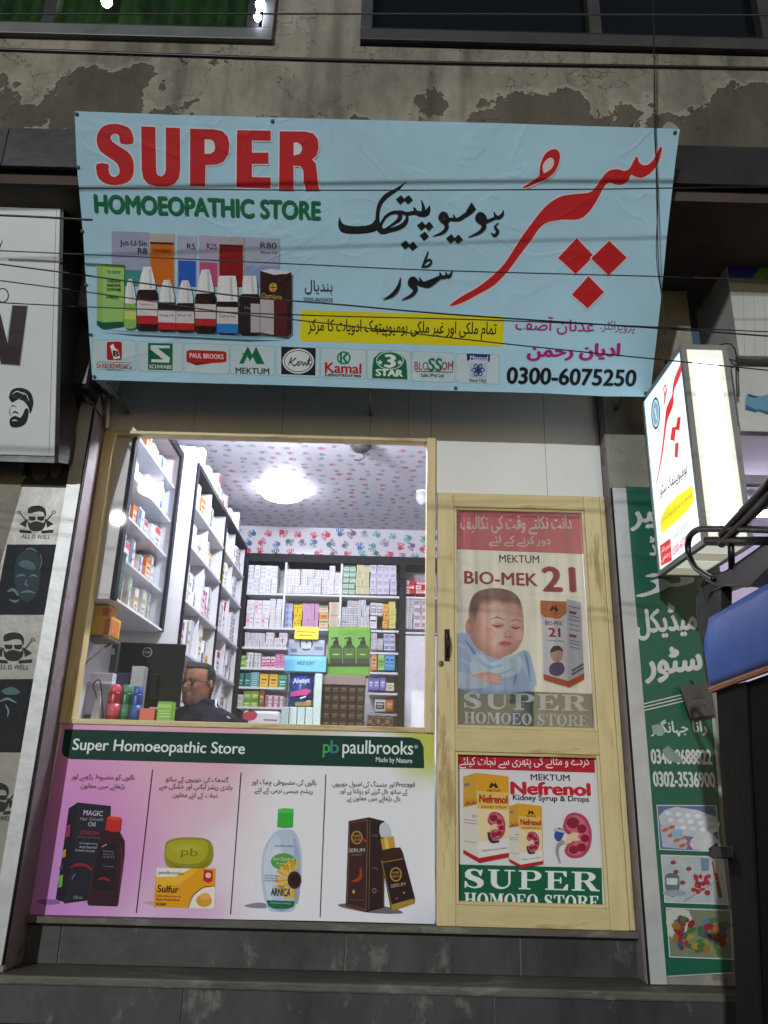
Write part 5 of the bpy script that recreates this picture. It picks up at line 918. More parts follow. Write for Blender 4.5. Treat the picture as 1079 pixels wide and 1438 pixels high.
# blue packet, stacked boxes with a handle, yellow card
bl = bx(405, 441, 945, 984, RCY+.0, .07); Bp = MB(); cx0 = (bl[0]+bl[1])/2; prof = []
for j in range(7):
    t = j/6; z_ = PY(420, 992, RCY).z+(bl[5]-PY(420, 992, RCY).z)*t; wv = 1-.06*abs(math.sin(t*9)); d_ = .012+.05*math.sin(math.pi*min(1, max(0, t)))
    prof.append([(cx0-(cx0-bl[0])*wv, z_, d_), (cx0+(bl[1]-cx0)*wv, z_, d_)])
vs = []; NS = 10
for row in prof:
    for k in range(NS): a = k/(NS-1); x_ = row[0][0]+(row[1][0]-row[0][0])*a; vs.append((x_, RCY+.03-row[0][2]*math.sin(math.pi*a)-.004*math.sin(a*17+row[0][1]*40), row[0][1]))
    for k in range(NS): a = 1-k/(NS-1); x_ = row[0][0]+(row[1][0]-row[0][0])*a; vs.append((x_, RCY+.035+row[0][2]*math.sin(math.pi*a), row[0][1]))
fs = [(r*2*NS+k, r*2*NS+(k+1) % (2*NS), (r+1)*2*NS+(k+1) % (2*NS), (r+1)*2*NS+k) for r in range(6) for k in range(2*NS)]+[tuple(range(2*NS))[::-1], tuple(6*2*NS+k for k in range(2*NS))]
Bp.add(vs, fs, M('blue_packet_film', '#173a86', rough=.25, var=.3, scale=14, bump=.2), True); PK = Bp.build('blue_packet'); tag(PK, 'shiny dark blue packet with pink and white lettering', 'packet')
P = Print(wallp(RCY-.035), 'paper'); P.zoom(320, 780, 3.597); P.text('Always', 330, 655, 412, 650, 34, '#c3cfe6', bold=.03); P.poly([(318, 690), (400, 672), (425, 682), (400, 705), (318, 712)], '#b03a7a'); P.line(365, 722, 395, 712, 6, '#d6dcea'); P.build('print', PK)
gdp = bx(414, 438, 983, 992, RCY-.0, .06); boxthing('gold_pouch', gdp, '#8a7a2e', 'small gold pouch under the blue packet', 'pouch', bevel=.01)
b1 = bx(399.5, 458.5, 921, 942, RCY-.03, .16); L1 = boxthing('napkin_box', b1[:4]+(PY(428, 944, RCY).z, b1[5]), '#63aecb', 'sky blue carton with dark print under the grey box', 'carton')
P = Print(wallp(RCY-.03), 'paper'); P.zoom(320, 780, 3.597); P.text('NICE SOFT', 352, 552, 436, 556, 18, '#1d4a6a', bold=.03); P.poly([(288, 512), (495, 516), (494, 530), (288, 526)], '#86c4dc'); P.build('print', L1)
b2 = bx(405, 456, 899, 920.5, RCY-.02, .14); L2 = boxthing('grey_box', b2, '#8d96a8', 'blue grey carton with a dark carrying handle printed on it', 'carton')
P = Print(wallp(RCY-.02), 'paper'); P.zoom(320, 780, 3.597); P.poly([(310, 424), (488, 428), (488, 442), (310, 440)], '#a9b2c4'); P.ring(396, 445, 34, 36, 7, '#23252c', 20); P.poly([(372, 436), (422, 436), (422, 470), (372, 470)], '#b4bccb'); P.text('BRAND', 378, 456, 416, 456, 8, '#23252c', res=2) if False else None; P.poly([(318, 470), (350, 472), (350, 490), (318, 488)], '#5a6a8a'); P.poly([(440, 460), (480, 462), (480, 480), (440, 478)], '#6a7488'); P.build('print', L2)
yc = bx(414, 447.5, 880, 897.5, RCY-.05, .004); YC = boxthing('price_card', yc, '#dcc61a', 'yellow price card leaning on the grey box', 'card', bevel=0)
P = Print(wallp(RCY-.05), 'paper'); P.zoom(320, 780, 3.597); P.line(350, 385, 445, 388, 5, '#8a6a1a'); P.line(360, 402, 430, 404, 5, '#a04a1a'); P.build('print', YC); m = MB(); a = yc; m.box((a[0]+a[1])/2-.004, (a[0]+a[1])/2+.004, RCY-.046, RCY-.02, a[4]-.02, a[4]+.02, BLACKM); m.build('card_clip', YC)
# white bag with photo at the end of the counter
wb_ = bx(341, 393, 998, 1019, RCY-.1, .1); WBG = boxthing('white_packet', wb_[:4]+(zr+.001, wb_[5]), '#d4d4d8', 'white packet printed with a person photo at the counter end', 'packet', bevel=.02)
P = Print(wallp(RCY-.1), 'paper'); P.zoom(320, 780, 3.597); P.poly([(80, 800), (120, 780), (150, 800), (135, 830), (85, 835)], '#a8304a', 2); P.ell(118, 790, 10, 11, '#7a5648'); P.poly([(107, 788), (110, 776), (126, 776), (130, 788)], '#1d1a1a'); P.text('DAWAI', 180, 835, 250, 838, 14, '#50505a', bold=.02) if False else None; P.line(180, 830, 250, 833, 8, '#77777f'); P.build('print', WBG)
# --- shelves and cabinet on the side wall
SXL = -1.2
def sidez(px, py): return PX(px, py, SXL).z
posts = [(.955, .985), (1.955, 1.985), (2.86, 2.89)]
zt_s = 3.49
sb = [sidez(279.5, 714), sidez(272.5, 768), sidez(257, 836)]; gapz = (sb[0]-sb[2])/2; sb += [sb[2]-gapz, sb[2]-2*gapz, sb[2]-3*gapz]
SS = empty('side_shelf', (-1.4, 1.9, zF), 'tall open white shelving with dark posts along the side wall', 'shelf')
for y0, y1 in posts:
    m = MB(); m.box(SXL-.012, SXL, y0, y1, zF, zt_s, NAVY); m.build('post', SS); m = MB(); m.box(IX0+.002, SXL-.013, y0+.004, y1-.006, zF, zt_s, SHW); m.build('upright', SS)
for (a, b_) in ((.986, 1.954), (1.986, 2.859)):
    for z_ in sb:
        m = MB(); m.box(IX0+.004, SXL-.004, a, b_, z_-.018, z_, SHW); m.build('shelf_board', SS)
    m = MB(); m.box(IX0+.004, SXL+.001, a, b_, zt_s-.03, zt_s, NAVY); m.build('top_board', SS)
    m = MB(); ym = (a+b_)/2; m.box(IX0+.01, SXL-.02, ym-.008, ym+.008, sb[-1]+.001, zt_s-.031, SHW); m.build('divider', SS)
pal = [(0, '#dedde2', '#b8c0d0', '#9a98a8'), (1, '#dedde2', '#c8404a', '#8a8890'), (4, '#dedde2', '#7aa05a', '#8a8890'), (3, '#d06a2a', '#e8c8a0', '#7a3a10'), (3, '#b4202a', '#e4dada', '#b4202a'), (5, '#dedde2', '#8a8aa0', '#a0a0b0'), (3, '#d6b41e', '#e8d880', '#6a5a10'), (1, '#d8b8d0', '#a05a90', '#80607a'), (2, '#e0e0e2', '#8a8a94', '#c0c0c8'), (4, '#dedde2', '#4a6aa8', '#8a8890'), (0, '#e2dfd8', '#c0a070', '#9a8a70')]
pn_ = ['white carton with a pale band', 'white carton with a red band', 'white and green carton', 'orange carton', 'red carton', 'slim lined white carton', 'yellow carton', 'mauve carton', 'white carton with grey blocks', 'white and blue carton', 'cream carton']
rnd = random.Random(5); tops = [zt_s-.03]+[z_-.018 for z_ in sb]
lv = ['top', 'second', 'third', 'fourth', 'fifth', 'sixth']
for bi, (a, b_) in enumerate(((.99, 1.46), (1.48, 1.95), (1.99, 2.41), (2.44, 2.855))):
    for li, z_ in enumerate(sb):
        if li > 4: continue
        y = a+.02; hmax = tops[li]-z_
        while y < b_-.06:
            k = rnd.randrange(len(pal)) if rnd.random() < .6 else rnd.choice((0, 5, 8)); w_ = rnd.uniform(.055, .12); h = hmax*rnd.uniform(.55, .95); n_ = 1 if rnd.random() < .6 else 2
            if y+w_ > b_-.01: break
            for q in range(n_): carton(SXL-.02-.07-rnd.uniform(0, .03), y+w_/2, z_+.001+q*h/n_, w_*.95, .13, h/n_*.98, pal[k], pn_[k]+' on the %s level of the side shelf' % lv[li], pn_[k]+'s on the %s level of the side shelf' % lv[li], math.pi/2+rnd.uniform(-.08, .08), 'shelf_carton')
            y += w_+(rnd.uniform(.0, .012) if rnd.random() < .9 else .05)
# cartons heaped on top of the side shelf
for i in range(22):
    y = 1.0+i*.085; h = rnd.uniform(.1, .24); k = rnd.choice((0, 0, 1, 5, 7, 8)); carton(SXL-.1-rnd.uniform(0, .06), y, zt_s+.001, rnd.uniform(.06, .08), .13, h, pal[k], pn_[k]+' heaped on top of the side shelf', pn_[k]+'s heaped on the side shelf', math.pi/2+rnd.uniform(-.15, .15), 'shelf_carton')
# --- glass wall cabinet
CX = -1.3; cy0, cy1 = .03, .948; cz0 = 2.385; cz1 = 3.545
CB = empty('wall_cabinet', (-1.45, .5, cz0), 'black framed glass cabinet of medicines hung high on the side wall', 'cabinet')
CBW = M('cabinet_white', '#cfd0d6', rough=.5, var=.06)
m = MB(); m.box(IX0+.002, CX-.022, cy0, cy1, cz0, cz0+.02, CBW); m.box(IX0+.002, CX-.022, cy0, cy1, cz1-.02, cz1, CBW); m.box(IX0+.002, CX-.022, cy0, cy0+.018, cz0+.021, cz1-.021, CBW); m.box(IX0+.002, CX-.022, cy1-.018, cy1, cz0+.021, cz1-.021, CBW); m.box(IX0+.001, IX0+.012, cy0+.019, cy1-.019, cz0+.021, cz1-.021, CBW); m.build('cabinet_body', CB)
m = MB(); f_ = .045; m.box(CX-.02, CX, cy0, cy0+f_, cz0, cz1, NAVY); m.box(CX-.02, CX, cy1-f_, cy1, cz0, cz1, NAVY); m.box(CX-.02, CX, cy0+f_, cy1-f_, cz1-f_, cz1, NAVY); m.box(CX-.02, CX, cy0+f_, cy1-f_, cz0, cz0+.012, SHW); m.build('cabinet_frame', CB)
for a, b_ in ((cy0+f_, .5), (.504, cy1-f_)):
    m = MB(); m.box(CX-.012, CX-.007, a, b_, cz0+.013, cz1-f_-.001, glass('cabinet_glass', .10, (.96, .98, .98))); m.build('glass_door', CB)
cz = [cz0+.021+i*(cz1-cz0-.04)/5 for i in range(5)]
for z_ in cz[1:]:
    m = MB(); m.box(IX0+.013, CX-.03, cy0+.019, cy1-.019, z_-.012, z_, SHW); m.build('shelf_board', CB)
for li, z_ in enumerate(cz):
    y = cy0+(.05 if li else .19)
    while y < cy1-.1:
        k = rnd.choice((0, 0, 5, 8, 9, 1, 2, 3) if li else (2, 3, 10, 2, 8)); w_ = rnd.uniform(.06, .12); h = rnd.uniform(.13, .2); carton(CX-.11-rnd.uniform(0, .05), y+w_/2, z_+.001, w_*.95, .1, h, pal[k], pn_[k]+' behind the glass of the wall cabinet, %s level' % lv[4-li], pn_[k]+'s in the wall cabinet, %s level' % lv[4-li], math.pi/2, 'cabinet_carton'); y += w_+rnd.choice((.003, .003, .003, .04))
for i in range(5): carton(CX-.075, cy0+.11, cz0+.022+i*.05, .11, .1, .048, (5, '#14342c', '#2a5a4a', '#8a9a8a'), 'dark green carton in the stack at the near foot of the wall cabinet', 'dark green cartons in the wall cabinet', math.pi/2, 'cabinet_carton')
# --- things on and by the service counter
CT = MB(); ctz = zs-.022; CT.box(IX0+.002, fx1-.006, .088, .62, ctz-.03, ctz, M('counter_laminate', '#b9b2a6', rough=.4)); CTO = CT.build('service_counter'); tag(CTO, 'pale service counter just inside the shop window', 'counter')
m = MB(); m.box(IX0+.004, fx1-.02, .1, .12, zF, ctz-.031, INW); m.build('counter_panel', CTO)
m = MB(); m.box(IX0+.004, IX0+.03, .13, .6, zF, ctz-.031, INW); m.build('counter_panel', CTO); m = MB(); m.box(fx1-.05, fx1-.02, .13, .6, zF, ctz-.031, INW); m.build('counter_panel', CTO)
def can(px0, px1, pyt, Y, c, cap, label, dome=False):
    a = PY(px0, 990, Y); b_ = PY(px1, 990, Y); r = (b_.x-a.x)/2; x = (a.x+b_.x)/2; h = PY((px0+px1)/2, pyt, Y).z-ctz
    e = empty('spray_can', (x, Y, ctz), label, 'spray can')
    m = MB(); m.lathe((x, Y, ctz+.001), [(r*.9, 0), (r, .006), (r, h*.74), (r*.93, h*.8), (r*.8, h*.82)], M('can_'+c[1:], c, rough=.28, var=.15, scale=12, metal=.3), 20); bo = m.build('can_body', e)
    m = MB(); m.lathe((x, Y, ctz+h*.3), [(r*1.01, 0), (r*1.01, h*.26)], M('can_label_'+c[1:], cap, rough=.4, var=.4, scale=30), 20); m.build('label_band', bo)
    m = MB(); m.lathe((x, Y, ctz+h*.82), [(r*.82, 0), (r*.86, h*.03), (r*.82, h*.12), (r*.5, h*.175), (.001, h*.18)] if dome else [(r*.8, 0), (r*.85, h*.02), (r*.82, h*.17), (r*.7, h*.18)], M('cap_'+cap[1:], cap, rough=.3), 20); m.build('can_cap', e)
can(151, 170, 961, .22, '#8e1f2c', '#c04a5a', 'dark red spray can with a rounded cap on the counter', True)
can(168.5, 185, 962, .25, '#156a45', '#4a8a6a', 'green spray can between the red and the blue one')
can(184, 200, 964, .23, '#23468e', '#3a5a9a', 'blue spray can in front of the monitor')
o = boxthing('orange_carton', (PY(196, 1000, .2).x, PY(218, 1000, .2).x, .2, .26, ctz+.001, PY(207, 994.5, .2).z), '#c2552a', 'small orange red carton on the counter before the monitor', 'carton')
g_ = (PY(220.5, 1000, .19).x, PY(242, 1000, .19).x, .19, .25, ctz+.001, PY(231, 985, .19).z); o = boxthing('green_carton', g_, '#6aa82e', 'lime green carton with white lines on the counter', 'carton')
P = Print(wallp(.19), 'paper'); P.zoom(100, 820, 4.15); P.poly([(505, 700), (585, 703), (585, 722), (505, 720)], '#a5d06a')
for y in (740, 756, 772): P.line(512, y, 578, y+1, 4, '#c8e09a')
P.build('print', o)
# monitor seen from behind
MY = .42
mt = [PY(164.5, 904.5, MY), PY(261.5, 901.5, MY+.03)]; zb_m = PY(210, 992, MY).z
MO = empty('computer_monitor', ((mt[0].x+mt[1].x)/2, MY, ctz), 'black computer monitor seen from behind on the counter', 'monitor')
m = MB(); blk = M('monitor_plastic', '#0f1014', rough=.6, var=.15, scale=20, spec=.12)
zt_m = (mt[0].z+mt[1].z)/2
m.hexa([(mt[0].x, MY, zb_m), (mt[1].x, MY+.02, zb_m), (mt[1].x, MY+.02, zt_m), (mt[0].x, MY, zt_m), (mt[0].x, MY+.035, zb_m), (mt[1].x, MY+.055, zb_m), (mt[1].x, MY+.055, zt_m), (mt[0].x, MY+.035, zt_m)], blk); m.build('monitor_case', MO, bevel=.008)
m = MB(); xm = (mt[0].x+mt[1].x)/2; m.box(xm-.06, xm+.06, MY-.02, MY+.002, zb_m+.03, zt_m-.16, blk); m.build('back_bulge', MO, bevel=.01)
m = MB(); m.box(xm-.03, xm+.03, MY-.015, MY+.02, ctz+.012, zb_m+.06, blk); m.box(xm-.11, xm+.11, MY-.09, MY+.1, ctz+.001, ctz+.013, blk); m.build('monitor_stand', MO, bevel=.004)
P = Print(wallp(MY+.008), 'paper'); P.L += .001; P.zoom(100, 820, 4.15); P.ring(445, 398, 29, 29, 5, '#8d9096'); P.text('DELL', 424, 405, 466, 405, 14, '#8d9096', bold=.03); P.build('maker_badge', MO)
o = boxthing('silver_box', (PY(184, 960, .36).x, PY(203, 960, .36).x, .34, .4, PY(193, 990, .36).z-.02, PY(193, 935.5, .36).z), '#8e9298', 'silver grey box standing before the black monitor', 'box', rough=.35); o.location.z = ctz+.001; o.scale.z = (PY(193, 935.5, .34).z-ctz)/max(.01, o.data.vertices[4].co.z if len(o.data.vertices) > 4 else .1)
boxthing('blue_carton', (PY(163, 960, .38).x, PY(182, 960, .38).x, .37, .41, ctz+.001, PY(172, 945, .38).z), '#3a4468', 'dull navy carton at the lower corner of the monitor', 'carton')
# clutter at the window corner
o = boxthing('dark_slim_box', (PY(152, 960, .4).x, PY(162, 960, .4).x, .38, .41, ctz+.001, PY(157, 903, .4).z), '#3c3c46', 'slim dark box standing between the window frame and the monitor', 'box')
P = Print(wallp(.38), 'paper'); P.zoom(100, 820, 4.15); P.poly([(232, 376), (254, 376), (254, 412), (232, 412)], '#b9b9c4'); P.build('print', o)
pr_ = empty('receipt_printer', (PY(130, 980, .3).x, .3, ctz), 'pale lavender receipt printer at the window corner of the counter', 'printer')
m = MB(); q = PY(112, 990, .26), PY(155, 990, .26); m.box(q[0].x, q[1].x, .26, .4, ctz+.001, PY(130, 957, .26).z, M('printer_plastic', '#a9a8b8', rough=.4)); m.build('printer_case', pr_, bevel=.012)
m = MB(); m.box(q[0].x+.02, q[1].x-.02, .30, .36, PY(130, 957, .26).z, PY(130, 943, .26).z, M('receipt_paper', '#dad9e2', rough=.7)); m.build('paper_sheet', pr_, bevel=.003)
m = MB(); m.box(q[0].x+.03, q[1].x-.03, .254, .26, ctz+.05, ctz+.07, BLACKM); m.build('paper_slot', pr_)
rd_ = MB(); rd_.tube([PY(120, 932, .2), PY(134, 920, .22), PY(156, 903, .26)], .006, M('brushed_rod', '#b4b4bc', rough=.25, metal=.8), 8); a = PY(120, 932, .2); rd_.tube([a, (a.x-.01, .2, a.z-.08), (a.x-.008, .2, ctz)], .006, M('brushed_rod', '#b4b4bc'), 8); tag(rd_.build('bent_metal_stand'), 'thin bent metal stand rising from the counter by the window frame', 'arm')
cb = MB(); cb.tube(smooth([tuple(PY(a, b_, .18)) for a, b_ in ((138, 1008), (136, 980), (131, 962), (140, 955), (143, 975), (145, 1008))], 5, False), .0035, BLACKM, 6); tag(cb.build('black_cable'), 'black cable looping on the counter at the window corner', 'cable')
cn = MB(); x_ = PY(134, 1000, .17); cn.lathe((x_.x, .19, ctz+.001), [(.035, 0), (.033, .01), (.016, .1), (.012, .17), (.004, .175)], M('white_cone', '#c9c9d0', rough=.35), 16); tag(cn.build('white_bottle'), 'white cone shaped nozzle bottle on the counter by the cable', 'bottle')
# bracket with yellow cartons, hanging bag
bk = MB(); a = PY(124, 893, .17); b_ = PY(158, 898, .17); bk.box(a.x-.03, b_.x, .10, .3, a.z-.02, a.z-.004, M('brown_bracket', '#5a4436', rough=.6)); bk.box(a.x-.03, a.x-.02, .1, .3, a.z-.12, a.z-.021, M('brown_bracket', '#5a4436')); tag(bk.build('wall_bracket'), 'brown bracket under the yellow cartons by the window frame', 'bracket')
for i, (x0, x1, yt, yb, Yo, lb) in enumerate(((126, 160, 866, 893, .14, 'lowest'), (128, 155, 850, 866, .16, 'middle'), (131, 152, 836, 850, .18, 'topmost'))):
    A = PY(x0, yb, Yo); Bv = PY(x1, yt, Yo); zz0 = a.z-.003 if i == 0 else zprev; zprev = Bv.z
    o = boxthing('yellow_carton', (A.x, Bv.x, Yo, Yo+.12, zz0+.001, Bv.z), '#d9ae14', 'yellow and orange carton, %s of three on the bracket by the window frame' % lb, 'carton'); o['group'] = 'yellow cartons on the bracket'
    m = MB(); xx = A.x+(Bv.x-A.x)*.62; m.box(xx, Bv.x+.001, Yo-.001, Yo+.1, zz0+.008, Bv.z-.012, M('pack_orange_end', '#c46a1c', rough=.4, var=.3, scale=25)); m.build('printed_end', o)
bgx = PY(146, 800, .12); bag = empty('hanging_bag', (bgx.x, .12, PY(146, 830, .12).z), 'clear plastic bag of red rolls hanging beside the window frame', 'bag')
m = MB(); vs = []; prf = [(732, .008), (745, .02), (765, .035), (800, .042), (830, .04), (838, .02)]
for y, r in prf: q = PY(146, y, .12); vs += [(bgx.x+math.cos(k*math.pi/5)*r*(1+.1*math.sin(k*2.3+y)), .12+math.sin(k*math.pi/5)*r*.7, q.z) for k in range(10)]
m.add(vs, [(r*10+k, r*10+(k+1) % 10, (r+1)*10+(k+1) % 10, (r+1)*10+k) for r in range(5) for k in range(10)], glass('bag_film', .16, (.93, .93, .95), .12), True); m.build('bag_film', bag)
for i, y in enumerate((752, 764, 776, 788, 800)):
    m = MB(); q = PY(146, y, .12); m.lathe((bgx.x+.006*math.sin(i*2), .12, q.z-.012), [(.022, 0), (.024, .004), (.024, .014), (.02, .018)], M('red_roll', '#b03a50', rough=.4, var=.3, scale=30), 14); m.build('red_roll', bag)
# ---------------------------------------------------------------- the shopkeeper
HY = .80; hc = PY(278, 960, HY)          # eye level point of the head
PE = empty('person', (hc.x, HY, zF), 'shopkeeper in glasses and navy jacket sitting partly hidden behind the monitor', 'person')
turn = math.radians(-24)
SK = M('skin', '#8f6450', rough=.6, var=.3, scale=26, spec=.3, bump=.06, bscale=120)
def loft(rings, seg, fn=None):
    vs = []; fs = []
    for (z_, cx_, cy_, rx, ry) in rings:
        for k in range(seg):
            a = 2*math.pi*k/seg; vs.append(V((cx_+rx*math.sin(a), cy_-ry*math.cos(a), z_)))
    for i in range(len(rings)-1):
        for k in range(seg): fs.append((i*seg+k, i*seg+(k+1) % seg, (i+1)*seg+(k+1) % seg, (i+1)*seg+k))
    fs += [tuple(reversed(range(seg))), tuple((len(rings)-1)*seg+k for k in range(seg))]
    return vs, fs
HR = [(-.155, 0, .01, .055, .06), (-.13, 0, .004, .054, .062), (-.115, 0, -.004, .058, .072), (-.1, 0, -.006, .062, .082), (-.08, 0, -.004, .067, .088), (-.055, 0, 0, .071, .092), (-.03, 0, .002, .074, .096), (-.01, 0, .004, .076, .099), (.01, 0, .005, .077, .101), (.03, 0, .006, .078, .102), (.05, 0, .007, .077, .1), (.07, 0, .008, .073, .094), (.088, 0, .01, .064, .082), (.102, 0, .011, .05, .064), (.112, 0, .012, .03, .04), (.116, 0, .012, .008, .01)]
hr2 = []
for p, q in zip(HR, HR[1:]):
    for t in (0, .5): hr2.append(tuple(p[i]+(q[i]-p[i])*t for i in range(5)))
hr2.append(HR[-1])
seg = 48; hv, hf = loft(hr2, seg)
def face(v):
    x, y, z_ = v; f = max(0, -y/.1)
    if f > .3:
        g = lambda cx, cz, sx, sz: math.exp(-((x-cx)/sx)**2-((z_-cz)/sz)**2)
        y -= .030*g(0, -.035, .012, .016)+.016*g(0, -.012, .009, .022)+.006*(g(.03, .018, .018, .008)+g(-.03, .018, .018, .008)); y += .010*(g(.031, .0, .014, .010)+g(-.031, .0, .014, .010))
        y -= .009*g(0, -.066, .02, .006)+.009*g(0, -.076, .019, .006); y += .005*g(0, -.071, .022, .0025); y -= .012*g(0, -.1, .025, .016); y -= .006*(g(.045, -.03, .018, .02)+g(-.045, -.03, .018, .02))
    return V((x, y, z_))
hv = [face(v) for v in hv]
rot = Matrix.Rotation(turn, 3, 'Z'); hv = [hc+rot @ v for v in hv]
bz = hc.z
TR = [(-.78, 0, .03, .17, .13), (-.6, 0, .03, .175, .13), (-.45, 0, .025, .19, .135), (-.34, 0, .025, .205, .13), (-.27, 0, .025, .215, .115), (-.22, 0, .025, .19, .1), (-.19, 0, .022, .12, .085), (-.165, 0, .016, .07, .07), (-.14, 0, .01, .056, .06), (-.1, 0, .01, .045, .05)]
TR = [(a+.05 if a < -.15 else a, b_, c_, d_, e_) for a, b_, c_, d_, e_ in TR]
tv, tf = loft([(bz+a, hc.x+b_+.03, HY+c_, d_, e_) for a, b_, c_, d_, e_ in TR], 32)
bm_ = MB(); bm_.add(hv, hf, SK, True); bm_.add(tv, tf, SK, True)
for s_ in (-1, 1):
    sh = V((hc.x+.03+s_*.19, HY+.03, bz-.215)); el = V((hc.x+.03+s_*.215, HY-.02, bz-.52)); wr = V((hc.x+.03+s_*.12, HY-.24, max(ctz+.05, bz-.5) if False else bz-.56)); 
    bm_.tube([sh, (sh+el)/2, el, (el+wr)/2, wr, wr+(wr-el).normalized()*.07], [.06, .052, .045, .038, .028, .035], SK, 12)
    for k in range(5):
        d_ = (wr-el).normalized(); sd_ = V((1, 0, 0))*(k-2)*.017*(1 if k else 1.5); b0 = wr+d_*(.07 if k else .03)+sd_; bm_.tube([b0, b0+d_*.035+V((0, 0, -.004)), b0+d_*(.065, .075, .08, .074, .06)[k]+V((0, 0, -.016))], [.009, .0085, .006], SK, 8)
    ea = hc+rot @ V((s_*.078, .012, -.005)); bm_.lathe(ea, [(.004, -.006), (.02, 0), (.026, .006), (.018, .01)], SK, 14, rot @ V((s_, .25, 0)))
BO = bm_.build('body', PE); rm = BO.modifiers.new('one_surface', 'REMESH'); rm.mode = 'VOXEL'; rm.voxel_size = .0045; rm.use_smooth_shade = True
sm_ = BO.modifiers.new('relax', 'SMOOTH'); sm_.factor = .4; sm_.iterations = 2
JK = MB(); JM = M('navy_jacket_cloth', '#121626', rough=.9, spec=.15, var=.35, scale=9, bump=.7, bscale=13)
jr = [(bz+a, hc.x+b_+.03, HY+c_, d_*.93+.02, e_+.022) for a, b_, c_, d_, e_ in TR[:7]]+[(bz-.122, hc.x+.03, HY+.022, .092, .094), (bz-.09, hc.x+.03, HY+.026, .084, .088), (bz-.084, hc.x+.03, HY+.026, .07, .074)]
jv, jf = loft(jr, 36); jv = [v+V((.006*math.sin(v.z*60+v.x*30), .006*math.sin(v.z*45+v.x*50), 0)) for v in jv]; JK.add(jv, jf, JM, True)
for s_ in (-1, 1):
    sh = V((hc.x+.03+s_*.185, HY+.03, bz-.2)); el = V((hc.x+.03+s_*.215, HY-.02, bz-.52)); wr = V((hc.x+.03+s_*.13, HY-.22, bz-.56)); JK.tube([sh, sh*.7+el*.3, sh*.4+el*.6, el, (el+wr)/2, wr], [.085, .08, .072, .066, .056, .045], JM, 14)
JO = JK.build('jacket', PE); jm_ = JO.modifiers.new('one_surface', 'REMESH'); jm_.mode = 'VOXEL'; jm_.voxel_size = .008; jm_.use_smooth_shade = True
pi_ = MB(); pi_.tube([hc+V((.03+.083, -.01, -.085)), hc+V((.12, -.03, -.125)), hc+V((.155, -.04, -.16)), hc+V((.21, -.055, -.19))], [.006, .006, .006, .004], M('white_piping', '#c9cbe0', rough=.5), 8); pi_.build('collar_piping', PE)
hm_ = M('dark_hair', '#2a2624', rough=.75, var=.7, scale=90, bump=.8, bscale=200, stretch=(1, 1, .3), spec=.2)
HA = MB(); hvv = []; idx = {}
for i, r in enumerate(hr2):
    for k in range(seg):
        a = 2*math.pi*k/seg; z_ = r[0]; x = (r[3]+.006)*math.sin(a); y = r[2]-(r[4]+.006)*math.cos(a); front = math.cos(a)
        keep = z_ > .074+.012*math.sin(a*7)*.3 or (front < .3 and z_ > .0) or (front < .05 and z_ > -.03) or (front < -.2 and z_ > -.1)
        if keep and z_ > -.1: idx[(i, k)] = len(hvv); hvv.append(hc+rot @ V((x, y, z_+.004)))
hff = [tuple(idx[q] for q in ((i, k), (i, (k+1) % seg), (i+1, (k+1) % seg), (i+1, k))) for i in range(len(hr2)-1) for k in range(seg) if all(q in idx for q in ((i, k), (i, (k+1) % seg), (i+1, (k+1) % seg), (i+1, k)))]
HA.add(hvv, hff, hm_, True); HA.build('hair', PE)
GS = MB(); gm = M('spectacle_frame', '#17130f', rough=.3)
for s_ in (-1, 1):
    GS.tube([hc+rot @ V((s_*.031+.021*math.cos(t), -.112-.004*math.cos(t)*s_*0, -.002+.017*math.sin(t))) for t in [k*math.pi/8 for k in range(17)]], .0022, gm, 6, False)
    GS.tube([hc+rot @ V((s_*.053, -.11, .003)), hc+rot @ V((s_*.074, -.05, .004)), hc+rot @ V((s_*.082, .01, .0))], .002, gm, 6)
    lz = [hc+rot @ V((s_*.031+.02*math.cos(k*math.pi/8), -.112, -.002+.016*math.sin(k*math.pi/8))) for k in range(16)]; GS.add(lz, [tuple(range(16))], glass('spectacle_lens', .12), False)
    ey_ = hc+rot @ V((s_*.031, -.088, .0)); GS.lathe(ey_, [(.001, .009), (.006, .007), (.0095, 0), (.006, -.007)], M('eye_dark', '#2a211d', rough=.2), 10, rot @ V((0, -1, 0)))
GS.tube([hc+rot @ V((-.011, -.113, .002)), hc+rot @ V((0, -.118, .005)), hc+rot @ V((.011, -.113, .002))], .002, gm, 6); GS.build('glasses', PE)
BE = MB(); bev = []; bid = {}
for i, r in enumerate(hr2):
    for k in range(seg):
        a = 2*math.pi*k/seg; front = math.cos(a)
        if -.13 < r[0] < -.052-.02*math.sin(a*9)*.2 and front > -.05 and not (-.076 < r[0] < -.064 and abs(r[3]*math.sin(a)) < .02):
            bid[(i, k)] = len(bev); v = face(V((r[3]*math.sin(a), r[2]-r[4]*math.cos(a), r[0]))); bev.append(hc+rot @ (v*1.012))
bff = [tuple(bid[q] for q in ((i, k), (i, (k+1) % seg), (i+1, (k+1) % seg), (i+1, k))) for i in range(len(hr2)-1) for k in range(seg) if all(q in bid for q in ((i, k), (i, (k+1) % seg), (i+1, (k+1) % seg), (i+1, k)))]
BE.add(bev, bff, M('grey_stubble', '#76584e', rough=.8, var=.5, scale=120), True); BE.build('beard', PE)
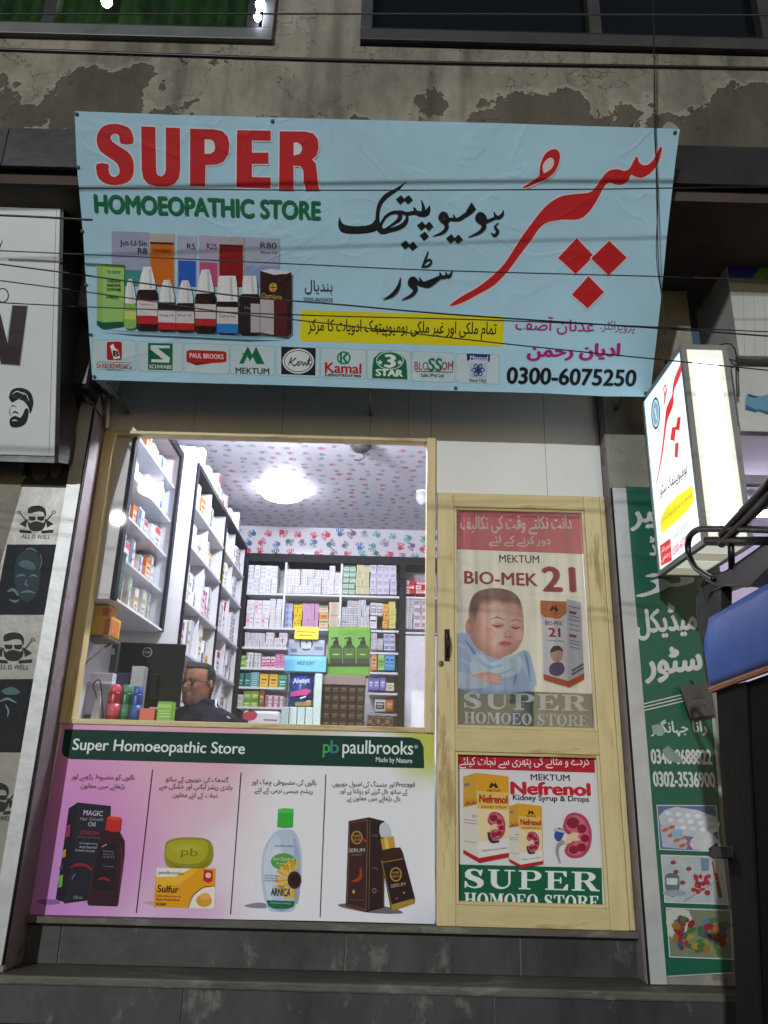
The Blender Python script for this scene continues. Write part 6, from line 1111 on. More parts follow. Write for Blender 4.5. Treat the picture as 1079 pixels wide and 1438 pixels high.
# ================================================================ lit box sign on the right pillar
AL2 = M('sign_box_metal', '#8b8f8f', rough=.4, var=.15, metal=.3)
lx0, lx1, ly0, ly1, lz0, lz1 = 1.243, 1.44, -.80, -.29, 2.485, 3.372
LB = empty('light_box', (1.34, -.3, lz0), 'glowing white box sign with red urdu lettering projecting from the pillar', 'light box')
m = MB(); t = .022
for a in (lx0, lx1-t):
    for b_ in (ly0, ly1-t): m.box(a, a+t, b_, b_+t, lz0, lz1, AL2)
for c_ in (lz0, lz1-t):
    for a in (lx0, lx1-t): m.box(a+.0005, a+t-.0005, ly0+t, ly1-t, c_, c_+t, AL2)
    for b_ in (ly0, ly1-t): m.box(lx0+t, lx1-t, b_+.0005, b_+t-.0005, c_, c_+t, AL2)
m.build('metal_frame', LB)
GLW = M('box_front_glow', '#f4f6ee', rough=.4, emit='#f6fbf0', es=2.8); GLB = M('box_base_glow', '#d9d6c4', rough=.5, emit='#d9d4bd', es=.35); GLS = M('box_edge_glow', '#eef0e6', rough=.4, emit='#e6ead8', es=.5)
m = MB(); xa, xb = lx0+t, lx1-t; m.box(xa+.022, xb-.022, ly0+.004, ly0+.008, lz0+t+.05, lz1-t-.04, GLW); m.build('front_panel', LB)
m = MB(); m.box(xa, xa+.0215, ly0+.005, ly0+.009, lz0+t, lz1-t, GLS); m.box(xb-.0215, xb, ly0+.005, ly0+.009, lz0+t, lz1-t, GLS); m.box(xa+.022, xb-.022, ly0+.005, ly0+.009, lz1-t-.0395, lz1-t, GLS); m.box(xa+.022, xb-.022, ly0+.005, ly0+.009, lz0+t, lz0+t+.0495, GLS); m.build('panel_border', LB)
m = MB()
for k in range(4): m.box(lx0+t+.002, lx1-t-.002, ly0+t+.118*k, ly0+t+.114+.118*k, lz0+.004, lz0+.008, GLB if k % 2 else GLS)
m.build('base_panel', LB); m = MB(); m.box(lx0+t, lx1-t, ly0+t, ly1-t, lz1-.012, lz1-.006, AL2); m.box(lx1-.008, lx1-.004, ly0+t, ly1-t, lz0+t, lz1-t, GLS); m.box(lx0+t, lx1-t, ly1-.012, ly1-.004, lz0+t, lz1-t, AL2); m.build('back_panel', LB)
SPn = Plane((lx0+.004, ly0, lz0), (0, -1, 0), (0, 0, 1))
m = MB(); fc = M('ink_lit_panel', '#d9eaf0', rough=.35, emit='#cfe6ee', es=1.05); m.box(lx0+.004, lx0+.007, ly0+t, ly1-t, lz0+t, lz1-t, fc); FS = m.build('side_panel', LB)
P = Print(SPn, 'glow'); P.zoom(840, 460, 3.887); rr = '#d03030'
P.poly([(318, 560), (470, 400), (508, 780), (345, 1010)], '#f2f6f4', 3)
P.stroke([(458, 172, 5), (452, 215, 16), (441, 250, 24), (426, 290, 22), (414, 330, 12), (409, 370, 9), (400, 410, 26), (386, 452, 28), (373, 505, 13), (363, 585, 9), (350, 685, 8), (337, 765, 6), (318, 855, 3)], rr)
for d_ in ([(405, 545), (428, 540), (418, 620), (395, 612)], [(435, 490), (453, 488), (445, 562), (424, 556)], [(422, 632), (442, 628), (436, 712), (418, 705)]): P.poly(d_, rr)
P.stroke([(363, 415, 5), (368, 370, 8), (374, 340, 6), (367, 312, 5), (360, 335, 5), (365, 370, 5)], rr)
P.ell(316, 468, 24, 88, '#2a3a5a'); P.ell(316, 468, 19, 76, '#bcd4e0'); P.ell(316, 468, 15, 62, '#7fa6bc'); P.line(310, 440, 322, 500, 5, '#dfeaf0')
P.text(urdu('ہومیوپیتھک سٹور'), 338, 945, 492, 815, 85, '#2a2c3c', bold=.01)
P.poly([(350, 1030), (372, 985), (440, 915), (518, 862), (526, 950), (490, 1000), (410, 1075), (346, 1125), (340, 1066)], '#e6dc10'); P.text(urdu('تمام ملکی اور غیر ملکی ادویات کا مرکز'), 352, 1082, 518, 938, 55, '#4a4a10')
P.text(urdu('عدنان آصف'), 410, 1170, 490, 1080, 40, '#3a5a7a'); P.poly([(340, 1190), (398, 1150), (406, 1272), (346, 1302)], '#c02828'); P.text(urdu('پروپرائٹر'), 348, 1240, 398, 1200, 36, '#f0d8d0'); P.text(urdu('رحمن'), 350, 1285, 398, 1250, 34, '#f0d8d0'); P.text('0300-6075250', 412, 1246, 520, 1152, 46, '#b83a4a', bold=.02)
P.build('print', FS)
m = MB(); m.tube([(1.30, ly1-.01, 3.36), (1.27, -.16, 3.62)], .02, M('rusty_pipe', '#4a3a2c', rough=.8, var=.4, scale=20), 8); m.tube([(1.36, ly1-.3, lz1), (1.44, -.16, 3.66)], .012, M('rusty_pipe', '#4a3a2c'), 8); m.box(1.30, 1.40, ly1, -.165, 2.9, 2.93, AL2); m.box(1.30, 1.40, ly1, -.165, 2.6, 2.63, AL2); m.build('mount_arm', LB)
m = MB(); rnd2 = random.Random(3)
for k in range(7):
    x = 1.30+.02*k; m.tube(smooth([(x, -.6+.05*rnd2.random(), lz1+.005), (x+.03, -.55-.1*rnd2.random(), lz1+.05+.03*rnd2.random()), (x+.08, -.6-.2*rnd2.random(), lz1+.03), (x+.1+.06*rnd2.random(), -.7, lz1-.02-.05*rnd2.random())], 4, False), .003, BLACKM, 5)
tag(m.build('cable_tangle'), 'tangle of thin black cables on top of the glowing box sign', 'cables')
# ================================================================ green strip board
GPn = wallp(PFR-.006)
gp_ = [(879, 683), (964, 686), (1001, 1006), (1029, 1365), (936, 1370)]
m = MB(); m.prism([GPn.at(*q) for q in gp_], (0, .004, 0), M('ink_green_board', '#0f5c46', rough=.42, var=.12, scale=4, bump=.08)); GB = m.build('green_banner'); tag(GB, 'tall narrow green chemist banner with white urdu words and three pill photos', 'banner')
P = Print(GPn, 'dark'); P.zoom(850, 660, 4.231); wh = '#c9cdca'
P.line(286, 100, 296, 300, 4, wh)
P.text(urdu('نیر'), 158, 362, 345, 342, 160, wh, bold=.04); P.text(urdu('لنڈ'), 268, 508, 370, 498, 110, wh, bold=.04); P.text(urdu('لز'), 200, 755, 516, 715, 150, wh, bold=.04)
P.text(urdu('میڈیکل'), 192, 1012, 548, 985, 200, wh, bold=.05); P.text(urdu('سٹور'), 245, 1268, 578, 1232, 195, wh, bold=.05)
for k in range(3): P.line(228, 1390+k*20, 470, 1332+k*20, 7, wh)
P.zoom(870, 960, 3.01)
P.text(urdu('رانا جہانگیر'), 135, 226, 370, 222, 72, wh, bold=.03); P.text('0346-8688822', 136, 338, 390, 341, 60, wh, bold=.05); P.text('0302-3536900', 145, 434, 404, 438, 62, wh, bold=.05)
P.poly([(134, 178), (165, 170), (190, 200), (180, 222), (140, 212)], '#8fa39a'); P.poly([(180, 280), (205, 262), (245, 300), (270, 330), (232, 335), (190, 310)], '#7f968c')
P.line(395, 140, 425, 480, 14, '#9aa8a4'); P.line(205, 1236, 480, 1220, 5, '#a9b4b0')
rp = random.Random(11)
def photo(q, bg): P.poly(q, '#c4ccc8'); c_ = (sum(a for a, b_ in q)/4, sum(b_ for a, b_ in q)/4); P.poly([(c_[0]+(a-c_[0])*.97, c_[1]+(b_-c_[1])*.96) for a, b_ in q], bg); return c_
photo([(155, 512), (408, 514), (425, 712), (168, 702)], '#59679a')
P.poly([(165, 560), (240, 520), (400, 560), (415, 620), (330, 650), (200, 620)], '#b9c0c8', 2)
for i in range(5):
    for j in range(3): P.ell(205+i*42+j*10, 548+j*28+i*4, 13, 9, '#d6dade')
P.poly([(170, 600), (215, 590), (290, 670), (280, 700), (180, 690)], '#a9b0c0')
for i in range(4):
    for j in range(2): P.ell(192+i*24+j*28, 618+i*22-j*12, 15, 8, '#b4622a', rot=-20)
P.poly([(300, 660), (360, 620), (415, 660), (420, 705), (310, 700)], '#c3c9cc', 2); P.poly([(215, 620), (262, 615), (270, 650), (225, 652)], '#8aa6c8'); P.poly([(370, 700), (410, 670), (420, 706)], '#2a3a6a')
photo([(172, 722), (435, 730), (460, 935), (188, 925)], '#a9b4b8')
P.poly([(190, 815), (215, 800), (250, 812), (245, 895), (200, 892)], '#5a6a74', 2); P.poly([(196, 820), (244, 822), (242, 850), (198, 848)], '#c0ccd0'); P.ell(230, 885, 50, 14, '#8a98a0'); P.poly([(340, 735), (376, 738), (376, 790), (345, 792)], '#6a8296'); P.line(395, 750, 425, 905, 16, '#8a3a30'); P.line(398, 745, 408, 800, 12, '#c9b08a'); P.line(270, 920, 430, 820, 4, '#7a8a92')
for k in range(16): P.ell(rp.uniform(295, 380), rp.uniform(810, 885), rp.uniform(9, 15), rp.uniform(7, 11), rp.choice(('#a02030', '#b83040', '#7a1826')), rot=rp.uniform(0, 90))
for x, y in ((225, 755), (290, 782), (236, 795), (264, 840)): P.ell(x, y, 12, 9, '#8a3040')
photo([(193, 945), (468, 955), (478, 1165), (208, 1155)], '#6f7a62')
P.poly([(200, 955), (290, 958), (300, 1030), (240, 1070), (205, 1060)], '#b9beb0', 2)
for k in range(60): x = rp.uniform(232, 448); y = rp.uniform(995, 1138); P.ell(x, y, rp.uniform(14, 24), rp.uniform(9, 14), rp.choice(('#7e1a24', '#8a2830', '#98882a', '#3f6a32', '#2a5270', '#96661e', '#557088', '#30603c', '#7e8430', '#8a2830', '#7e1a24')), rot=rp.uniform(0, 180))
P.build('print', GB)
m = MB(); p_ = wallp(PFR-.05); m.prism([p_.at(*q) for q in ((955, 964), (997, 957), (1006, 1003), (970, 1009))], (0, .006, 0), M('grey_worn_plate', '#4f4b46', rough=.6, var=.3, scale=12, bump=.2, bscale=30)); PL = m.build('metal_plate'); tag(PL, 'small tilted grey plate with faded writing hanging over the green banner', 'plate')
P = Print(p_, 'dark'); P.zoom(0, 0, 1); P.text(urdu('رکشہ'), 972, 984, 990, 982, 9, '#332f2c', bold=.03); P.text('3577', 978, 996, 992, 995, 6, '#332f2c', bold=.02); P.build('print', PL)
m = MB(); q = p_.at(976, 961); m.tube([q+V((0, .004, 0)), (q.x-.0, PFR-.01, q.z+.02)], .003, BLACKM, 6); m.build('hanging_wire', PL)
# ================================================================ neighbour's white sign, left
sBR, sTR = V((-1.538, -.34, 2.97)), V((-1.537, -.723, 4.054))
NPn = Plane(sBR, (1, -.0, -.003), sTR-sBR); nn = NPn.n
NS_ = empty('shop_sign', (-2.3, -.4, 2.9), 'white box sign with a bearded man emblem and part of a big dark letter', 'sign')
E1, E2 = NPn.at(85, 293), NPn.at(77, 641); A1 = E1-V((1.6, 0, -.005)); A2 = E2-V((1.6, 0, -.005))
m = MB(); m.hexa([A2, E2, E1, A1, A2-nn*.12, E2-nn*.12, E1-nn*.12, A1-nn*.12], M('white_sign_face', '#d2dcde', rough=.4, var=.06, scale=2)); SF = m.build('sign_face', NS_, bevel=.004)
m = MB(); o_ = nn*.0; m.hexa([E2-nn*.008+V((.001, 0, -.03)), E2-nn*.008+V((.02, 0, -.03)), E1-nn*.008+V((.012, 0, 0)), E1-nn*.008+V((.001, 0, 0)), E2-nn*.2+V((.001, 0, -.03)), E2-nn*.2+V((.02, 0, -.03)), E1-nn*.2+V((.012, 0, 0)), E1-nn*.2+V((.001, 0, 0))], BLACKM); m.hexa([A2-nn*.006+V((0, 0, -.032)), E2-nn*.006+V((0, 0, -.032)), E2-nn*.006, A2-nn*.006, A2-nn*.2+V((0, 0, -.032)), E2-nn*.2+V((0, 0, -.032)), E2-nn*.2, A2-nn*.2], BLACKM); m.build('sign_edge', NS_)
P = Print(NPn, 'vinyl'); P.zoom(0, 280, 3.42); dk = '#2b1a20'
P.poly([(-30, 255), (0, 238), (18, 188), (10, 200), (-4, 225), (-30, 240)], '#17171a'); P.ring(14, 461, 30, 36, 6, '#3a2a2a'); P.line(272, 48, 236, 1222, 2, '#5a6264')
P.poly([(58, 506), (137, 509), (100, 802), (2, 794), (30, 700)], '#9aa2a4'); P.poly([(-192, 495), (-124, 497), (-88, 690), (-40, 504), (-8, 506), (38, 692), (62, 510), (133, 513), (95, 797), (5, 790), (-24, 640), (-50, 786), (-145, 780)], dk)
k_ = '#101114'
P.poly([(44, 945), (58, 915), (90, 905), (128, 912), (152, 935), (162, 975), (156, 1005), (145, 1030), (138, 1000), (118, 972), (95, 960), (110, 948), (80, 965), (60, 975), (48, 962)], k_, 3); P.stroke([(60, 935, 2), (85, 922, 5), (120, 940, 2)], '#d2dcde'); P.stroke([(95, 925, 2), (125, 935, 4), (140, 965, 2)], '#d2dcde')
P.poly([(47, 1060), (60, 1045), (78, 1040), (98, 1048), (112, 1030), (122, 1005), (138, 1010), (136, 1045), (125, 1075), (100, 1092), (66, 1096), (50, 1085)], k_, 3); P.stroke([(60, 1028, 3), (75, 1020, 9), (90, 1030, 4)], k_); P.stroke([(52, 995, 2), (65, 991, 5), (80, 997, 2)], k_); P.stroke([(58, 1064, 2), (72, 1060, 6), (86, 1064, 2)], '#d2dcde'); P.stroke([(50, 1000, 2), (48, 1030, 3), (56, 1040, 2)], k_)
P.build('print', SF)
# posters on the left pillar
QPn = wallp(PFY-.003)
m = MB(); m.prism([QPn.at(*q) for q in ((45, 600), (108, 600), (96, 683), (67, 861), (46, 995), (32, 1056), (21, 1131), (2, 1300), (-70, 1300), (-62, 1000), (0, 795), (31, 686))], (0, .002, 0), M('cream_poster_strip', '#87857a', rough=.35, var=.1, scale=4, bump=.2, bscale=6)); PS = m.build('barber_poster'); tag(PS, 'tall glossy barber poster strip of bearded faces pasted on the pillar', 'poster')
P = Print(QPn, 'paper'); P.zoom(0, 600, 3.593)
P.poly([(150, 40), (375, 52), (335, 306), (105, 300)], '#3c3836'); P.poly([(165, 150), (210, 130), (250, 160), (240, 240), (190, 270), (160, 230)], '#7a625a', 3); P.poly([(260, 170), (300, 150), (310, 200), (290, 250), (255, 240)], '#8a7268', 3); P.poly([(290, 80), (335, 90), (320, 150), (295, 140)], '#5a5654', 3); P.stroke([(108, 280, 6), (118, 255, 14), (130, 245, 6)], '#9a948c')
def barber(cx, cy, s, tx):
    g = lambda pts: [(cx+x*s, cy+y*s) for x, y in pts]; k = '#2b2a2c'
    P.poly(g([(-50, -40), (-45, -62), (-15, -75), (25, -74), (50, -55), (55, -25), (48, -10), (40, -35), (10, -42), (-40, -30)]), k, 3); P.poly(g([(-50, 0), (-40, 25), (-20, 18), (0, 14), (22, 18), (42, 22), (52, -2), (50, 40), (25, 68), (-20, 70), (-46, 48)]), k, 3); P.poly(g([(-46, -14), (-4, -12), (-6, 6), (-22, 12), (-42, 6)]), k); P.poly(g([(4, -12), (46, -14), (42, 8), (24, 12), (6, 6)]), k)
    for q in (-1, 1):
        P.poly(g([(q*52, 0), (q*98, 30), (q*60, 50)]), k); P.stroke(g([(q*88, -20), (q*60, 5)]) and [(cx+q*92*s, cy-30*s, 5), (cx+q*60*s, cy+10*s, 6)], k); P.ring(cx+q*100*s, cy-38*s, 12*s, 9*s, 4*s, k); P.poly(g([(q*30, 68), (q*98, 62), (q*95, 80), (q*28, 84)]), k)
    if tx: P.text('ALL IS WELL', cx-88*s, cy+112*s, cx+78*s, cy+116*s, 24*s, '#4a4744', bold=.0)
barber(185, 462, .88, True); barber(68, 1110, .98, True)
P.poly([(38, 592), (300, 592), (238, 946), (-30, 946)], '#161d26')
P.poly([(75, 720), (100, 640), (160, 620), (200, 660), (205, 740), (190, 830), (150, 880), (105, 865), (80, 800)], '#2c3c44', 3); P.poly([(95, 690), (130, 670), (175, 690), (180, 720), (130, 715)], '#4f6a70', 3)
for pts in ([(85, 755, 4), (110, 745, 10), (130, 752, 4)], [(150, 755, 4), (172, 746, 10), (192, 758, 4)], [(135, 770, 5), (132, 795, 9), (145, 800, 4)], [(105, 835, 4), (145, 828, 12), (180, 838, 4)], [(40, 830, 6), (70, 820, 16), (95, 850, 8)], [(50, 870, 5), (80, 880, 12), (100, 870, 5)], [(130, 620, 4), (160, 612, 8), (190, 630, 4)], [(205, 640, 3), (212, 680, 5), (200, 720, 3)]): P.stroke(pts, '#5d7d84')
P.poly([(-20, 1272), (178, 1270), (120, 1640), (-60, 1640)], '#12181f'); P.poly([(10, 1330), (60, 1310), (100, 1330), (95, 1345), (40, 1350)], '#4a6a70', 3); P.stroke([(0, 1385, 4), (40, 1370, 12), (85, 1390, 5)], '#6a8a90'); P.stroke([(30, 1400, 5), (45, 1430, 9), (40, 1460, 4)], '#6a8a90')
barber(-10, 1870, 1.0, True); P.build('print', PS)
# tangle and pipes in the gap beside the banner
m = MB(); rnd3 = random.Random(9)
for k in range(9):
    pts = [(100+rnd3.uniform(-6, 14), 380+rnd3.uniform(-10, 40)), (105+rnd3.uniform(-12, 18), 450+rnd3.uniform(-15, 15)), (100+rnd3.uniform(-14, 20), 510+rnd3.uniform(-15, 15)), (112+rnd3.uniform(-14, 30), 560+rnd3.uniform(-15, 25))]
    m.tube(smooth([tuple(PY(a, b_, -.22-.01*k)) for a, b_ in pts], 5, False), .004+.003*rnd3.random(), RUBBER, 6)
for pts in ([(95, 545), (118, 530), (128, 522)], [(92, 540), (104, 505), (122, 488)], [(140, 545), (147, 580), (146, 600)], [(118, 556), (140, 548), (156, 560)]): m.tube(smooth([tuple(PY(a, b_, -.2)) for a, b_ in pts], 4, False), .005, RUBBER, 6)
m.tube([tuple(PY(97+14*math.cos(k*.6), 560+16*math.sin(k*.6), -.23)) for k in range(14)], .008, RUBBER, 6)
tag(m.build('cable_tangle'), 'messy black cable tangle in the gap beside the wide blue banner', 'cables')
m = MB(); m.box(-1.56, -1.437, -.335, -.19, 3.33, 3.66, RUBBER); sun_bx = m.build('sun_block_box', bevel=.01); tag(sun_bx, 'added dark box blocking the sun behind the cable tangle in the gap beside the banner', 'box')  # dark box added to stop a sun streak coming through the gap
m = MB(); m.box(-1.55, -1.447, -.341, -.335, 3.35, 3.64, BLACKM); m.build('sun_block_face', sun_bx, bevel=.003)
m = MB(); a = PY(153, 540, -.06); b_ = PY(149, 600, -.06); m.tube([a, b_], .014, M('white_pipe', '#b9bdbb', rough=.5, var=.15), 10); tag(m.build('pipe_stub'), 'short white pipe end hanging under the banner corner above the window', 'pipe')
# barber shop beside, only its edge shows
BS = empty('barber_shop', (-2.6, 0, .83), 'neighbouring shop edge with grey column and a lit doorway below the white sign', 'building')
m = MB(); m.box(-2.02, -1.935, -.19, .2, .83, TBB-.061, WALLP); m.build('column', BS); m = MB(); m.box(-4, -2.03, .05, .1, .83, 2.0, WALLP); m.box(-4, -2.03, .0, .1, 2.95, TBB-.061, WALLP); m.build('front_wall', BS)
m = MB(); m.box(-4, -2.03, .06, .07, 2.001, 2.949, M('lit_doorway', '#e9e0a0', emit='#efe3a8', es=.7)); m.build('lit_window', BS)
# ================================================================ shoe shop beside, right
SS2 = empty('shoe_shop', (2.6, 0, .83), 'neighbouring shoe shop front glimpsed behind the rickshaw with blue topped sign', 'building')
m = MB(); sy = -.30; g = lambda x, y: PY(x, y, sy)
m.box(g(1024, 400).x, 4, sy, .1, g(1050, 506).z, g(1050, 350).z, M('pale_sign_panel', '#b4b9b5', rough=.5, var=.1, scale=3)); SB = m.build('sign_panel', SS2)
P = Print(wallp(sy-.001), 'vinyl'); P.zoom(900, 300, 4.793); P.poly([(575, 240), (1400, 240), (1400, 440), (592, 440)], '#2c33a0'); P.poly([(745, 440), (858, 290), (1000, 100), (1060, 240), (900, 400), (800, 470)], '#57a04f'); P.poly([(592, 440), (860, 440), (858, 480), (600, 462)], '#7f8a84')
for x in (690, 760, 830): P.line(x, 480, x+10, 980, 2, '#7f857f')
P.build('print', SB)
m = MB(); m.tube([g(1031, 507)+V((0, -.03, 0)), (4, sy-.03, g(1055, 506).z)], .012, GREYM, 8); m.tube([g(1031, 507)+V((0, -.03, 0)), g(1033, 560)+V((0, -.03, 0))], .008, GREYM, 8); m.build('pipe_frame', SS2)
m = MB(); m.box(g(1036, 560).x, 4, sy+.01, sy+.02, g(1055, 604).z, g(1055, 513).z, M('white_shoe_board', '#b4b8b6', rough=.45, var=.08)); SBD = m.build('shoe_board', SS2)
P = Print(wallp(sy+.009), 'vinyl'); P.zoom(900, 300, 4.793); P.poly([(703, 1285), (712, 1220), (735, 1212), (775, 1228), (830, 1225), (870, 1212), (960, 1215), (960, 1330), (860, 1345), (800, 1330), (740, 1325)], '#5a8aa0', 2); P.poly([(703, 1288), (780, 1320), (800, 1315), (860, 1335), (960, 1325), (960, 1350), (850, 1352), (790, 1330), (778, 1338), (704, 1322)], '#2a5a7a'); P.poly([(718, 1214), (760, 1228), (800, 1228), (770, 1240), (730, 1232)], '#20303a'); P.build('print', SBD)
LIL = M('lilac_shop_wall', '#c9c2d6', rough=.6, var=.05)
m = MB(); m.box(1.63, 4.2, 1.2, 1.25, .9, 4, LIL); m.box(1.63, 4.2, -.25, 1.2, g(1055, 606).z, g(1055, 606).z+.05, LIL); m.box(1.63, 4.2, -.2, 1.2, .85, .9, INFL); m.build('inner_wall', SS2)
m = MB(); bz_ = PY(1065, 672, 0).z; m.box(1.63, 4, .0, .05, bz_-.03, bz_+.02, M('grey_lilac_beam', '#8a8494', rough=.6)); m.build('shop_beam', SS2)
tl = empty('tube_light', (2.3, .5, 2.7), 'white tube light glowing inside the shoe shop', 'tube light'); q = PY(1062, 722, .5); m = MB(); m.tube([(1.75, .5, q.z), (2.9, .5, q.z)], .018, M('tube_glow', '#ffffff', emit='#f4f0ff', es=26), 10); m.build('tube_glass', tl); m = MB(); m.box(1.72, 2.93, .48, .52, q.z+.02, q.z+.05, LIL); m.build('tube_fitting', tl); m = MB(); m.tube([(2.3, .5, q.z+.05), (2.3, .5, g(1055, 606).z)], .006, GREYM, 6); m.build('hanging_rod', tl)
m = MB(); sz = PY(1030, 862, -.05).z; m.box(1.63, 2.8, -.1, .3, sz-.02, sz, SHW); m.box(1.64, 1.67, -.09, .29, .9, sz-.021, SHW); tag(m.build('display_shelf'), 'white display shelf holding shoes in the shop behind the rickshaw', 'shelf')
def shoe(x, y, z_, c, label, grp):
    m = MB(); rings = []; L_ = .26
    for i in range(9):
        t = i/8; yy = y-L_*(t-.5); w_ = .036+.014*math.sin(math.pi*min(1, t*1.1)); h = .085 if t < .3 else .085-.055*min(1, (t-.3)/.5); w_ *= (.75 if i in (0, 8) else 1); h *= (.8 if i == 8 else 1)
        rings.append([(x+w_*math.cos(a), yy, z_+.014+max(0, h*math.sin(a))) for a in [math.pi*k/8 for k in range(9)]])
    vs = [p for r in rings for p in r]; fs = [(i*9+k, i*9+k+1, (i+1)*9+k+1, (i+1)*9+k) for i in range(8) for k in range(8)]+[tuple(range(9)), tuple(72+k for k in reversed(range(9)))]
    e = empty('shoe', (x, y, z_), label, 'shoe', grp); m.add(vs, fs, M('shoe_leather_'+c[1:], c, rough=.4, var=.2), True); m.build('shoe_upper', e)
    m = MB(); m.prism([(x+(.052 if 0 < i < 8 else .035)*s_, y-L_*(i/8-.5), z_+.001) for s_, ii in ((1, range(9)), (-1, range(8, -1, -1))) for i in ii], (0, 0, .016), M('shoe_sole', '#2a1a18', rough=.7)); m.build('sole', e)
shoe(1.735, .1, sz, '#6a1f2c', 'maroon shoe on the display shelf nearest the pillar', 'maroon shoes'); shoe(1.85, .1, sz, '#6a1f2c', 'maroon shoe on the display shelf next to a tan one', 'maroon shoes'); shoe(1.99, .1, sz, '#a08458', 'tan shoe on the display shelf', None); shoe(2.12, .1, sz, '#7a5a3a', 'brown shoe on the display shelf', None)
# ================================================================ rickshaw
XR = .95; RPn = Plane((XR, -1.5, 0), (0, -1, 0), (0, 0, 1)); rk = lambda x, y: RPn.at(850+x/4.231, 660+y/4.231)
TB = M('black_rail_paint', '#0d0d0f', rough=.35, var=.3, scale=20)
RK = empty('auto_rickshaw', (1.4, -2.0, 0), 'dark auto rickshaw side with black rails and a blue side curtain', 'rickshaw')
def ext(p, q, d): return q+(q-p).normalized()*d
m = MB(); a, b_ = rk(695, 385), rk(969, 88); m.tube([a, ext(a, b_, .25)], .012, TB, 10); a, b_ = rk(690, 440), rk(969, 175); m.tube([a, ext(a, b_, .25)], .012, TB, 10); m.build('roof_rail', RK)
m = MB(); pts = smooth([tuple(rk(*q)) for q in ((1250, 372), (969, 355), (760, 350), (640, 350), (560, 352), (510, 385), (492, 440), (500, 510), (535, 575), (600, 625), (650, 650))], 5, False); m.tube(pts, .0095, TB, 10); m.build('bumper_loop', RK)
m = MB(); m.tube([rk(605, 418), rk(1100, 424)], .0115, TB, 10); m.tube([rk(746, 395), rk(752, 590)], .009, TB, 10); m.build('cross_rail', RK)
m = MB(); m.prism([rk(*q) for q in ((575, 690), (600, 640), (720, 600), (969, 425), (1200, 260), (1200, 440), (969, 590), (850, 690), (720, 690), (640, 720), (600, 790))], (.05, 0, 0), TB); m.build('roof_edge', RK, bevel=.008)
m = MB(); m.prism([rk(*q) for q in ((575, 700), (600, 660), (690, 700), (690, 845), (632, 885), (640, 1000), (640, 1290), (625, 1310), (598, 1240), (575, 1050), (540, 860), (538, 760))], (.03, 0, 0), M('black_curtain_edge', '#121214', rough=.6, var=.3, bump=.2)); m.build('curtain_edge', RK, bevel=.006)
BV = M('blue_vinyl', '#4470d0', rough=.42, var=.12, scale=6, bump=.25, bscale=5)
m = MB(); top = [(625, 930), (640, 880), (690, 845), (800, 780), (969, 690), (1200, 570)]; bot = [(640, 1290), (650, 1288), (720, 1262), (800, 1232), (969, 1170), (1200, 1085)]; vs = []; NV = 8
for i in range(6):
    for j in range(NV+1): t = j/NV; q = rk(top[i][0]+(bot[i][0]-top[i][0])*t, top[i][1]+(bot[i][1]-top[i][1])*t); vs.append(q+V((-.004-.012*math.sin(math.pi*t)-.004*math.sin(i*2+t*7), 0, 0)))
m.add(vs, [(i*(NV+1)+j, i*(NV+1)+j+1, (i+1)*(NV+1)+j+1, (i+1)*(NV+1)+j) for i in range(5) for j in range(NV)], BV, True); o = m.build('blue_curtain', RK); sdm = o.modifiers.new('cloth_thickness', 'SOLIDIFY'); sdm.thickness = .004; sdm.offset = 1
m = MB(); m.prism([rk(*q)+V((-.012, 0, 0)) for q in ((640, 1290), (800, 1232), (969, 1170), (1200, 1085), (1200, 1118), (969, 1204), (800, 1265), (645, 1325))], (.012, 0, 0), M('orange_trim', '#b0602f', rough=.5, var=.25, scale=20)); m.prism([rk(*q)+V((-.0135, 0, 0)) for q in ((641, 1298), (969, 1180), (969, 1187), (642, 1305))], (.001, 0, 0), M('pale_piping', '#b9a68a', rough=.5)); m.build('trim_strip', RK)
rz = lambda x, y: RPn.at(870+x/3.01, 960+y/3.01)
m = MB(); m.prism([rz(*q) for q in ((410, 35), (425, 22), (532, -8), (545, 300), (565, 700), (600, 1500), (495, 1500), (488, 1150), (470, 860), (440, 560), (420, 200))], (.05, 0, 0), M('weathered_side_board', '#1d1b18', rough=.85, spec=.2, var=.5, scale=5, bump=.3, stretch=(1, 1, .3), dirt='#2e1c16', dirt_t=.6, dscale=4)); m.build('side_board', RK)
m = MB(); m.prism([rz(*q)+V((.006, 0, 0)) for q in ((533, -8), (900, -140), (900, 1500), (602, 1500), (566, 700), (546, 300))], (.05, 0, 0), M('dark_side_panel', '#060607', rough=.8, var=.3, spec=.15)); m.build('side_panel', RK)
m = MB(); m.prism([rz(*q)+V((-.03, 0, 0)) for q in ((428, 700), (440, 690), (478, 692), (484, 735), (440, 740), (424, 728))], (.03, 0, 0), BLACKM); m.build('latch', RK, bevel=.004)
zb0 = rz(495, 1500).z; yb1 = rz(495, 1500).y; yb0 = rz(600, 1500).y
m = MB(); m.box(XR+.005, 2.0, -3.0, yb1-.03, .38, zb0+.02, M('dark_side_panel', '#0c0c0d')); m.box(XR+.06, 2.0, -3.0, -1.62, zb0+.02, 1.2, M('dark_side_panel', '#0c0c0d')); m.build('lower_body', RK)
for x, y in ((1.06, -1.75), (1.9, -1.75)):
    m = MB(); m.lathe((x-.05, y, .25), [(.14, 0), (.24, .01), (.25, .05), (.24, .09), (.14, .1)], RUBBER, 24, (1, 0, 0)); wh_ = m.build('wheel', RK); m = MB(); m.lathe((x-.055, y, .25), [(.02, -.005), (.12, 0), (.12, .11), (.02, .115)], GREYM, 16, (1, 0, 0)); m.build('rim', wh_)
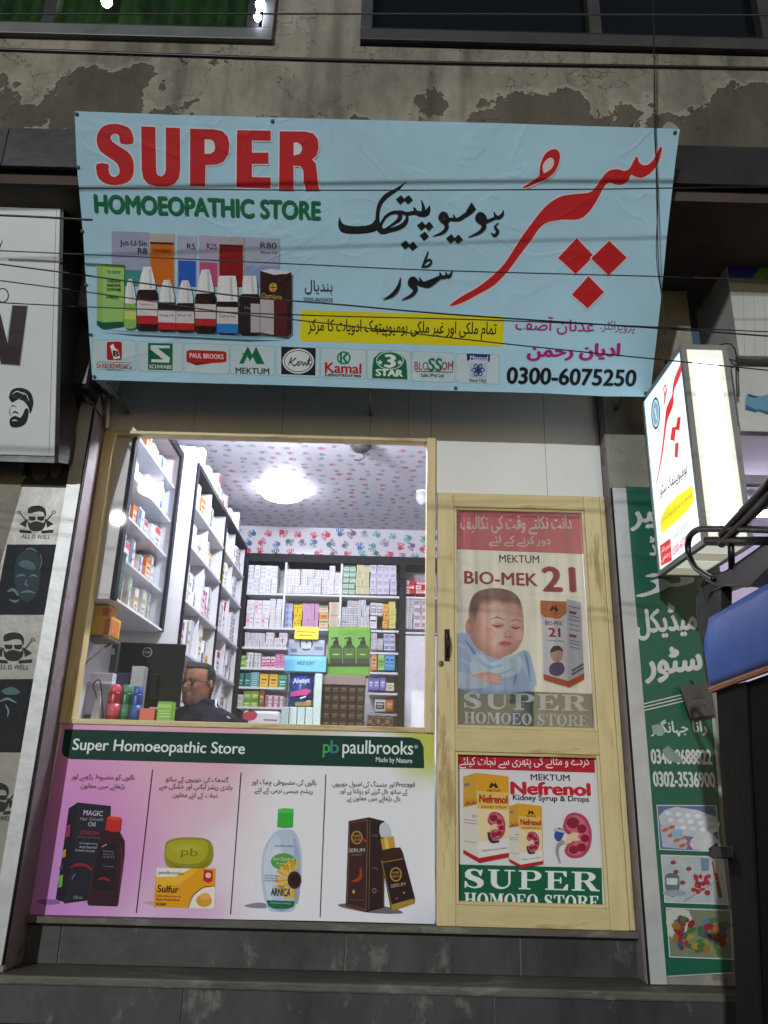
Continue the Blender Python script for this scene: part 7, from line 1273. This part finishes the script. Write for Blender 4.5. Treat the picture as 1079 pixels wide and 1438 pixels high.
# ================================================================ overhead wires
def wire(pts, Y, r, label, grp=None, name='overhead_wire', mat=BLACKM):
    a, b_ = pts[0], pts[-1]
    P3 = [PY(x, y, Y) for x, y in pts]
    if abs(b_[0]-a[0]) > 300: P3 = [P3[0]+(P3[0]-P3[1]).normalized()*3]+P3+[P3[-1]+(P3[-1]-P3[-2]).normalized()*3]
    m = MB(); m.tube(smooth([tuple(p) for p in P3], 5, False), r, mat, 6); o = m.build(name); tag(o, label, 'wire', grp)
wire([(0, -32), (540, -28), (1079, -20)], -1.6, .0055, 'thick cable above the upper windows whose shadow falls across the banner')
GW = M('grey_wire', '#3a3c3c', rough=.6)
wire([(0, 20), (540, 19.5), (1079, 21.5)], -1.6, .003, 'topmost thin wire crossing the upper windows', mat=GW)
wire([(0, 70), (540, 87), (1079, 97)], -2.0, .0058, 'thick dark cable standing in for a wire shadow across the peeling plaster under the upper windows')  # dark tube in place of the shadow band a wire throws on the plaster
wire([(0, 263), (430, 267), (800, 266), (1079, 262)], -1.6, .0021, 'thin wire running just below the big red lettering of the banner')
wire([(-40, 301), (40, 304), (130, 309)], -.86, .005, 'short thick cable over the top of the white sign, passing behind the banner')
wire([(0, 352), (180, 360), (440, 372), (620, 380), (955, 389), (1079, 392)], -1.6, .002, 'thin wire crossing the banner at the printed boxes')
wire([(0, 371), (100, 384), (240, 403), (346, 417), (480, 428), (640, 442), (955, 463), (1079, 472)], -1.7, .0026, 'sagging dark wire crossing the white sign and the printed bottles')
wire([(0, 394), (100, 407), (205, 422), (276, 433), (353, 443), (440, 452), (730, 485), (1079, 520)], -1.55, .0022, 'steeply sagging wire crossing the printed bottles down to the phone number')
wire([(0, 425), (100, 430), (440, 443), (700, 450), (1079, 466)], -1.65, .002, 'lowest wire crossing the printed bottles and the yellow strip')
wire([(916, -30), (918, 60), (921, 180), (922, 260), (925, 370), (930, 415), (934, 470)], -1.12, .0022, 'thin vertical wire dangling in front of the banner end', name='dangling_wire')
wire([(919, -30), (919, 80), (919, 180), (924, 270), (922, 360), (931, 430), (932, 500)], -1.1, .0018, 'second thin vertical wire twisted beside the dangling one', name='dangling_wire')
